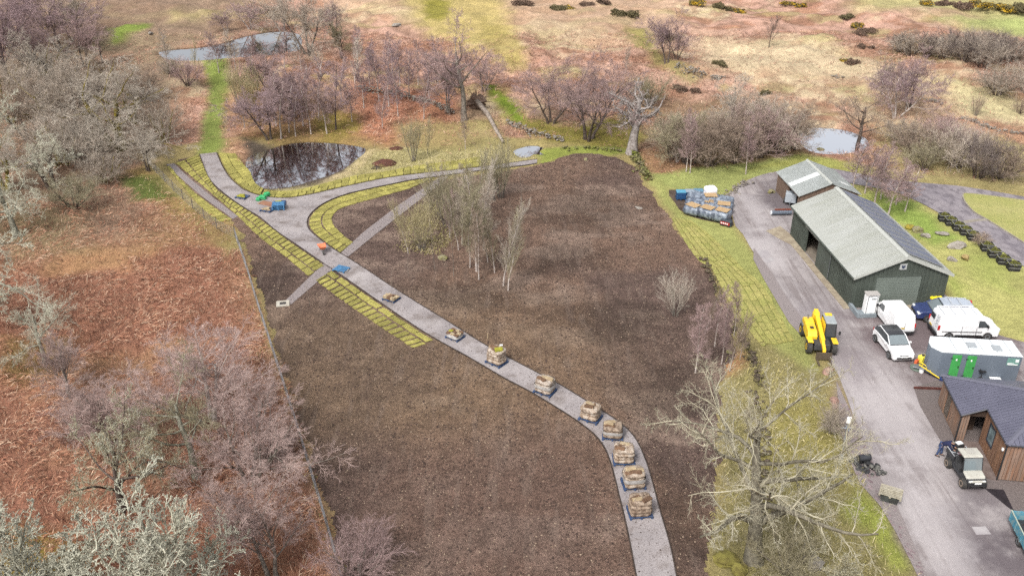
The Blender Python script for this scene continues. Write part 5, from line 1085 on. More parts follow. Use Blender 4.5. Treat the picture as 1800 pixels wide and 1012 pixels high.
o.box(xw, xw+0.1, ya-0.06, ya, 0.89, 2.21).box(xw, xw+0.1, yb, yb+0.06, 0.89, 2.21).box(xw, xw+0.1, ya, yb, 0.89, 0.97).box(xw, xw+0.1, ya, yb, 2.13, 2.21); o.build('frame', M_trimdk, wi)
o = MB(); o.box(xw+0.05, xw+0.07, ya, yb, 0.97, 2.13); o.build('pane', mat('window_pane', (0.22, 0.28, 0.29), 0.04, c2=(0.05, 0.06, 0.065), scale=1.4, spec=0.8), wi)
for x, y, zt in ((0.06, 0.1, zb_-0.05), (XD+0.08, YD+0.1, zD-0.05)):
    o = MB(); o.tube([(x, y, 0.02), (x, y, zt)], 0.05, 8); o.build('downpipe', M_black, cab)
o = MB(); o.box(XD+0.02, XD+0.14, YD+0.42, YD+0.55, 1.95, 2.12); o.build('wall_lamp', M_white, cab)
# pale antler-shaped bracket on the front wall
o = MB(); yf = YD+0.12; xs = XD+1.55
o.tube([(xs, yf, 1.30), (xs+0.02, yf, 1.62)], 0.07, 6); o.tube([(xs+0.02, yf, 1.6), (xs-0.12, yf, 1.74), (xs-0.16, yf, 1.9)], 0.035, 5); o.tube([(xs+0.02, yf, 1.6), (xs+0.16, yf, 1.72), (xs+0.22, yf, 1.88)], 0.035, 5)
o.build('antler_bracket', M_plateW, cab)
o = MB(); o.prism([(0.22, 0.18), (XD+i_, 0.18), (XD+i_, YD), (1.0, YD+0.2), (-0.1, -0.6)], -0.02, 0.035); dk_ = o.build('porch_paving', mat('porch_slab', S(150, 134, 128), 0.9, c2=S(128, 110, 104), scale=2, coord='World')); dk_.location = cab.location; dk_.rotation_euler = cab.rotation_euler; tag(dk_, kind='structure')

# site welfare unit
M_unit = mat('slate_blue_panel', S(136, 147, 160), 0.5, c2=S(126, 137, 151), scale=0.7); M_unitroof = mat('white_unit_roof', (0.66, 0.69, 0.70), 0.45, c2=(0.58, 0.61, 0.63), scale=0.8)
M_gdoor = mat('green_door', S(84, 182, 98, 1.5), 0.5, c2=S(76, 168, 88, 1.5), scale=1.5)
un = thing('welfare_unit', 'long slate-blue site toilet cabin with two green doors', 'site cabin', (29.75, 53.95, 0.04), math.radians(-6.7))
uL, uW, uH = 5.6, 2.1, 2.2
fp = [(0.25, 0), (uL, 0), (uL, uW), (0.0, uW), (-0.32, 1.25), (-0.32, 0.65)]
o = MB(); o.prism(fp, 0.18, uH); o.build('body', M_unit, un, bevel=0.02)
o = MB(); o.loft([[(x, y, uH+0.003) for x, y in fp], [(x, y, uH+0.06) for x, y in fp], [(uL/2+(x-uL/2)*0.97, uW/2+(y-uW/2)*0.9, uH+0.12) for x, y in fp]]); ur = o.build('roof', M_unitroof, un)
o = MB()
for k in range(1, 6): x = 0.3+k*0.92; o.box(x, x+0.03, 0.12, uW-0.12, uH+0.118, uH+0.135)
o.build('roof_seam', plain('seam_grey', S(150, 158, 162), 0.6), ur)
for x, y, c in ((2.5, 0.9, 'vent_cap'), (4.1, 0.7, 'roof_hatch')):
    o = MB(); o.box(x-0.3, x+0.3, y-0.25, y+0.45, uH+0.12, uH+0.2); o.build(c, plain('vent_pale', S(196, 202, 206), 0.5), ur, bevel=0.02)
for x in (1.0, 2.0):
    d_ = link('door', None, un); o = MB(); o.box(x, x+0.62, -0.035, -0.003, 0.25, 2.08); o.build('panel', M_gdoor, d_)
    o = MB(); o.box(x+0.04, x+0.58, -0.05, -0.036, 0.25, 0.32); o.build('kick_plate', M_white, d_)
    o = MB(); o.box(x+0.5, x+0.56, -0.07, -0.036, 1.05, 1.2).box(x-0.1, x+0.08, -0.055, -0.036, 0.42, 0.46).box(x-0.1, x+0.08, -0.055, -0.036, 1.78, 1.82); o.build('handle', M_black, d_)
    o = MB(); o.box(x+0.26, x+0.36, -0.045, -0.036, 1.62, 1.76); o.build('door_sign', M_white, d_)
sg = link('sign', None, un); o = MB(); o.box(uL-0.95, uL-0.15, -0.03, -0.003, 1.5, 2.08); o.build('plate', plain('sign_green', S(140, 190, 178), 0.6), sg)
o = MB(); o.box(uL-0.42, uL-0.2, -0.04, -0.031, 1.78, 2.0).box(uL-0.9, uL-0.22, -0.04, -0.031, 1.54, 1.62).box(uL-0.9, uL-0.5, -0.04, -0.031, 1.66, 1.7); o.build('lettering', M_white, sg)
o = MB()
for x in (3.2, 4.2): o.tube([(x, 0.15, 0.2), (x, -0.02, 0.2)], 0.22, 12)
o.build('wheel', M_tyre, un)
o = MB(); o.tube([(-0.3, 0.75, 0.3), (-1.1, 0.95, 0.3)], 0.045, 6).tube([(-0.3, 1.15, 0.3), (-1.1, 0.95, 0.3)], 0.045, 6); o.build('drawbar', M_steel, un)
o = MB(); o.box(2.95, 3.4, -0.28, -0.06, 0.95, 1.0).tube([(3.17, -0.17, 0.95), (3.17, -0.17, 0.2)], 0.03, 6).box(3.0, 3.05, -0.28, -0.06, 1.0, 1.1); o.build('hand_wash_stand', M_black, un)

# white fuel kiosk on its plinth
ks = thing('fuel_kiosk', 'tall white kiosk on a pale grey plinth at the barn corner', 'kiosk', (27.55, 62.55, 0.03), math.radians(3))
M_plinth = mat('pale_plinth', S(168, 178, 184), 0.8, c2=S(150, 160, 166), scale=2)
o = MB(); o.box(0, 1.35, 0, 0.75, 0, 0.36); o.build('plinth', M_plinth, ks, bevel=0.02)
o = MB(); o.box(-0.22, -0.005, 0.0, 1.9, 0, 0.42); o.build('side_wall', M_plinth, ks, bevel=0.02)
o = MB(); o.box(0.35, 1.28, 0.12, 0.68, 0.363, 1.95); kb = o.build('cabinet', M_white, ks, bevel=0.015)
o = MB(); o.box(0.30, 1.33, 0.07, 0.73, 1.953, 2.06); o.build('lid', plain('kiosk_lid', S(214, 208, 202), 0.6), ks, bevel=0.02)
o = MB(); o.box(0.42, 0.46, 0.09, 0.117, 0.4, 1.9).box(1.17, 1.21, 0.09, 0.117, 0.4, 1.9).box(0.46, 1.17, 0.09, 0.117, 1.86, 1.9); o.build('corner_trim', M_steel, kb)
o = MB(); [o.box(0.72+0.1*i, 0.79+0.1*i, 0.105, 0.117, 1.58, 1.70) for i in range(4)]; o.build('lettering', plain('sign_grey', S(120, 130, 134), 0.6), kb)

# ------------------------------------------------------------------ vehicles (nose towards +y)
def side_body(prof, w, belt, tum, inset=0.06, hx=None):
    c = (sum(p[0] for p in prof)/len(prof), sum(p[1] for p in prof)/len(prof)); rings = []
    for x, f in ((-w, 1), (-(w-0.10), 0), (w-0.10, 0), (w, 1)):
        ring = []
        for y, z in prof:
            yy, zz = y, z
            if f:
                dy, dz = c[0]-y, c[1]-z; d = math.hypot(dy, dz); yy += dy/d*inset; zz += dz/d*inset
            xx = x*(1 - tum*max(0.0, z-belt))
            if hx: xx *= hx(y)
            ring.append((xx, yy, zz))
        rings.append(ring)
    o = MB(); o.loft(rings); return o
def win(parent, name, yz, w, belt, tum, m, hx=None, both=True, proud=0.006):
    for s in ((-1, 1) if both else (1,)):
        P = [(s*(w*(hx(y) if hx else 1)*(1-tum*max(0, z-belt)) + proud), y, z) for y, z in yz]
        o = MB(); o.loft([[(x-s*0.03, y, z) for x, y, z in P], P]); o.build(name, m, parent)
def screen(parent, name, y0, z0, y1, z1, w0, w1, m, proud=0.008):
    a, b = Vector((0, y0, z0)), Vector((0, y1, z1)); n = Vector((1, 0, 0)).cross(b-a).normalized()
    if n.z < 0: n = -n
    P = [Vector((-w0, y0, z0)), Vector((w0, y0, z0)), Vector((w1, y1, z1)), Vector((-w1, y1, z1))]
    o = MB(); o.loft([[tuple(p-n*0.03) for p in P], [tuple(p+n*proud) for p in P]]); o.build(name, m, parent)
def wheel(parent, x, y, r, w=0.2, rim=None, name='wheel', rimr=0.62):
    t = link(name, None, parent); t.location = (x, y, r); s = 1 if x > 0 else -1
    o = MB(); n = 18; ring = lambda xx, rr: [(xx, rr*math.cos(2*math.pi*k/n), rr*math.sin(2*math.pi*k/n)) for k in range(n)]
    o.loft([ring(-w/2, r*0.82), ring(-w/2+0.03, r), ring(w/2-0.03, r), ring(w/2, r*0.82)]); o.build('tyre', M_tyre, t)
    o = MB(); o.loft([ring(s*(w/2-0.02), r*rimr), ring(s*(w/2+0.012), r*rimr*0.92), ring(s*(w/2-0.01), r*0.2)]); o.build('rim', rim or M_steel, t)
def boxpart(parent, name, m, *a, bevel=0.015): o = MB(); o.box(*a); return o.build(name, m, parent, bevel=bevel)
def arches(parent, w, ys, r):
    for y in ys:
        for s in (-1, 1):
            o = MB(); n = 12; o.loft([[(s*xx, y+r*math.cos(math.pi*k/n), 0.30+r*math.sin(math.pi*k/n)) for k in range(n+1)] for xx in (w-0.04, w+0.004)]); o.build('wheel_arch', M_black, parent)
M_cwhite = plain('white_car_paint', (0.82, 0.82, 0.82), 0.25, spec=0.6, coat=0.5)
M_navy = plain('navy_car_paint', (0.03, 0.045, 0.13), 0.2, spec=0.6, coat=0.8)
M_silver = plain('silver_trim', (0.62, 0.64, 0.66), 0.3, 0.5)
# small white van, tail towards the camera
v = thing('small_van', 'small white van with its tail doors towards the white hatchback', 'van', (29.75, 61.7, 0.03), math.radians(3))
hxv = lambda y: 0.88 + 0.12*min(1, max(0, (2.0-y)/0.9))
prof = [(-1.98, 0.30), (-2.02, 0.62), (-1.97, 1.15), (-1.86, 1.70), (-1.6, 1.79), (0.45, 1.80), (0.72, 1.72), (1.28, 1.16), (1.92, 0.96), (2.02, 0.62), (1.98, 0.26)]
side_body(prof, 0.86, 0.95, 0.14, hx=hxv).build('body', M_cwhite, v, bevel=0.04)
screen(v, 'windscreen', 1.22, 1.20, 0.78, 1.66, 0.70, 0.62, M_glassl); win(v, 'side_window', [(0.05, 1.08), (1.0, 1.10), (0.62, 1.55), (0.05, 1.55)], 0.86, 0.95, 0.14, M_glass, hxv)
arches(v, 0.86, (-1.25, 1.25), 0.34)
for x in (-0.78, 0.78):
    for y in (-1.25, 1.25): wheel(v, x, y, 0.31)
for s in (-1, 1):
    o = MB(); o.box(s*0.80-0.05, s*0.80+0.05, -2.035, -1.95, 0.78, 1.12); o.build('tail_light', M_red, v, bevel=0.01)
    o = MB(); o.box(min(s*0.84, s*1.02), max(s*0.84, s*1.02), 0.95, 1.03, 1.08, 1.26); o.build('mirror', M_black, v, bevel=0.02)
    o = MB(); o.box(s*0.55-0.16, s*0.55+0.16, 1.90, 1.985, 0.66, 0.84); o.build('headlight', M_lens, v, bevel=0.02)
boxpart(v, 'rear_bumper', M_black, -0.78, 0.78, -2.08, -1.96, 0.28, 0.46); boxpart(v, 'number_plate', M_plateY, -0.36, -0.02, -2.05, -2.015, 0.70, 0.82, bevel=0)
boxpart(v, 'door_seam', plain('seam_dark', S(140, 140, 142), 0.6), -0.008, 0.008, -2.03, -2.0, 0.5, 1.2, bevel=0)
# white hatchback with a black roof, nose towards the camera
v = thing('white_hatchback', 'white hatchback with a black roof parked nose to the open yard', 'car', (28.35, 57.85, 0.03), math.radians(180+4))
hxc = lambda y: 0.90 + 0.10*min(1, max(0, (1.75-abs(y))/0.6))
prof = [(-1.82, 0.28), (-1.88, 0.60), (-1.80, 0.92), (-1.2, 0.97), (0.75, 0.95), (1.55, 0.82), (1.85, 0.66), (1.9, 0.42), (1.84, 0.24)]
side_body(prof, 0.86, 0.7, 0.10, hx=hxc).build('body', M_cwhite, v, bevel=0.05)
prof = [(-1.72, 0.93), (-1.50, 1.30), (-1.15, 1.45), (-0.2, 1.50), (0.20, 1.43), (0.92, 0.93)]
side_body(prof, 0.80, 0.93, 0.34, inset=0.04).build('greenhouse', M_glass, v, bevel=0.03)
o = MB(); o.loft([[(-0.60, -1.42, 1.36), (0.60, -1.42, 1.36), (0.60, -1.40, 1.39), (-0.60, -1.40, 1.39)], [(-0.62, -1.1, 1.47), (0.62, -1.1, 1.47), (0.60, -1.1, 1.50), (-0.60, -1.1, 1.50)], [(-0.62, -0.15, 1.505), (0.62, -0.15, 1.505), (0.58, -0.15, 1.54), (-0.58, -0.15, 1.54)], [(-0.60, 0.18, 1.44), (0.60, 0.18, 1.44), (0.58, 0.18, 1.47), (-0.58, 0.18, 1.47)]]); o.build('roof', plain('gloss_black_roof', (0.03, 0.03, 0.033), 0.2, spec=0.6, coat=0.6), v)
screen(v, 'windscreen', 0.86, 0.98, 0.24, 1.41, 0.70, 0.58, M_glassl, 0.012)
for s in (-1, 1):
    o = MB(); o.tube([(s*0.76, 0.95, 0.95), (s*0.66, 0.22, 1.42), (s*0.66, -1.1, 1.46), (s*0.70, -1.7, 0.98)], 0.035, 5); o.build('pillar', M_cwhite, v)
    o = MB(); o.box(s*0.60-0.17, s*0.60+0.17, 1.62, 1.84, 0.62, 0.74); o.build('headlight', M_lens, v, bevel=0.03)
    o = MB(); o.box(min(s*0.84, s*1.02), max(s*0.84, s*1.02), 0.55, 0.68, 0.93, 1.06); o.build('mirror', M_cwhite, v, bevel=0.03)
    o = MB(); o.box(s*0.6-0.16, s*0.6+0.16, -1.87, -1.72, 0.72, 0.88); o.build('tail_light', M_red, v)
boxpart(v, 'grille', M_black, -0.55, 0.55, 1.80, 1.925, 0.36, 0.50); boxpart(v, 'badge_bar', M_black, -0.35, 0.35, 1.79, 1.87, 0.60, 0.66); boxpart(v, 'number_plate', M_plateW, -0.26, 0.26, 1.9, 1.935, 0.50, 0.60, bevel=0)
arches(v, 0.86, (-1.18, 1.18), 0.34)
for x in (-0.78, 0.78):
    for y in (-1.18, 1.18): wheel(v, x, y, 0.31)
# navy estate, nose to the left
v = thing('navy_estate_car', 'dark blue estate car with silver roof bars behind the panel van', 'car', (34.05, 62.55, 0.03), math.radians(90-6))
hxc = lambda y: 0.90 + 0.10*min(1, max(0, (2.2-abs(y))/0.7))
prof = [(-2.2, 0.32), (-2.26, 0.66), (-2.18, 0.98), (-1.6, 1.03), (1.0, 0.99), (1.9, 0.88), (2.22, 0.70), (2.28, 0.45), (2.2, 0.28)]
side_body(prof, 0.90, 0.75, 0.10, hx=hxc).build('body', M_navy, v, bevel=0.05)
prof = [(-2.16, 0.98), (-1.98, 1.38), (-1.6, 1.47), (0.0, 1.52), (0.36, 1.45), (1.15, 0.97)]
side_body(prof, 0.84, 0.98, 0.30, inset=0.04).build('greenhouse', M_glass, v, bevel=0.03)
o = MB(); o.loft([[(-0.64, y, z), (0.64, y, z), (0.61, y, z+0.035), (-0.61, y, z+0.035)] for y, z in ((-2.0, 1.36), (-1.6, 1.485), (0.0, 1.53), (0.34, 1.47))]); o.build('roof', plain('navy_roof_sky_reflection', (0.34, 0.38, 0.44), 0.25, spec=0.6, coat=0.6), v)  # navy roof coloured silver-blue: the sky's reflection is put into the paint
screen(v, 'windscreen', 1.08, 1.02, 0.42, 1.43, 0.74, 0.60, M_glassl, 0.012)
for s in (-1, 1):
    o = MB(); o.tube([(s*0.80, 1.16, 0.99), (s*0.70, 0.36, 1.45), (s*0.70, -1.6, 1.47), (s*0.76, -2.1, 1.0)], 0.035, 5).tube([(s*0.76, -0.45, 0.99), (s*0.69, -0.45, 1.5)], 0.03, 5); o.build('pillar', M_navy, v)
    o = MB(); o.tube([(s*0.60, -1.7, 1.56), (s*0.60, -0.1, 1.60)], 0.025, 5); o.build('roof_bar', M_silver, v)
    o = MB(); o.box(s*0.64-0.18, s*0.64+0.18, 1.95, 2.2, 0.66, 0.80); o.build('headlight', M_lens, v, bevel=0.03)
    o = MB(); o.box(min(s*0.88, s*1.06), max(s*0.88, s*1.06), 0.75, 0.88, 0.96, 1.10); o.build('mirror', M_navy, v, bevel=0.03)
    o = MB(); o.box(s*0.72-0.14, s*0.72+0.14, -2.24, -2.0, 0.78, 1.30); o.build('tail_light', M_red, v, bevel=0.02)
for y in (-1.0, -0.3): boxpart(v, 'cross_bar', M_silver, -0.62, 0.62, y, y+0.06, 1.60, 1.63, bevel=0)
boxpart(v, 'grille', M_black, -0.45, 0.45, 2.2, 2.30, 0.46, 0.62); boxpart(v, 'number_plate', M_plateW, -0.26, 0.26, 2.27, 2.31, 0.34, 0.45, bevel=0)
arches(v, 0.90, (-1.38, 1.38), 0.36)
for x in (-0.82, 0.82):
    for y in (-1.38, 1.38): wheel(v, x, y, 0.33)
# white panel van, nose to the right
v = thing('panel_van', 'white panel van with a roof rack parked beside the toilet cabin', 'van', (34.55, 60.1, 0.03), math.radians(-90-1.5))
hxv = lambda y: 0.90 + 0.10*min(1, max(0, (2.35-y)/0.9))
prof = [(-2.28, 0.34), (-2.34, 0.70), (-2.26, 1.35), (-2.18, 1.86), (-1.9, 1.95), (0.75, 1.95), (1.05, 1.86), (1.72, 1.22), (2.25, 1.02), (2.38, 0.66), (2.32, 0.28)]
side_body(prof, 0.93, 1.05, 0.12, hx=hxv).build('body', M_cwhite, v, bevel=0.04)
screen(v, 'windscreen', 1.66, 1.27, 1.10, 1.80, 0.76, 0.70, M_glassl); win(v, 'side_window', [(0.62, 1.12), (1.50, 1.14), (1.02, 1.66), (0.62, 1.66)], 0.93, 1.05, 0.12, M_glass, hxv)
arches(v, 0.93, (-1.42, 1.48), 0.37)
for x in (-0.84, 0.84):
    for y in (-1.42, 1.48): wheel(v, x, y, 0.34)
rk = link('roof_rack', None, v)
for k in range(4): boxpart(rk, 'rack_bar', M_silver, -0.72, 0.72, -1.95+k*0.8, -1.90+k*0.8, 2.03, 2.08, bevel=0)
o = MB()
for s in (-1, 1):
    o.tube([(s*0.72, -2.05, 2.06), (s*0.72, 0.7, 2.06)], 0.025, 5)
    for k in range(4): o.box(s*0.72-0.03, s*0.72+0.03, -1.96+k*0.8, -1.88+k*0.8, 1.93, 2.05)
o.build('rack_rail', M_white, rk)
o = MB(); o.tube([(0.35, -2.36, 0.6), (0.35, -2.30, 1.9), (0.35, -2.0, 2.06)], 0.02, 5).tube([(0.62, -2.36, 0.6), (0.62, -2.30, 1.9), (0.62, -2.0, 2.06)], 0.02, 5)
for k in range(5): o.tube([(0.35, -2.36+0.01*k, 0.75+0.25*k), (0.62, -2.36+0.01*k, 0.75+0.25*k)], 0.018, 5)
o.build('door_ladder', M_silver, v)
for s in (-1, 1):
    boxpart(v, 'tail_light', M_red, s*0.87-0.05, s*0.87+0.05, -2.36, -2.2, 0.85, 1.25); boxpart(v, 'mirror', M_black, min(s*0.9, s*1.1), max(s*0.9, s*1.1), 1.25, 1.33, 1.14, 1.38)
    boxpart(v, 'headlight', M_lens, s*0.62-0.18, s*0.62+0.18, 2.2, 2.36, 0.76, 0.94)
for s_ in (-1, 1):
    for yy in (-0.55, 0.55):
        win(v, 'door_seam', [(yy, 0.5), (yy+0.025, 0.5), (yy+0.025, 1.8), (yy, 1.8)], 0.93, 1.05, 0.12, MATS['seam_dark'], hxv, both=True, proud=0.004)
    break
win(v, 'side_moulding', [(-2.0, 0.70), (1.0, 0.70), (1.0, 0.76), (-2.0, 0.76)], 0.93, 1.05, 0.12, MATS['seam_dark'], hxv, proud=0.006)
boxpart(v, 'rear_bumper', M_black, -0.85, 0.85, -2.40, -2.26, 0.32, 0.52); boxpart(v, 'sill_trim', M_black, -0.935, -0.90, -1.0, 1.05, 0.34, 0.46, bevel=0); boxpart(v, 'sill_trim', M_black, 0.90, 0.935, -1.0, 1.05, 0.34, 0.46, bevel=0)
boxpart(v, 'number_plate', M_plateY, -0.6, -0.2, -2.37, -2.33, 0.62, 0.74, bevel=0); boxpart(v, 'rear_window', M_glass, -0.7, -0.1, -2.33, -2.24, 1.25, 1.65)
# yellow telehandler, nose towards the camera
M_yel = mat('digger_yellow', (0.78, 0.52, 0.02), 0.4, c2=(0.72, 0.44, 0.02), scale=1.5, c3=(0.3, 0.2, 0.08), scale3=5, amt3=0.25, spec=0.5)
v = thing('telehandler', 'yellow telescopic loader with its boom lowered beside the bank', 'loader', (23.0, 58.65, 0.03), math.radians(180-6), None, 0.93)
o = MB(); o.box(-0.62, 0.62, -2.0, 1.75, 0.45, 1.0); o.build('chassis', plain('chassis_black', (0.05, 0.05, 0.05), 0.7), v, bevel=0.04)
o = MB(); o.prism_x([(-1.75, 0.75), (0.95, 0.75), (0.95, 1.25), (0.6, 1.55), (-1.5, 1.65), (-1.75, 1.4)], 0.30, 1.05); o.build('engine_cover', M_yel, v, bevel=0.05)
boxpart(v, 'grille', M_black, 0.52, 0.8, 0.0, 0.3, 1.60, 1.64, bevel=0)
o = MB(); o.prism_x([(-2.1, 0.9), (-1.55, 0.9), (-1.4, 1.95), (-1.9, 2.0)], -0.25, 0.28); o.build('boom_mount', M_yel, v, bevel=0.03)
o = MB(); o.prism_x([(-2.1, 1.72), (1.5, 0.98), (1.5, 1.38), (-2.1, 2.12)], -0.17, 0.17); bm_ = o.build('boom', M_yel, v, bevel=0.03)
o = MB(); o.prism_x([(1.45, 1.03), (2.25, 0.80), (2.45, 0.35), (2.55, 0.40), (2.45, 0.95), (1.45, 1.33)], -0.12, 0.12); o.build('boom_head', M_yel, bm_, bevel=0.02)
o = MB(); o.box(-0.6, 0.6, 2.5, 2.58, 0.15, 0.75).box(-0.55, -0.42, 2.55, 3.5, 0.12, 0.17).box(0.42, 0.55, 2.55, 3.5, 0.12, 0.17); o.build('fork_carriage', plain('fork_steel', S(110, 96, 80), 0.6), v)
cb = link('cab', None, v)
o = MB(); o.prism_x([(-0.95, 0.75), (0.75, 0.75), (0.80, 1.25), (0.55, 2.25), (-0.85, 2.25), (-1.0, 1.3)], -1.08, -0.30); o.build('cab_glass', M_glass, cb, bevel=0.04)
o = MB(); o.prism_x([(-0.95, 2.25), (0.6, 2.25), (0.55, 2.36), (-0.85, 2.36)], -1.1, -0.28); o.build('cab_roof', plain('cab_roof_grey', S(190, 198, 200), 0.5), cb, bevel=0.03)
boxpart(cb, 'beacon_guard', M_yel, -0.95, -0.40, -0.9, -0.55, 2.36, 2.44)
o = MB()
for x in (-1.09, -0.29): o.tube([(x, 0.78, 0.8), (x, 0.80, 1.3), (x, 0.57, 2.25)], 0.04, 5).tube([(x, -0.97, 0.8), (x, -0.99, 1.3), (x, -0.85, 2.25)], 0.05, 5)
o.build('cab_pillar', M_black, cb); boxpart(cb, 'cab_side', M_yel, -0.30, -0.25, -1.0, 0.5, 0.8, 2.1, bevel=0.02)
o = MB(); o.tube([(-1.05, 0.75, 1.6), (-1.32, 0.95, 1.65)], 0.02, 5).box(-1.42, -1.26, 0.93, 0.99, 1.5, 1.82); o.build('mirror', M_black, cb)
for x in (-0.95, 0.95):
    for y in (-1.35, 1.35):
        wheel(v, x, y, 0.55, 0.42, M_yel, rimr=0.5)
        boxpart(v, 'mudguard', M_steel if y < 0 else M_yel, x-0.22, x+0.22, y-0.45, y+0.45, 1.14, 1.2, bevel=0.03)
o = MB(); o.tube([(0.75, -1.2, 1.6), (0.75, -1.2, 2.05)], 0.05, 6); o.build('exhaust', M_steel, v)
# utility vehicle
M_utv = plain('utv_dark', (0.035, 0.036, 0.04), 0.5); M_cream = mat('cream_plastic', S(226, 224, 212), 0.5, c2=S(206, 202, 190), scale=2)
v = thing('utility_vehicle', 'small cream and black utility buggy parked beside the cabin', 'utility vehicle', (27.38, 43.35, 0.03), math.radians(180+2))
o = MB(); o.prism_x([(-1.4, 0.35), (1.25, 0.35), (1.35, 0.6), (1.3, 0.82), (0.6, 0.88), (0.3, 0.5), (-0.45, 0.5), (-0.5, 0.75), (-1.4, 0.75)], -0.55, 0.55); o.build('body', M_utv, v, bevel=0.04)
o = MB(); o.loft([[(-0.58, 0.60, 0.89), (0.58, 0.60, 0.89), (0.56, 0.60, 0.98), (-0.56, 0.60, 0.98)], [(-0.60, 1.05, 0.82), (0.60, 1.05, 0.82), (0.54, 1.05, 0.92), (-0.54, 1.05, 0.92)], [(-0.52, 1.40, 0.66), (0.52, 1.40, 0.66), (0.46, 1.38, 0.74), (-0.46, 1.38, 0.74)]]); o.build('bonnet', M_cream, v, bevel=0.03)
o = MB(); o.prism_x([(-0.50, 1.72), (0.34, 1.72), (0.42, 1.76), (0.30, 1.84), (-0.46, 1.82)], -0.58, 0.58); rr_ = o.build('roof', M_cream, v, bevel=0.03)
boxpart(rr_, 'roof_hatch', plain('hatch_cream', S(210, 206, 196), 0.5), -0.26, 0.24, -0.35, 0.12, 1.835, 1.86)
screen(v, 'windscreen', 0.62, 0.98, 0.40, 1.70, 0.55, 0.54, M_glassl)
o = MB()
for s in (-1, 1): o.tube([(s*0.57, 0.64, 0.9), (s*0.56, 0.40, 1.72), (s*0.56, -0.48, 1.72), (s*0.57, -0.52, 0.7)], 0.03, 6)
o.build('roll_cage', M_black, v)
boxpart(v, 'seat', plain('seat_black', (0.04, 0.04, 0.042), 0.7), -0.5, 0.5, -0.42, 0.1, 0.51, 0.75); boxpart(v, 'seat_back', MATS['seat_black'], -0.5, 0.5, -0.48, -0.38, 0.7, 1.25)
o = MB(); o.box(-0.58, 0.58, -1.5, -0.55, 0.76, 0.80).box(-0.58, -0.53, -1.5, -0.55, 0.80, 1.06).box(0.53, 0.58, -1.5, -0.55, 0.80, 1.06).box(-0.53, 0.53, -0.60, -0.55, 0.80, 1.06); o.build('cargo_bed', M_utv, v)
o = MB()
for s in (-1, 1): o.tube([(s*0.56, -1.5, 1.12), (s*0.56, -0.55, 1.12)], 0.022, 5)
o.build('bed_rail', M_silver, v)
o = MB(); o.box(-0.56, 0.56, 1.36, 1.46, 0.42, 0.60).tube([(-0.4, 1.5, 0.5), (0.4, 1.5, 0.5)], 0.03, 6); o.build('bumper', M_black, v)
boxpart(v, 'number_plate', M_plateW, -0.2, 0.2, 1.46, 1.48, 0.62, 0.72, bevel=0)
for s in (-1, 1): boxpart(v, 'headlight', M_lens, s*0.40-0.11, s*0.40+0.11, 1.28, 1.37, 0.68, 0.76)
M_dust = plain('dusty_rim', S(176, 158, 142), 0.9)
for x in (-0.6, 0.6):
    for y in (-0.92, 0.98): wheel(v, x, y, 0.33, 0.26, M_dust, rimr=0.66)
ft = thing('strimmer_load', 'red and black tools lying in the bed of the utility buggy', 'tools', (27.42, 44.35, 0.84), math.radians(182))
boxpart(ft, 'tool_box', plain('tool_red', S(150, 40, 44), 0.5), -0.3, 0.15, -0.15, 0.2, 0.0, 0.12); o = MB(); o.tube([(-0.4, -0.35, 0.05), (0.45, 0.3, 0.22)], 0.025, 6).tube([(0.4, -0.3, 0.06), (-0.35, 0.35, 0.2)], 0.025, 6); o.build('tool_shaft', M_silver, ft)
o = MB(); o.box(-0.46, -0.1, -0.45, -0.2, 0.0, 0.26); o.build('engine', M_black, ft, bevel=0.05)
cr = thing('leaf_blower', 'black and white machine standing on the ground behind the utility buggy', 'machine', (27.75, 45.35, 0.03), 0.3)
o = MB(); o.box(-0.28, 0.28, -0.2, 0.2, 0.55, 0.95); o.build('engine', M_black, cr, bevel=0.06); o = MB(); o.box(-0.2, 0.2, -0.14, 0.14, 0.953, 1.03); o.build('lid', M_white, cr, bevel=0.03)
o = MB(); [o.tube([(x*0.25, y*0.18, 0.0), (x*0.2, y*0.14, 0.56)], 0.03, 6) for x in (-1, 1) for y in (-1, 1)]; o.build('leg', M_steel, cr)
# blue-sided trailer of waste timber at the right edge
M_skip = mat('blue_trailer_side', S(84, 166, 196), 0.6, c2=S(110, 180, 200), scale=2, c3=S(190, 196, 180), scale3=4, amt3=0.4)
v = thing('tipping_trailer', 'blue-sided trailer loaded with waste timber in the bottom corner', 'trailer', (28.72, 37.6, 0.03), math.radians(-8))
o = MB(); o.box(-0.95, 0.95, -1.35, 1.35, 0.48, 0.55); o.build('bed', M_utv, v)
for a in ((-1.0, -0.95, -1.38, 1.38), (0.95, 1.0, -1.38, 1.38)):
    o = MB(); o.box(*a, 0.5, 1.12); s_ = o.build('side_board', M_skip, v); o = MB()
    for k in range(4): y = -1.3+k*0.84; o = MB(); o.box(a[0]-0.03, a[0]-0.002, y, y+0.07, 0.5, 1.13); o.build('stiffener', M_skip, s_)
o = MB(); o.box(-0.95, 0.95, 1.33, 1.38, 0.5, 1.12); o.build('head_board', M_skip, v); o = MB(); o.box(-0.95, 0.95, -1.38, -1.34, 0.5, 0.95); o.build('tail_board', plain('ply_tail', S(196, 156, 96), 0.8), v)
o = MB(); o.box(-1.02, -0.96, -1.39, 1.39, 1.123, 1.16); o.build('top_rail', plain('pale_rail', S(206, 214, 196), 0.6), v)
for x in (-0.9, 0.9): wheel(v, x, -0.2, 0.3, 0.2)
o = MB(); o.tube([(0, 1.35, 0.45), (0, 2.4, 0.4)], 0.05, 6); o.build('drawbar', M_steel, v)
rg = random.Random(4); M_waste = mat('waste_wood', S(170, 130, 96), 0.9, c2=S(110, 84, 66), scale=3, rand=0.3)
wt = thing('waste_timber', 'broken boards and rubble heaped in the blue trailer', 'timber', (28.72, 37.6, 0.58), math.radians(-8))
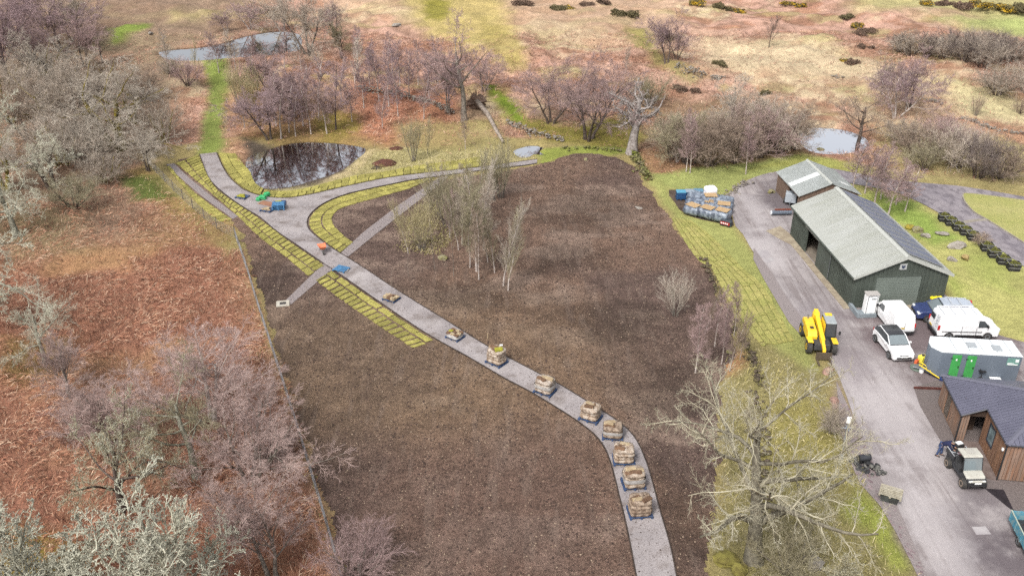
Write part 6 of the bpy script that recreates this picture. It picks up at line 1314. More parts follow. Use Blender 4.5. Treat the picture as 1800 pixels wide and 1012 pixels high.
for k in range(26):
    o = MB(); a = rg.uniform(0, 3.14); L_ = rg.uniform(0.4, 1.3); c = (rg.uniform(-0.5, 0.5), rg.uniform(-0.8, 0.8)); z = rg.uniform(0.05, 0.5)
    d = (math.cos(a)*L_/2*0.7, math.sin(a)*L_/2*0.8); o.loft([[(c[0]-d[0], c[1]-d[1], z), (c[0]-d[0]+0.1, c[1]-d[1]+0.05, z), (c[0]-d[0]+0.1, c[1]-d[1]+0.05, z+0.04), (c[0]-d[0], c[1]-d[1], z+0.04)], [(c[0]+d[0], c[1]+d[1], z+0.15), (c[0]+d[0]+0.1, c[1]+d[1]+0.05, z+0.15), (c[0]+d[0]+0.1, c[1]+d[1]+0.05, z+0.19), (c[0]+d[0], c[1]+d[1], z+0.19)]]); o.build('plank', M_waste, wt)
# ------------------------------------------------------------------ pallets of turf
M_pblue = mat('blue_pallet', S(62, 92, 138, 1.5), 0.8, c2=S(48, 72, 108, 1.5), scale=4, c3=S(120, 110, 100), scale3=9, amt3=0.35)
M_pwood = mat('bare_pallet_wood', S(214, 206, 184), 0.85, c2=S(186, 176, 152), scale=4, rand=0.1)
def pallet(parent, m, L=1.2, Wp=1.0, z=0.0, name='pallet'):
    p = link(name, None, parent)
    for k in range(7):
        y = -Wp/2 + k*(Wp-0.1)/6; o = MB(); o.box(-L/2, L/2, y, y+0.1, z+0.12, z+0.142); o.build('slat', m, p)
    o = MB()
    for x in (-L/2, -0.05, L/2-0.1):
        o.box(x, x+0.1, -Wp/2, Wp/2, z+0.0, z+0.022)
        for y in (-Wp/2, -0.05, Wp/2-0.1): o.box(x, x+0.1, y, y+0.1, z+0.022, z+0.119)
    o.build('bearer', m, p); return p
M_load = [mat(f'wrapped_turf_{i}', S(*a), 0.75, c2=S(*b), scale=3.2, detail=6, c3=S(*c), scale3=7.0, amt3=0.75, spec=0.4, bump=0.9, bscale=9, lo3=0.48, hi3=0.6)
          for i, (a, b, c) in enumerate([((212, 196, 178), (176, 152, 128), (120, 98, 80)), ((222, 208, 192), (190, 166, 142), (138, 114, 94)), ((196, 176, 156), (160, 136, 114), (104, 84, 70)), ((224, 212, 200), (196, 176, 156), (134, 112, 94))])]
M_wrapp = mat('clear_wrap', S(216, 212, 208), 0.35, c2=S(186, 180, 174), scale=4, bump=0.6, bscale=12, spec=0.5)
M_cut = mat('turf_underside', S(150, 118, 92), 0.95, c2=S(112, 86, 68), scale=6, rand=0.2); M_cutp = mat('turf_pale_edge', S(212, 192, 158), 0.95, c2=S(180, 156, 122), scale=6, rand=0.1)
M_tg = mat('turf_green', S(196, 190, 70), 0.95, c2=S(160, 158, 58), scale=7)
def load_mesh(seed, h, L=1.12, Wp=0.98, layers=4, lean=0.0, e=0.42):
    rg = np.random.default_rng(seed); n = 28; th = np.arange(n)/n*2*np.pi
    bx = np.sign(np.cos(th))*np.abs(np.cos(th))**e*L/2; by = np.sign(np.sin(th))*np.abs(np.sin(th))**e*Wp/2
    jit = lambda s: 1 + s*np.sin(th*rg.integers(2, 5)+rg.uniform(0, 6))+ s*0.7*rg.normal(0, 1, n)
    rings = []
    for k in range(layers):
        ox, oy = rg.normal(0, 0.02, 2)
        for f, s in ((0.03, 0.93), (0.35, 1.0), (0.7, 1.0), (0.96, 0.93)):
            z = (k+f)/layers*h; j = jit(0.018); sx = s - 0.05*k/layers
            rings.append([(bx[i]*j[i]*sx+ox+lean*z, by[i]*j[i]*sx+oy, z + 0.02*rg.normal()) for i in range(n)])
    top = rings[-1]
    for s, dz in ((0.72, 0.03), (0.42, 0.0), (0.15, 0.03)):
        rings.append([(p[0]*s, p[1]*s, h + dz + rg.normal(0, 0.035)) for p in top])
    o = MB(); o.loft(rings); return o
PAL = [  # px, py of the foot, turn, height, layers, label
    (873, 637, -38, 0.92, 4, 1, 'tall pallet of wrapped turf with a green turf roll on top'),
    (958, 688, -30, 0.80, 4, 3, 'pallet of wrapped turf standing between the green-topped pallet and the bend'),
    (1038, 735, -28, 0.78, 3, 1, 'open-topped pallet of wrapped turf at the start of the path bend'),
    (1077, 766, -8, 0.66, 3, 2, 'low dark brown pallet of wrapped turf on the bend'),
    (1096, 809, 0, 0.82, 4, 1, 'pale domed pallet of wrapped turf below the bend, third from the bottom'),
    (1113, 851, 6, 0.80, 4, 0, 'pallet of turf with a wide pale band of wrap, second from the bottom'),
    (1124, 901, 6, 0.84, 4, 2, 'pallet of wrapped turf nearest to the bottom edge on the path')]
rg = random.Random(9)
for i, (px, py, rz, h, ly, mi, lb) in enumerate(PAL):
    x, y = G(px, py, 0.09); t = thing('turf_pallet', lb, 'pallet', (x, y, 0.09), math.radians(rz), 'pallets of turf along the path', 1.12)
    pallet(t, M_pblue)
    o = load_mesh(50+i, h, layers=ly).build('turf_stack', M_load[mi], t, smooth_=True); o.location.z = 0.15
    for k in range(3 + i % 2):                                    # loose flaps of turf on the top
        a = rg.uniform(-0.5, 0.5); c = (rg.uniform(-0.28, 0.28), rg.uniform(-0.25, 0.25)); o = MB(); o.box(c[0]-0.28, c[0]+0.28, c[1]-0.13, c[1]+0.13, h+0.14, h+0.2+0.03*k, a, c); f = o.build('turf_flap', (M_cut, M_cutp)[k % 2], t, bevel=0.04)
    if i == 0: o = MB(); o.tube([(0.1, -0.3, h+0.2), (0.38, 0.12, h+0.2)], 0.17, 12); o.build('turf_roll', M_tg, t, bevel=0.03)
    if i in (1, 3, 5):                                           # a band of clear wrap
        o = MB(); n = 24; e = 0.42; P = [(math.copysign(abs(math.cos(q))**e, math.cos(q))*0.60, math.copysign(abs(math.sin(q))**e, math.sin(q))*0.53) for q in [k/n*6.283 for k in range(n)]]
        o.loft([[(a*s, b*s, z) for a, b in P] for s, z in ((0.985, 0.15+h*0.38), (1.0, 0.15+h*0.5), (0.985, 0.15+h*0.68))], cap=False); o.build('wrap_band', M_wrapp, t, smooth_=True)
# two opened ones
x, y = G(800, 593, 0.09); t = thing('turf_pallet', 'low opened pallet of turf ringed by loose white wrap', 'pallet', (x, y, 0.09), math.radians(-35), 'pallets of turf along the path'); pallet(t, M_pblue)
o = load_mesh(70, 0.26, layers=2).build('wrap', M_wrapp, t, smooth_=True); o.location.z = 0.14
for k in range(9):
    c = (-0.38+0.38*(k % 3), -0.3+0.3*(k//3)); o = MB(); o.box(c[0]-0.17, c[0]+0.17, c[1]-0.13, c[1]+0.13, 0.38, 0.50+0.03*rg.random(), rg.uniform(-0.4, 0.4), c); o.build('turf_flap', M_tg if k == 3 else (M_cut, M_cutp)[k % 2], t, bevel=0.03)
x, y = G(688, 526, 0.09); t = thing('turf_pallet', 'low pallet of loose brown turf slabs beside the bold turf strip', 'pallet', (x, y, 0.09), math.radians(-30), 'pallets of turf along the path'); pallet(t, M_pblue)
for k in range(14):
    c = (-0.36+0.36*(k % 3), -0.28+0.28*((k//3) % 3)); z = 0.15+0.13*(k//9); o = MB(); o.box(c[0]-0.19, c[0]+0.19, c[1]-0.15, c[1]+0.15, z, z+0.12, rg.uniform(-0.3, 0.3), c); o.build('turf_slab', (M_cutp, M_cut, M_cutp)[k % 3], t, bevel=0.03)
# empty and half-empty ones at the junction
def flat_pallet(px, py, rz, lb, tone=None, stack=1, top=None, wrap=False):
    x, y = G(px, py, 0.09); t = thing('pallet', lb, 'pallet', (x, y, 0.09), math.radians(rz)); 
    for k in range(stack): pallet(t, tone or M_pblue, z=0.145*k)
    if top:
        for k in range(5): c = (-0.3+0.3*(k % 3), -0.18+0.36*(k//3)); o = MB(); o.box(c[0]-0.16, c[0]+0.16, c[1]-0.16, c[1]+0.16, 0.145, 0.2+0.06*rg.random(), rg.uniform(-0.4, 0.4), c); o.build('turf_slab', top, t, bevel=0.02)
    if wrap: o = MB(); o.tube([(0.65*math.cos(a), 0.55*math.sin(a), 0.05+0.03*math.sin(3*a)) for a in [k/10*3.4-0.6 for k in range(11)]], 0.05, 6); o.build('loose_wrap', M_wrapp, t)
    return t
M_pblueL = mat('bright_blue_pallet', S(92, 146, 190, 1.5), 0.7, c2=S(70, 118, 160, 1.5), scale=4)
flat_pallet(426, 347, -20, 'flat dark pallet with a little turf left, alone on the upper path', None, 1, M_tg)
flat_pallet(470, 370, -20, 'flat dark pallet of pale turf nearest to the turf strip at the junction', None, 1, M_cutp)
flat_pallet(492, 358, 12, 'flat dark pallet with green turf slabs beside the stack of blue pallets', None, 1, M_tg)
flat_pallet(490, 367, 8, 'stack of empty blue pallets at the path junction', M_pblueL, 4)
flat_pallet(600, 474, -25, 'single empty blue pallet with torn white wrap on the path', M_pblueL, 1, None, True)
x, y = G(470, 358, 0.09); t = thing('plywood_board', 'brown plywood board lying among the pallets at the junction', 'board', (x, y, 0.092), math.radians(-25)); o = MB(); o.box(-0.95, 0.95, -0.45, 0.45, 0, 0.03); o.build('sheet', mat('brown_ply', S(186, 138, 112), 0.8, c2=S(164, 118, 94), scale=3), t); o = MB(); o.box(-0.95, -0.85, -0.45, 0.45, 0.031, 0.05); o.build('batten', M_pwood, t)
M_gbag = mat('green_plastic_bag', S(70, 190, 120, 1.5), 0.45, c2=S(40, 150, 90, 1.5), scale=4, spec=0.5, bump=0.5, bscale=8)
for px, py, s, lb in ((462, 350, 0.8, 'green bag lying on its side at the junction'), (469, 344, 0.7, 'green bag standing upright at the path edge'), (454, 352, 0.6, 'small lime-green bag at the end of the heap')):
    x, y = G(px, py, 0.09); o = load_mesh(int(px), 0.45*s, 0.9*s, 0.75*s, 2).build('green_bag', M_gbag, None, smooth_=True); o.location = (x, y, 0.09); o.rotation_euler.z = px; tag(o, lb, 'bag')
# wheelbarrow
x, y = G(567, 443, 0.09); t = thing('wheelbarrow', 'orange wheelbarrow standing on the path', 'wheelbarrow', (x, y, 0.09), math.radians(200))
M_or = mat('orange_plastic', S(244, 150, 110, 1.3), 0.5, c2=S(226, 130, 92, 1.3), scale=3)
ring = lambda w, l0, l1, z: [(-w, l0, z), (w, l0, z), (w*0.8, l1, z+0.06), (-w*0.8, l1, z+0.06)]
o = MB(); o.loft([ring(0.22, -0.32, 0.3, 0.32), ring(0.40, -0.50, 0.58, 0.66), ring(0.37, -0.47, 0.55, 0.66), ring(0.20, -0.30, 0.28, 0.35)], cap=False); o.add(ring(0.22, -0.32, 0.3, 0.32), [(0, 1, 2, 3)]); o.build('tray', M_or, t, bevel=0.01)
o = MB(); o.tube([(-0.3, -0.95, 0.55), (-0.18, -0.1, 0.3), (-0.06, 0.62, 0.2)], 0.022, 6).tube([(0.3, -0.95, 0.55), (0.18, -0.1, 0.3), (0.06, 0.62, 0.2)], 0.022, 6).tube([(-0.2, -0.2, 0.3), (-0.22, -0.32, 0.0)], 0.018, 6).tube([(0.2, -0.2, 0.3), (0.22, -0.32, 0.0)], 0.018, 6); o.build('frame', M_steel, t)
o = MB(); o.tube([(-0.05, 0.6, 0.19), (0.05, 0.6, 0.19)], 0.19, 14); o.build('wheel', M_tyre, t)
# drain grate
x, y = G(497.5, 535); t = thing('drain_grate', 'square concrete drain surround with a dark grate at the end of the gravel', 'drain', (x, y, 0.03), math.radians(12))
o = MB(); o.box(-0.52, 0.52, 0.22, 0.45, 0, 0.1).box(-0.52, 0.52, -0.45, -0.22, 0, 0.1).box(-0.52, -0.26, -0.22, 0.22, 0, 0.1).box(0.26, 0.52, -0.22, 0.22, 0, 0.1); o.build('surround', mat('grate_concrete', S(226, 220, 206), 0.9, c2=S(206, 198, 182), scale=4), t)
o = MB(); o.box(-0.26, 0.26, -0.22, 0.22, 0.0, 0.03); [o.box(-0.25+0.075*k, -0.21+0.075*k, -0.22, 0.22, 0.03, 0.09) for k in range(7)]; o.build('grate', plain('iron_grate', S(110, 106, 104), 0.7), t)

# ------------------------------------------------------------------ fences, walls, rocks
M_post = mat('fence_post_wood', S(150, 138, 124), 0.9, c2=S(120, 106, 92), scale=3); M_wire = mat('galvanised_wire', S(196, 198, 202), 0.5, 0.2, c2=S(170, 172, 176), scale=2)
def fence(pts, label, h=1.05, step=2.8, z=0.0, net=0.0036):
    P, L = resample(smooth(GP(pts), 4), 200); n = int(L/step); t = link('wire_fence', None); tag(t, label, 'fence')
    at = lambda s: P[min(199, max(0, int(round(s/L*199))))]
    for k in range(n+1):
        p = at(k*L/n); zz = H1(*p); o = MB(); o.tube([(0, 0, -0.15), (0, 0, h+0.12)], 0.05, 7, 0.045); q = o.build('post', M_post, t); q.location = (p[0], p[1], zz)
    o = MB(); Q, _ = resample(P, max(8, int(L/1.0))); Z = [H1(*p) for p in Q]
    for k in range(12): o.tube([(p[0], p[1], zz+0.06+k*(h-0.06)/11) for p, zz in zip(Q, Z)], net*(1.6 if k in (0, 11) else 1), 3)
    Q2, _ = resample(P, int(L/0.13))
    for p in Q2: zz = H1(*p); o.tube([(p[0], p[1], zz+0.05), (p[0], p[1], zz+h)], net*0.8, 3)
    tag(o.build('netting', M_wire, t), kind='stuff')
    return t
fence([(262, 290), (300, 330), (340, 368), (384, 404), (414, 418)], 'wire fence with thin posts running up the wood edge beside the turf')
fence([(414, 418), (432, 470), (455, 545), (480, 622), (510, 716), (545, 830), (575, 930), (603, 1030), (658, 1220)], 'long wire netting fence along the left side of the soil', net=0.009)
def rock_mesh(seed, sub=2, flat=0.7, rough=0.25):
    rg = np.random.default_rng(seed); bm = bmesh.new(); bmesh.ops.create_icosphere(bm, subdivisions=sub, radius=1.0)
    A = rg.normal(0, 1, (7, 3)); 
    for v_ in bm.verts:
        p = np.array(v_.co); k = 1.0
        for a in A: k -= max(0, np.dot(p, a/np.linalg.norm(a))-0.55)*rg.uniform(0.5, 0.8)
        v_.co = Vector(p*(k + rough*0.2*rg.normal())); v_.co.z *= flat
    me = bpy.data.meshes.new('rock'); bm.to_mesh(me); bm.free(); return me
M_rock = mat('lichened_rock', S(186, 178, 168), 0.95, c2=S(150, 140, 130), scale=1.6, c3=S(206, 200, 190), scale3=6, amt3=0.5, bump=0.6)
M_rockm = mat('mossy_rock', S(160, 150, 120), 0.95, c2=S(146, 140, 66), scale=1.2, c3=S(190, 184, 170), scale3=5, amt3=0.5, bump=0.6)
RK = [rock_mesh(k) for k in range(5)]
def rock(px, py, r, label, m=M_rock, cat='rock', name='boulder', sc=(1, 1, 1), dz=0.0, rz=None, group=None, i=None):
    x, y, z = T(px, py); o = link(name, RK[random.randrange(5) if i is None else i]); 
    if not o.data.materials: o.data.materials.append(M_rock)
    o.material_slots[0].link = 'OBJECT'; o.material_slots[0].material = m
    o.location = (x, y, z + r*0.25 + dz); o.scale = (r*sc[0], r*sc[1], r*sc[2]); o.rotation_euler.z = random.uniform(0, 6) if rz is None else rz; tag(o, label, cat, group); return o
rock(1680, 435, 0.85, 'large pale boulder on the lawn between barn and planters', sc=(1.1, 0.7, 0.8), rz=0)
rock(1697, 456, 0.5, 'ochre boulder on the lawn below the large pale one', mat('ochre_rock', S(200, 176, 120), 0.95, c2=S(160, 136, 90), scale=2), rz=0)
rock(1673, 458, 0.45, 'grey stone beside the barn roof edge on the lawn'); rock(1655, 412, 0.6, 'flat pale stone in the lush grass behind the barn', sc=(1.2, 0.8, 0.4)); rock(1612, 408, 0.6, 'mossy stone among the rockery behind the barn', M_rockm)
rock(1626, 416, 0.5, 'pale rockery stone behind the solar roof'); rock(1600, 402, 0.5, 'yellow mossy rockery stone behind the solar roof', mat('yellow_moss', S(196, 176, 70), 0.95, c2=S(150, 140, 70), scale=2))
rock(698, 47, 0.8, 'pale boulder alone on the bracken hillside', sc=(1.2, 0.8, 0.9)); rock(1356, 339, 0.5, 'mossy boulder at the corner of the timber shed', M_rockm)
rock(1122, 367, 0.42, 'flat pale stone slab lying on the soil', sc=(1.2, 0.7, 0.35), rz=-0.4); rock(778, 456, 0.5, 'mossy stone under the slender trees', M_rockm, sc=(1, 1, 0.7))
rock(1441, 270, 0.8, 'mossy block beside the bright pond', M_rockm, sc=(1.2, 0.9, 0.9)); rock(265, 60, 0.5, 'grey stone at the corner of the far pond'); rock(1283, 620, 0.3, 'bright mossy tuft stone beside the thin birches', M_rockm)
rock(1030, 282, 0.35, 'mossy stone at the top of the soil', M_rockm); rock(1395, 1000, 0.5, 'pale stone at the foot of the big bare tree'); rock(1430, 995, 0.6, 'pale flat stone right of the big bare tree foot'); rock(1455, 655, 0.5, 'pinkish stone beside the yellow loader', mat('pink_stone', S(196, 160, 144), 0.9, c2=S(160, 124, 110), scale=3)); rock(1466, 710, 0.55, 'pinkish stone in the verge above the lamp post', MATS['pink_stone'], sc=(1.2, 0.8, 0.7))
rock(1275, 990, 0.8, 'yellow-green mossy mound left of the big bare tree', mat('bright_moss', S(152, 144, 74), 0.95, c2=S(118, 108, 58), scale=2), sc=(1, 1, 0.7)); rock(1300, 1002, 0.6, 'second mossy mound at the foot of the big bare tree', MATS['bright_moss'])
def drystone(pts, h, w, label, m, seed=0, n_per=13.0, on_px=True, fall=0.3):
    """an old field wall of loose stones, many sizes, part fallen"""
    rg = np.random.default_rng(seed); Wp = np.array([T(*p)[:2] for p in pts]); P, L = resample(smooth(Wp, 4), 300); N = int(L*n_per*h/0.5)
    base = np.array([v_.co[:] for v_ in RKS.vertices]); faces = np.array([p.vertices[:] for p in RKS.polygons]); V = []; F = []
    for k in range(N):
        s = rg.uniform(0, 1); i = int(s*299); p = P[i]; hh = h*(1-fall*vn(np.array([s*L/3]), np.array([0.0]), seed)[0]*1.4); f = rg.uniform(0, 1)
        z = hh*f; off = rg.normal(0, w*0.5*(1.15-0.7*f)); t_ = P[min(299, i+1)]-P[max(0, i-1)]; t_ = t_/np.linalg.norm(t_); x, y = p[0]-t_[1]*off, p[1]+t_[0]*off
        r = rg.uniform(0.09, 0.24); B = base*np.array([r*rg.uniform(0.8, 1.5), r*rg.uniform(0.7, 1.2), r*rg.uniform(0.5, 0.9)]); a = rg.uniform(0, 6.28); ca, sa = math.cos(a), math.sin(a)
        V.append(np.column_stack([B[:, 0]*ca-B[:, 1]*sa+x, B[:, 0]*sa+B[:, 1]*ca+y, B[:, 2]+H1(x, y)+z])); F.append(faces+k*len(base))
    o = link('stone_wall', np_mesh('stone_wall', np.vstack(V), np.vstack(F)), None, m); tag(o, label, 'wall'); return o
RKS = rock_mesh(77, 1, 0.9, 0.3)
M_wallst = mat('wall_stone', S(176, 166, 154), 0.95, c2=S(132, 120, 108), scale=1.5, c3=S(206, 200, 190), scale3=3, amt3=0.5, coord='World'); M_walldk = mat('dark_wall_stone', S(118, 104, 90), 0.95, c2=S(86, 74, 64), scale=1.0, c3=S(140, 134, 84), scale3=2, amt3=0.5, coord='World'); M_wallmoss = mat('mossy_wall', S(150, 138, 110), 0.95, c2=S(142, 150, 64), scale=0.8, c3=S(100, 88, 72), scale3=3, amt3=0.6, coord='World')
drystone([(625, 160), (660, 162), (700, 168), (740, 178), (775, 190), (795, 202)], 0.9, 0.7, 'old dry stone wall curving behind the birches', M_wallst, 1)
drystone([(892, 216), (915, 226), (940, 236), (965, 242), (990, 250)], 0.6, 0.9, 'tumbled stone wall on the mossy bank left of the dead tree', M_wallst, 2)
drystone([(1114, 272), (1122, 288), (1130, 304), (1138, 318)], 1.0, 0.6, 'mossy wall end at the corner of the soil', M_wallmoss, 3)
drystone([(1236, 456), (1246, 476), (1258, 505), (1275, 540), (1292, 575), (1312, 610), (1325, 640), (1335, 680)], 0.32, 0.5, 'dark overgrown wall between the soil and the turf bank', M_walldk, 4)
drystone([(1330, 690), (1338, 760), (1345, 840), (1340, 930)], 0.3, 0.9, 'buried mossy wall running under the big bare tree', M_walldk, 14)
drystone([(1190, 118), (1215, 128), (1238, 138)], 0.8, 1.2, 'rocky outcrop below the lone hillside tree', M_wallst, 5); drystone([(1250, 135), (1270, 140)], 0.6, 0.8, 'small heap of stones right of the rocky outcrop', M_wallst, 6)
drystone([(1695, 208), (1730, 222), (1765, 232), (1810, 238)], 0.5, 0.8, 'fallen wall across the right hillside', M_wallst, 7); drystone([(1465, 135), (1485, 140)], 0.4, 0.8, 'grey stones on the bracken slope', M_wallst, 8); drystone([(1622, 178), (1655, 182)], 0.5, 0.8, 'broken wall beneath the mauve trees on the right', M_wallst, 9)
drystone([(1270, 350), (1286, 338), (1300, 328), (1314, 320)], 0.4, 0.8, 'heap of pale stones edging the drive by the storage bay', M_wallst, 10); drystone([(1776, 262), (1800, 266)], 0.5, 0.8, 'dark stones at the right edge above the lane', M_wallmoss, 11); drystone([(985, 262), (1040, 262), (1090, 268)], 0.3, 0.7, 'low line of stones above the soil', M_wallmoss, 12)
# heap of dug soil by the pond
def heap(px, py, rx, ry, h, m, label, name='soil_heap', seed=0):
    x, y, z = T(px, py); rg = np.random.default_rng(seed); n = 22; rings = []
    for f in (1.0, 0.82, 0.6, 0.35, 0.12): rings.append([(rx*f*math.cos(k/n*6.283)*(1+0.08*rg.normal()), ry*f*math.sin(k/n*6.283)*(1+0.08*rg.normal()), h*(1-f**1.6)+0.05*rg.normal()*(f < 1) - (0.1 if f == 1 else 0)) for k in range(n)])
    o = MB().loft(rings).build(name, m, None, smooth_=True); o.location = (x, y, z); tag(o, label, 'heap'); return o
M_dug = mat('dug_earth', S(122, 80, 66), 0.95, c2=S(92, 60, 52), scale=3, bump=0.8); heap(677, 288, 1.5, 1.2, 0.55, M_dug, 'mound of reddish dug earth beside the branching path', seed=1); heap(662, 296, 0.7, 0.5, 0.2, mat('dark_earth', S(96, 84, 78), 0.95, c2=S(76, 66, 60), scale=4), 'small dark patch of spoil beside the reddish mound', seed=2); heap(697, 262, 1.0, 0.6, 0.3, M_dug, 'small heap of peat behind the reddish mound', seed=3)
# fallen tree with its root plate
x, y, z = T(838, 192); t = thing('fallen_tree', 'fallen pale tree trunk with its upturned root plate', 'tree', (x, y, z)); ex, ey, ez = T(884, 254); d = Vector((ex-x, ey-y, ez-z))
o = MB(); o.tube([(0, 0, 1.1), tuple(d*0.35+Vector((0.3, 0, 0.9))), tuple(d*0.7+Vector((0.1, 0, 0.6))), tuple(d+Vector((0, 0, 0.35)))], 0.36, 10, 0.16); o.build('trunk', barkmat('pale_deadwood', (176, 164, 152), (130, 118, 108), 3.0), t, smooth_=True)
rg = np.random.default_rng(5); o = MB(); n = 20
o.loft([[(0.3*math.cos(k/n*6.283)*a - 0.25*(a-1), 0.9*b_, 1.1+1.5*math.sin(k/n*6.283)*a*(1+0.12*rg.normal())) for k in range(n)] for a, b_ in ((0.25, 0.75), (1.0, 0.35), (0.9, 0.55), (0.2, 0.1))])
o = MB(); o.loft([[(1.15*s*math.cos(k/n*6.283)*(1+0.2*rg.normal()), yo + 0.1*rg.normal(), 0.9+1.0*s*math.sin(k/n*6.283)*(1+0.14*rg.normal())) for k in range(n)] for s, yo in ((0.3, -0.35), (0.95, -0.12), (1.0, 0.15), (0.5, 0.5))]); o.build('root_plate', barkmat('root_earth', (130, 110, 98), (96, 80, 70), 3.0), t)
o = MB()
for k in range(16): a = rg.uniform(0, 6.28); o.tube([(0, 0, 1.0), (1.3*math.cos(a), 0.3, 1.0+1.1*math.sin(a)), (2.0*math.cos(a), 0.3+0.3*rg.normal(), 1.0+1.7*math.sin(a))], 0.09, 5, 0.02)
o.build('root', MATS['root_earth'], t)
# gorse bushes on the hill
def gorse_mesh(seed, n=1500):
    rg = np.random.default_rng(seed); c = rg.normal(0, 1, (n, 3)); c = c/np.linalg.norm(c, axis=1)[:, None]*(rg.uniform(0.35, 1.0, n)**0.5)[:, None]; c[:, 2] = np.abs(c[:, 2])*0.8; c *= (0.55+0.95*vn(c[:, 0]*2+9, c[:, 1]*2+c[:, 2]*3, seed))[:, None]
    a = unit(rg.normal(0, 1, (n, 3))); b = unit(np.cross(a, rg.normal(0, 1, (n, 3)))); s = 0.11; V = np.stack([c-a*s, c+b*s*0.5, c+a*s, c-b*s*0.5], 1).reshape(-1, 3); return np_mesh('gorse', V, np.arange(n*4).reshape(-1, 4))
GM = [gorse_mesh(k) for k in range(2)]; GS = MB().tube([(0, 0, -0.1), (0.05, 0, 0.35)], 0.08, 6, 0.05).tube([(0, 0, 0.1), (0.3, 0.1, 0.5)], 0.05, 5, 0.02).tube([(0, 0, 0.1), (-0.25, 0.15, 0.5)], 0.05, 5, 0.02).mesh('gorse_stem'); GS.materials.append(BK['dark'])
M_gorse = mat('gorse_green', S(140, 128, 92), 0.9, c2=S(108, 100, 72), scale=2.0); M_gorsey = mat('gorse_in_flower', S(136, 124, 82), 0.9, c2=S(216, 176, 50, 1.5), scale=2.2, lo=0.5, hi=0.58); M_gorseb = mat('heather_brown', S(148, 122, 104), 0.9, c2=S(118, 98, 84), scale=2.0)
for i, (px, py, r, k, lb) in enumerate([(978, 16, 1.3, 0, 'dark gorse bush near the top edge above the bracken'), (997, 18, 1.0, 1, 'gorse bush with some yellow flower next to the dark one'), (1090, 26, 1.3, 0, 'wide dark gorse bush left of the lone hillside tree'), (1112, 28, 1.2, 0, 'gorse bush close by the lone hillside tree'),
        (1222, 8, 1.2, 1, 'gorse in flower at the top edge right of the lone tree'), (1264, 14, 1.1, 0, 'gorse bush at the top edge in the pink bracken'), (1296, 22, 1.2, 1, 'gorse bush right of the pink bracken patch'), (1280, 18, 0.9, 0, 'small gorse between two gorse bushes at the top edge'), (1388, 8, 1.0, 1, 'gorse with yellow tips at the top edge above the narrow tree'), (1408, 12, 0.9, 1, 'second gorse with yellow tips at the top edge'),
        (1488, 32, 0.9, 0, 'small round bush on the straw hillside'), (1506, 48, 1.3, 1, 'gorse with yellow top above the scattered bushes'), (1520, 56, 1.1, 2, 'brown heather clump beside the yellow-topped gorse'), (1512, 62, 0.9, 2, 'brown clump under the yellow-topped gorse'), (1514, 84, 0.7, 2, 'small brown clump alone above the mauve trees'), (1531, 85, 0.6, 2, 'smallest brown clump right of another clump'),
        (1482, 108, 0.6, 1, 'tiny yellowish tuft on the straw slope'), (1498, 112, 0.8, 2, 'low brown tuft on the straw slope'), (1260, 112, 0.7, 0, 'small gorse tuft on the straw slope above the outcrop'), (1270, 116, 0.6, 0, 'second small tuft on the straw slope above the outcrop'), (1198, 158, 0.8, 2, 'brown tuft below the rocky outcrop'), (1222, 162, 0.7, 2, 'brown tuft at the end of the green bank'),
        (1690, 14, 1.6, 2, 'dark heather mass at the top right edge'), (1715, 12, 1.5, 1, 'yellow-flowered gorse in the top right mass'), (1742, 14, 1.6, 1, 'gorse in bright flower at the top right'), (1768, 20, 1.6, 1, 'brightest yellow gorse at the top right corner'), (1790, 20, 1.5, 0, 'dark gorse in the top right corner'), (1662, 10, 1.3, 2, 'brown bush left of the yellow gorse mass'), (1625, 8, 1.0, 1, 'gorse at the top edge left of the gorse mass'),
        (918, 8, 1.3, 2, 'dark bush at the top edge on the bracken hill'), (1030, 10, 1.2, 2, 'dark clump at the top edge left of the wide gorse'), (1060, 6, 1.1, 2, 'brown clump at the top edge above the wide gorse'), (1345, 165, 0.8, 0, 'olive tuft above the willow scrub')]):
    x, y, z = T(px, py); t = thing('gorse_bush', lb, 'bush', (x, y, z), random.uniform(0, 6), 'bushes on the hill', r); t.scale = (r*random.uniform(1.0, 1.6), r*random.uniform(0.8, 1.1), r*random.uniform(0.6, 0.9)); o = link('stem', GS, t)
    o = link('crown', GM[i % 2], t); 
    if not o.data.materials: o.data.materials.append(M_gorse)
    o.material_slots[0].link = 'OBJECT'; o.material_slots[0].material = (M_gorse, M_gorsey, M_gorseb)[k]

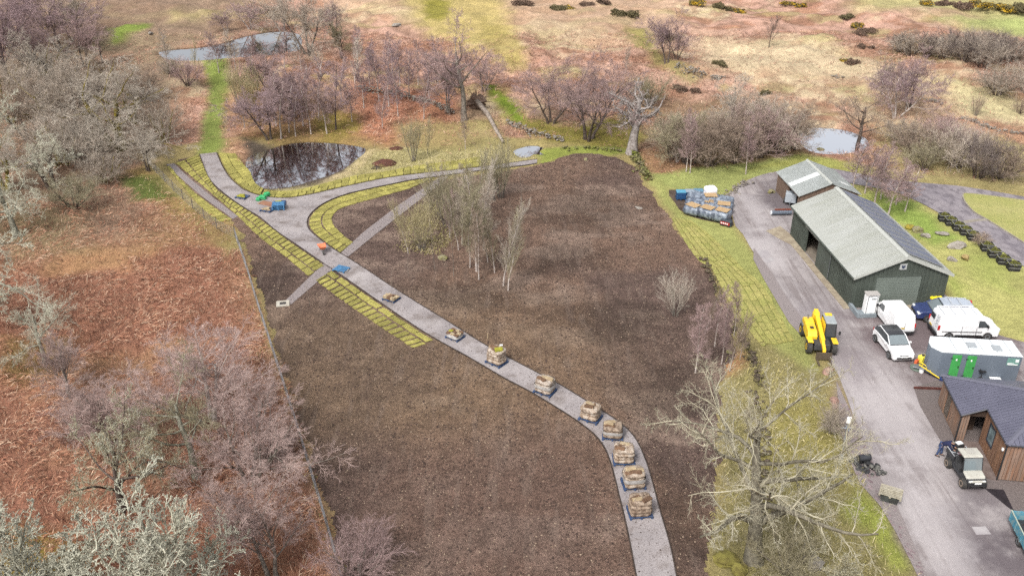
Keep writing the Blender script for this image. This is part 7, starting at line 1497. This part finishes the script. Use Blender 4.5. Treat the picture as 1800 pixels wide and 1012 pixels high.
# ------------------------------------------------------------------ planters, storage bay, odds and ends
M_crate = mat('black_planter', S(70, 68, 68), 0.8, c2=S(50, 48, 50), scale=3); M_pgrass = mat('planter_grass', S(150, 150, 74), 0.95, c2=S(120, 126, 58), scale=3, c3=S(180, 170, 100), scale3=9, amt3=0.5)
tuft = gorse_mesh(5, 500); tuft.materials.append(M_pgrass)
spots = [(1658, 388), (1670, 395), (1683, 404), (1696, 412), (1709, 421), (1733, 440), (1746, 451), (1762, 463), (1780, 474)]
lbs = ['first black planter of grass at the upper end of the row', 'second black planter from the upper end of the row', 'third black planter from the upper end of the row', 'fourth black planter from the upper end of the row', 'black planter just above the brown shrub in the row', 'black planter just below the brown shrub in the row', 'third black planter from the lower end of the row', 'second black planter from the lower end of the row', 'last black planter at the lower end of the row']
for (px, py), lb in zip(spots, lbs):
    x, y = G(px, py); t = thing('planter', lb, 'planter', (x, y, 0.02), math.radians(-8), 'black planters beside the lane')
    o = MB(); o.loft([[(-0.5*s, -0.42*s, z), (0.5*s, -0.42*s, z), (0.5*s, 0.42*s, z), (-0.5*s, 0.42*s, z)] for s, z in ((0.9, 0), (1.0, 0.68), (0.93, 0.68), (0.93, 0.6))]); o.build('box', M_crate, t)
    o = MB(); [o.box(-0.53, 0.53, y_, y_+0.03, z_, z_+0.03) for y_ in (-0.45, 0.42) for z_ in (0.3, 0.66)]; [o.box(x_, x_+0.03, -0.42, 0.42, 0.66, 0.69) for x_ in (-0.53, 0.5)]; o.build('rim', plain('pale_rim', S(190, 190, 180), 0.6), t)
    o = link('grass', tuft, t); o.location = (0, 0, 0.5); o.scale = (0.5, 0.42, 0.42); o['kind'] = 'stuff'
PT('bush1', 1722, 432, 405, 'brown twiggy shrub between the planters', 'grey', 'brown')
# storage bay: wrapped pallets under sheeting
BAY = GP([(1176, 334), (1240, 338), (1272, 352), (1290, 396), (1262, 392), (1206, 378), (1186, 356)]); sheet('storage_bay', smooth(BAY, 2, True), 0.02, mat('bay_ground', S(110, 94, 82), 0.95, c2=S(84, 70, 62), scale=1, coord='World'))
M_tarp = [mat(f'slate_sheeting_{i}', S(*a), 0.35, c2=S(*b), scale=2.2, detail=5, c3=S(198, 208, 220), scale3=3.5, amt3=0.55, spec=0.5, bump=1.0, bscale=4) for i, (a, b) in enumerate((((150, 162, 178), (96, 104, 120)), ((130, 142, 160), (84, 92, 110))))]
M_ply = mat('pale_plywood', S(222, 190, 146), 0.8, c2=S(202, 168, 124), scale=3)
lb8 = ['with a plywood sheet at the soil-side front corner', 'in the middle of the front row with a plywood sheet', 'at the drive-side front corner with a plywood sheet', 'in the second row beside the grass bank', 'in the centre of the bay with scattered timber', 'in the second row beside the drive with a tilted board', 'in the back row next to the grass bank', 'in the middle of the back row with a striped board', 'in the back row nearest to the wrapped white tank']
c0 = np.array(G(1222, 378)); ux = np.array(G(1278, 392))-c0; ux = ux/np.linalg.norm(ux); uy = np.array([-ux[1], ux[0]]); ang = math.atan2(ux[1], ux[0])
for k in range(9):
    r, c = divmod(k, 3); p = c0 + ux*(-0.35+c*1.55) + uy*(0.1+r*1.55) + ux*(-0.55*r); t = thing('sheeted_pallet', 'pallet under slate-grey sheeting '+lb8[k], 'pallet', (p[0], p[1], 0.03), ang, 'sheeted pallets in the storage bay')
    pallet(t, M_pblue if k % 2 else M_pwood); o = load_mesh(90+k, 0.72+0.12*((k*7) % 3), 1.58, 1.58, 1, 0.0, 0.2).build('sheeting', M_tarp[k % 2], t, smooth_=True); o.location.z = 0.15
    if k in (0, 1, 2, 5, 7):
        o = MB(); zz = 0.94+0.12*((k*7) % 3); o.box(-0.62, 0.62, -0.5, 0.5, zz, zz+0.04, 0.12*(k-2)); o.build('board', M_ply, t)
    if k == 4:
        for q in range(4): o = MB(); o.box(-0.5, 0.5, -0.06, 0.06, 0.98+0.03*q, 1.02+0.03*q, 0.6*q); o.build('batten', M_ply, t)
p = np.array(G(1276, 397)); t = thing('red_lettered_bag', 'dark bulk bag with red and white lettering at the front of the storage bay', 'bag', (p[0], p[1], 0.03), ang); o = load_mesh(120, 0.62, 1.2, 0.5, 2).build('bag', plain('dark_bag', S(66, 74, 84), 0.6), t, smooth_=True)
o = MB(); o.box(-0.5, 0.45, -0.29, -0.255, 0.18, 0.46); s_ = o.build('label', plain('bag_red', S(196, 60, 56), 0.6), t); o = MB(); [o.box(-0.44+0.2*i, -0.32+0.2*i, -0.30, -0.292, 0.26, 0.38) for i in range(4)]; o.build('lettering', M_white, s_)
for i, (px, py, lb, ca) in enumerate([(1196, 350, 'leftmost blue crate with a bright lid in the storage bay', (110, 186, 220)), (1212, 349, 'middle blue crate with a grey lid in the storage bay', (176, 190, 204)), (1227, 348, 'rightmost blue crate in the storage bay', (120, 164, 190))]):
    x, y = G(px, py); t = thing('blue_crate', lb, 'crate', (x, y, 0.03), 0.0, 'blue crates in the storage bay'); o = MB(); o.box(-0.46, 0.46, -0.4, 0.4, 0.12, 0.8); o.build('box', plain('crate_blue', S(40, 84, 132, 1.5), 0.6), t, bevel=0.02)
    o = MB(); o.box(-0.48, 0.48, -0.42, 0.42, 0.803, 0.88); o.build('lid', plain(f'crate_lid_{i}', S(*ca), 0.5), t, bevel=0.02); o = MB(); [o.box(-0.46, 0.46, -0.425, -0.402, z_, z_+0.05) for z_ in (0.3, 0.55)]; [o.box(x_, x_+0.1, -0.4, 0.4, 0.0, 0.118) for x_ in (-0.46, -0.05, 0.36)]; o.build('rib', MATS['crate_blue'], t)
x, y = G(1247, 353); t = thing('wrapped_tank', 'white wrapped tank on a blue base in the storage bay', 'tank', (x, y, 0.03), 0.2); o = load_mesh(130, 1.05, 1.25, 1.15, 2).build('wrap', mat('white_wrap', (0.78, 0.77, 0.79), 0.4, c2=(0.62, 0.6, 0.63), scale=2, bump=0.4), t, smooth_=True); o.location.z = 0.42; o = MB(); o.box(-0.56, 0.56, -0.5, 0.5, 0.0, 0.44); o.build('base', plain('tank_base', S(50, 100, 140, 1.5), 0.6), t, bevel=0.03)
# pale slatted pallet on dark bins, rubble pile, pipe
x, y = G(1563, 878); t = thing('pallet_on_bin', 'pale slatted pallet resting on a low dark bin beside the drive', 'pallet', (x, y, 0.04), math.radians(-28)); pallet(t, M_pwood, 1.25, 1.0, 0.45); o = MB(); o.loft([[(-0.5*s, -0.38*s, z), (0.5*s, -0.38*s, z), (0.5*s, 0.38*s, z), (-0.5*s, 0.38*s, z)] for s, z in ((0.9, 0), (1, 0.44))]); o.build('bin', mat('dark_bin', S(104, 110, 104), 0.7, c2=S(70, 70, 68), scale=2), t)
M_rub = [mat(f'dark_rubble_{i}', S(*a), 0.9, c2=S(*b), scale=4) for i, (a, b) in enumerate((((96, 96, 94), (64, 64, 64)), ((150, 148, 140), (104, 102, 98)), ((76, 76, 78), (52, 52, 54))))]
rp_ = thing('rubble_pile', 'pile of dark broken stones on the verge beside the drive', 'rubble', (*G(1525, 826), 0.04)); rg = random.Random(3)
for k in range(70):
    o = link('stone', RK[k % 5], rp_); o.material_slots[0].link = 'OBJECT'; o.material_slots[0].material = M_rub[k % 3]; a = rg.uniform(0, 6.28); f = rg.random()**0.6
    lx, ly = math.cos(a)*0.75*f - 0.25*math.sin(a)*f, math.sin(a)*0.95*f; o.location = (lx-0.25*ly, ly+0.3, 0.08+0.42*(1-f)*rg.random()); r = rg.uniform(0.09, 0.19); o.scale = (r*rg.uniform(0.8, 1.5), r, r*0.8); o.rotation_euler = (rg.uniform(-0.5, 0.5), rg.uniform(-0.5, 0.5), rg.uniform(0, 6))
x, y = G(1516, 818); t = thing('pipe_roll', 'black drum lying on the rubble pile', 'drum', (x, y, 0.62), math.radians(8)); o = MB(); o.tube([(-0.36, 0, 0), (0.36, 0, 0)], 0.2, 16); o.build('drum', plain('drum_black', S(66, 68, 74), 0.6), t); o = MB(); o.tube([(0.3, 0, 0), (0.38, 0, 0)], 0.215, 16).tube([(-0.38, 0, 0), (-0.3, 0, 0)], 0.215, 16); o.build('flange', M_black, t)
# lamp post
t = thing('lamp_post', 'pale grey lamp post with a white lantern beside the drive', 'lamp post', (20.48, 45.06, 0.03)); M_lp = plain('lamp_grey', S(196, 204, 212), 0.4, 0.3)
o = MB(); o.tube([(0, 0, 0.35), (0, 0, 2.75)], 0.055, 8, 0.045); o.build('pole', M_lp, t); o = MB(); o.tube([(0, 0, -0.05), (0, 0, 0.4)], 0.14, 10, 0.12); o.build('base', M_lp, t)
o = MB(); o.tube([(0, 0, 2.75), (0, 0, 2.80), (0, 0, 3.05), (0, 0, 3.12)], 0.16, 10, 0.13); o.build('lantern', M_white, t, bevel=0.02); o = MB(); o.tube([(-0.35, 0.0, 2.35), (0.35, 0.0, 2.35)], 0.03, 6).tube([(0, -0.3, 2.35), (0, 0.3, 2.35)], 0.03, 6); o.build('bracket', M_lp, t)
# things behind and beside the parked cars
x, y = G(1641, 541); t = thing('grit_bin', 'yellow grit bin against the barn front behind the blue car', 'bin', (x+0.2, y+0.35, 0.03), math.radians(4)); o = MB(); o.loft([[(-0.45*s, -0.3*s, z), (0.45*s, -0.3*s, z), (0.45*s, 0.3*s, z), (-0.45*s, 0.3*s, z)] for s, z in ((0.85, 0), (1, 0.6))]); M_gb = plain('grit_yellow', S(244, 220, 40, 1.2), 0.5); o.build('body', M_gb, t, bevel=0.03); o = MB(); o.prism_x([(-0.33, 0.62), (0.33, 0.62), (0.33, 0.86), (-0.33, 0.72)], -0.48, 0.48); o.build('lid', M_gb, t, bevel=0.02)
x, y = G(1632, 663); t = thing('step_ladder', 'yellow folding ladder leaning by the end of the toilet cabin', 'ladder', (x, y, 0.04), math.radians(-35)); M_ly = plain('ladder_yellow', S(240, 206, 40, 1.3), 0.5)
o = MB(); o.tube([(-0.8, 0, 0.75), (0.8, 0, 0.12)], 0.045, 6).tube([(-0.8, 0.4, 0.75), (0.8, 0.4, 0.12)], 0.045, 6); o.build('rail', M_ly, t); o = MB(); [o.tube([(-0.6+0.3*k, 0, 0.67-0.118*k), (-0.6+0.3*k, 0.4, 0.67-0.118*k)], 0.03, 6) for k in range(5)]; o.build('rung', M_ly, t); o = MB(); o.box(0.7, 0.95, -0.05, 0.45, 0.0, 0.22); o.build('foot', plain('ladder_blue', S(50, 66, 120, 1.4), 0.6), t, bevel=0.03)
x, y = G(1612, 648); t = thing('hose_reel', 'flat green-grey hose reel lying beside the white hatchback', 'reel', (x, y, 0.04)); o = MB(); o.tube([(0, 0, 0), (0, 0, 0.1)], 0.5, 20); o.build('disc', plain('reel_green', S(130, 146, 132), 0.7), t, bevel=0.02); o = MB(); o.tube([(0, 0, 0.1), (0, 0, 0.2)], 0.2, 14); o.build('hub', M_steel, t)
x, y = G(1620, 637); t = thing('yellow_container', 'yellow plastic container at the nose of the toilet cabin', 'container', (x, y, 0.04), 0.4); o = MB(); o.box(-0.28, 0.28, -0.22, 0.22, 0, 0.55); o.build('body', plain('can_yellow', S(250, 236, 90, 1.25), 0.5), t, bevel=0.05); o = MB(); o.tube([(0, 0, 0.55), (0, 0, 0.64)], 0.1, 10); o.build('cap', M_black, t)
x, y = G(1610, 640); t = thing('orange_jerrycan', 'small orange jerrycan between the hose reel and the yellow container', 'can', (x, y, 0.04), 0.7); o = MB(); o.box(-0.17, 0.17, -0.1, 0.1, 0, 0.34); o.build('body', plain('can_orange', S(226, 110, 70, 1.3), 0.5), t, bevel=0.03); o = MB(); o.tube([(-0.1, 0, 0.34), (-0.08, 0, 0.42), (0.08, 0, 0.42), (0.1, 0, 0.34)], 0.02, 5); o.build('handle', MATS['can_orange'], t)
x, y = G(1619, 655); t = thing('white_tub', 'small white tub under the yellow ladder', 'tub', (x, y, 0.04)); o = MB(); o.tube([(0, 0, 0), (0, 0, 0.3)], 0.15, 14, 0.18); o.build('body', M_white, t); o = MB(); o.tube([(0, 0, 0.3), (0, 0, 0.33)], 0.19, 14); o.build('lid', plain('tub_lid', S(200, 206, 212), 0.6), t)
x, y = G(1746, 676); t = thing('white_cool_box', 'white lidded box behind the cabin roof beside the toilet cabin', 'box', (x, y-0.1, 0.04), -0.1); o = MB(); o.box(-0.35, 0.35, -0.25, 0.25, 0, 0.45); o.build('body', plain('box_grey', S(190, 196, 198), 0.6), t, bevel=0.02); o = MB(); o.box(-0.37, 0.37, -0.27, 0.27, 0.452, 0.52); o.build('lid', M_white, t, bevel=0.02)
x, y = G(1606, 683); o = MB(); o.box(0, 1.9, -0.06, 0.06, 0, 0.14); ob = o.build('timber_sleeper', mat('red_brown_timber', S(120, 70, 62), 0.9, c2=S(96, 56, 50), scale=3)); ob.location = (x, y, 0.03); ob.rotation_euler.z = math.radians(-4); tag(ob, 'reddish timber sleeper edging the gravel by the cabin corner', 'timber')
x, y = G(1362, 379); t = thing('plough_blade', 'long grey roller attachment lying at the back corner of the barn', 'attachment', (x+0.9, y, 0.06), math.radians(3)); o = MB(); o.tube([(-1.3, 0, 0.28), (0.7, 0, 0.28)], 0.2, 12); o.build('roller', plain('roller_grey', S(120, 130, 144), 0.5), t); o = MB(); o.box(-0.9, 0.7, 0.15, 0.35, 0.4, 0.55); o.build('frame', plain('rusty_frame', S(150, 84, 64), 0.7), t); o = MB(); o.tube([(-1.36, 0, 0.28), (-1.3, 0, 0.28)], 0.22, 12); o.build('end_cap', M_lens, t)
# marker stakes on the soil
for px, py, lb in ((857, 596, 'short white marker stake in the soil beside the path'), (881, 608, 'white label lying on the soil beside the path')):
    x, y = G(px, py); o = MB()
    if px == 857: o.box(-0.03, 0.03, -0.02, 0.02, 0, 0.5)
    else: o.box(-0.12, 0.12, -0.07, 0.07, 0.05, 0.09)
    ob = o.build('marker_stake', M_cutp if px == 857 else M_white); ob.location = (x, y, 0.02); tag(ob, lb, 'stake')

# ------------------------------------------------------------------ the person bending over the buggy's bed
def skin(name, parent, verts, edges, radii, m, sub=2):
    me = bpy.data.meshes.new(name); me.from_pydata(verts, edges, []); o = link(name, me, parent, m)
    md = o.modifiers.new('skin', 'SKIN'); md.use_smooth_shade = True
    for sv_, r in zip(me.skin_vertices[0].data, radii): sv_.radius = (r, r)
    me.skin_vertices[0].data[0].use_root = True
    s_ = o.modifiers.new('soft', 'SUBSURF'); s_.levels = sub; s_.render_levels = sub; return o
ps = thing('person', 'person in a navy jumper and blue jeans bending over the buggy bed', 'person', (26.72, 45.32, 0.03), math.radians(-38))
M_skin = plain('skin', S(206, 160, 136), 0.6); M_jumper = mat('navy_jumper', S(52, 58, 96), 0.9, c2=S(40, 46, 80), scale=6); M_jeans = mat('blue_jeans', S(86, 104, 146), 0.9, c2=S(70, 86, 124), scale=6)
# local: x forward (towards the buggy), y to the person's left
J = dict(pel=(-0.05, 0, 0.88), sp=(0.13, 0, 1.04), ch=(0.34, 0, 1.17), nk=(0.47, 0, 1.24), hd=(0.56, 0, 1.26), tp=(0.66, 0, 1.27))
for s, n in ((1, 'l'), (-1, 'r')):
    J['hp'+n] = (-0.05, 0.10*s, 0.86); J['kn'+n] = (0.06*s-0.02, 0.13*s, 0.47); J['an'+n] = (-0.06+0.1*s, 0.14*s, 0.09); J['to'+n] = (0.12+0.1*s, 0.15*s, 0.04)
    J['sh'+n] = (0.40, 0.19*s, 1.17); J['el'+n] = (0.50, 0.24*s, 0.98); J['wr'+n] = (0.68, 0.17*s, 0.90); J['ha'+n] = (0.75, 0.15*s, 0.885)
def sub_sk(names, edges): idx_ = {n: i for i, n in enumerate(names)}; return [J[n] for n in names], [(idx_[a], idx_[b]) for a, b in edges]
nm = ['pel', 'sp', 'ch', 'nk', 'hd', 'tp'] + [a+s for s in 'lr' for a in ('hp', 'kn', 'an', 'to', 'sh', 'el', 'wr', 'ha')]
ed = [('pel', 'sp'), ('sp', 'ch'), ('ch', 'nk'), ('nk', 'hd'), ('hd', 'tp')] + [e for s in 'lr' for e in (('pel', 'hp'+s), ('hp'+s, 'kn'+s), ('kn'+s, 'an'+s), ('an'+s, 'to'+s), ('ch', 'sh'+s), ('sh'+s, 'el'+s), ('el'+s, 'wr'+s), ('wr'+s, 'ha'+s))]
vv, ee = sub_sk(nm, ed); rad = [0.12, 0.12, 0.13, 0.06, 0.10, 0.085] + [0.085, 0.06, 0.042, 0.035, 0.065, 0.045, 0.032, 0.03]*2
skin('body', ps, vv, ee, rad, M_skin)
vv, ee = sub_sk(['ch', 'sp', 'pel', 'nk'] + [a+s for s in 'lr' for a in ('sh', 'el', 'wr')], [('ch', 'sp'), ('sp', 'pel'), ('ch', 'nk')] + [e for s in 'lr' for e in (('ch', 'sh'+s), ('sh'+s, 'el'+s), ('el'+s, 'wr'+s))]); skin('jumper', ps, vv, ee, [0.165, 0.155, 0.155, 0.085] + [0.09, 0.068, 0.05]*2, M_jumper)
vv, ee = sub_sk(['pel'] + [a+s for s in 'lr' for a in ('hp', 'kn', 'an')], [e for s in 'lr' for e in (('pel', 'hp'+s), ('hp'+s, 'kn'+s), ('kn'+s, 'an'+s))]); skin('jeans', ps, vv, ee, [0.14] + [0.105, 0.08, 0.065]*2, M_jeans)
for s in 'lr': a, t_ = J['an'+s], J['to'+s]; o = MB(); o.tube([(a[0]-0.08, a[1], 0.05), (a[0]+0.05, a[1], 0.055), (t_[0]+0.04, t_[1], 0.045)], 0.055, 8, 0.04); o.build('boot', plain('boot_dark', (0.04, 0.03, 0.028), 0.7), ps, smooth_=True)
o = MB(); hc = Vector((0.60, 0, 1.275)); rings = []
for f in (0.25, 0.6, 0.9, 1.0): r_ = 0.108*math.cos(math.asin(min(1, f*0.98))); rings.append([(hc.x-0.03+r_*math.cos(k/12*6.283)*1.05, hc.y+r_*math.sin(k/12*6.283)*0.85, hc.z+0.108*f) for k in range(12)])
o.loft(rings); o.build('hair', plain('hair_grey', S(150, 140, 130), 0.8), ps, smooth_=True)
for s, n in ((1, 'l'), (-1, 'r')):                              # fingers closed on the edge of the bed
    for k in range(5):
        b0 = Vector(J['ha'+n]) + Vector((0.0, (k-2)*0.018, 0)); l_ = (0.055, 0.075, 0.08, 0.075, 0.06)[k]; o = MB()
        if k == (0 if s > 0 else 4): b0 += Vector((-0.03, 0, 0)); o.tube([tuple(b0), tuple(b0+Vector((0.02, -0.03*s, -0.02))), tuple(b0+Vector((0.04, -0.035*s, -0.03)))], 0.010, 6)
        else: o.tube([tuple(b0), tuple(b0+Vector((l_*0.6, 0, -0.005))), tuple(b0+Vector((l_*0.75, 0, -0.04)))], 0.009, 6)
        o.build('finger', M_skin, ps, smooth_=True)
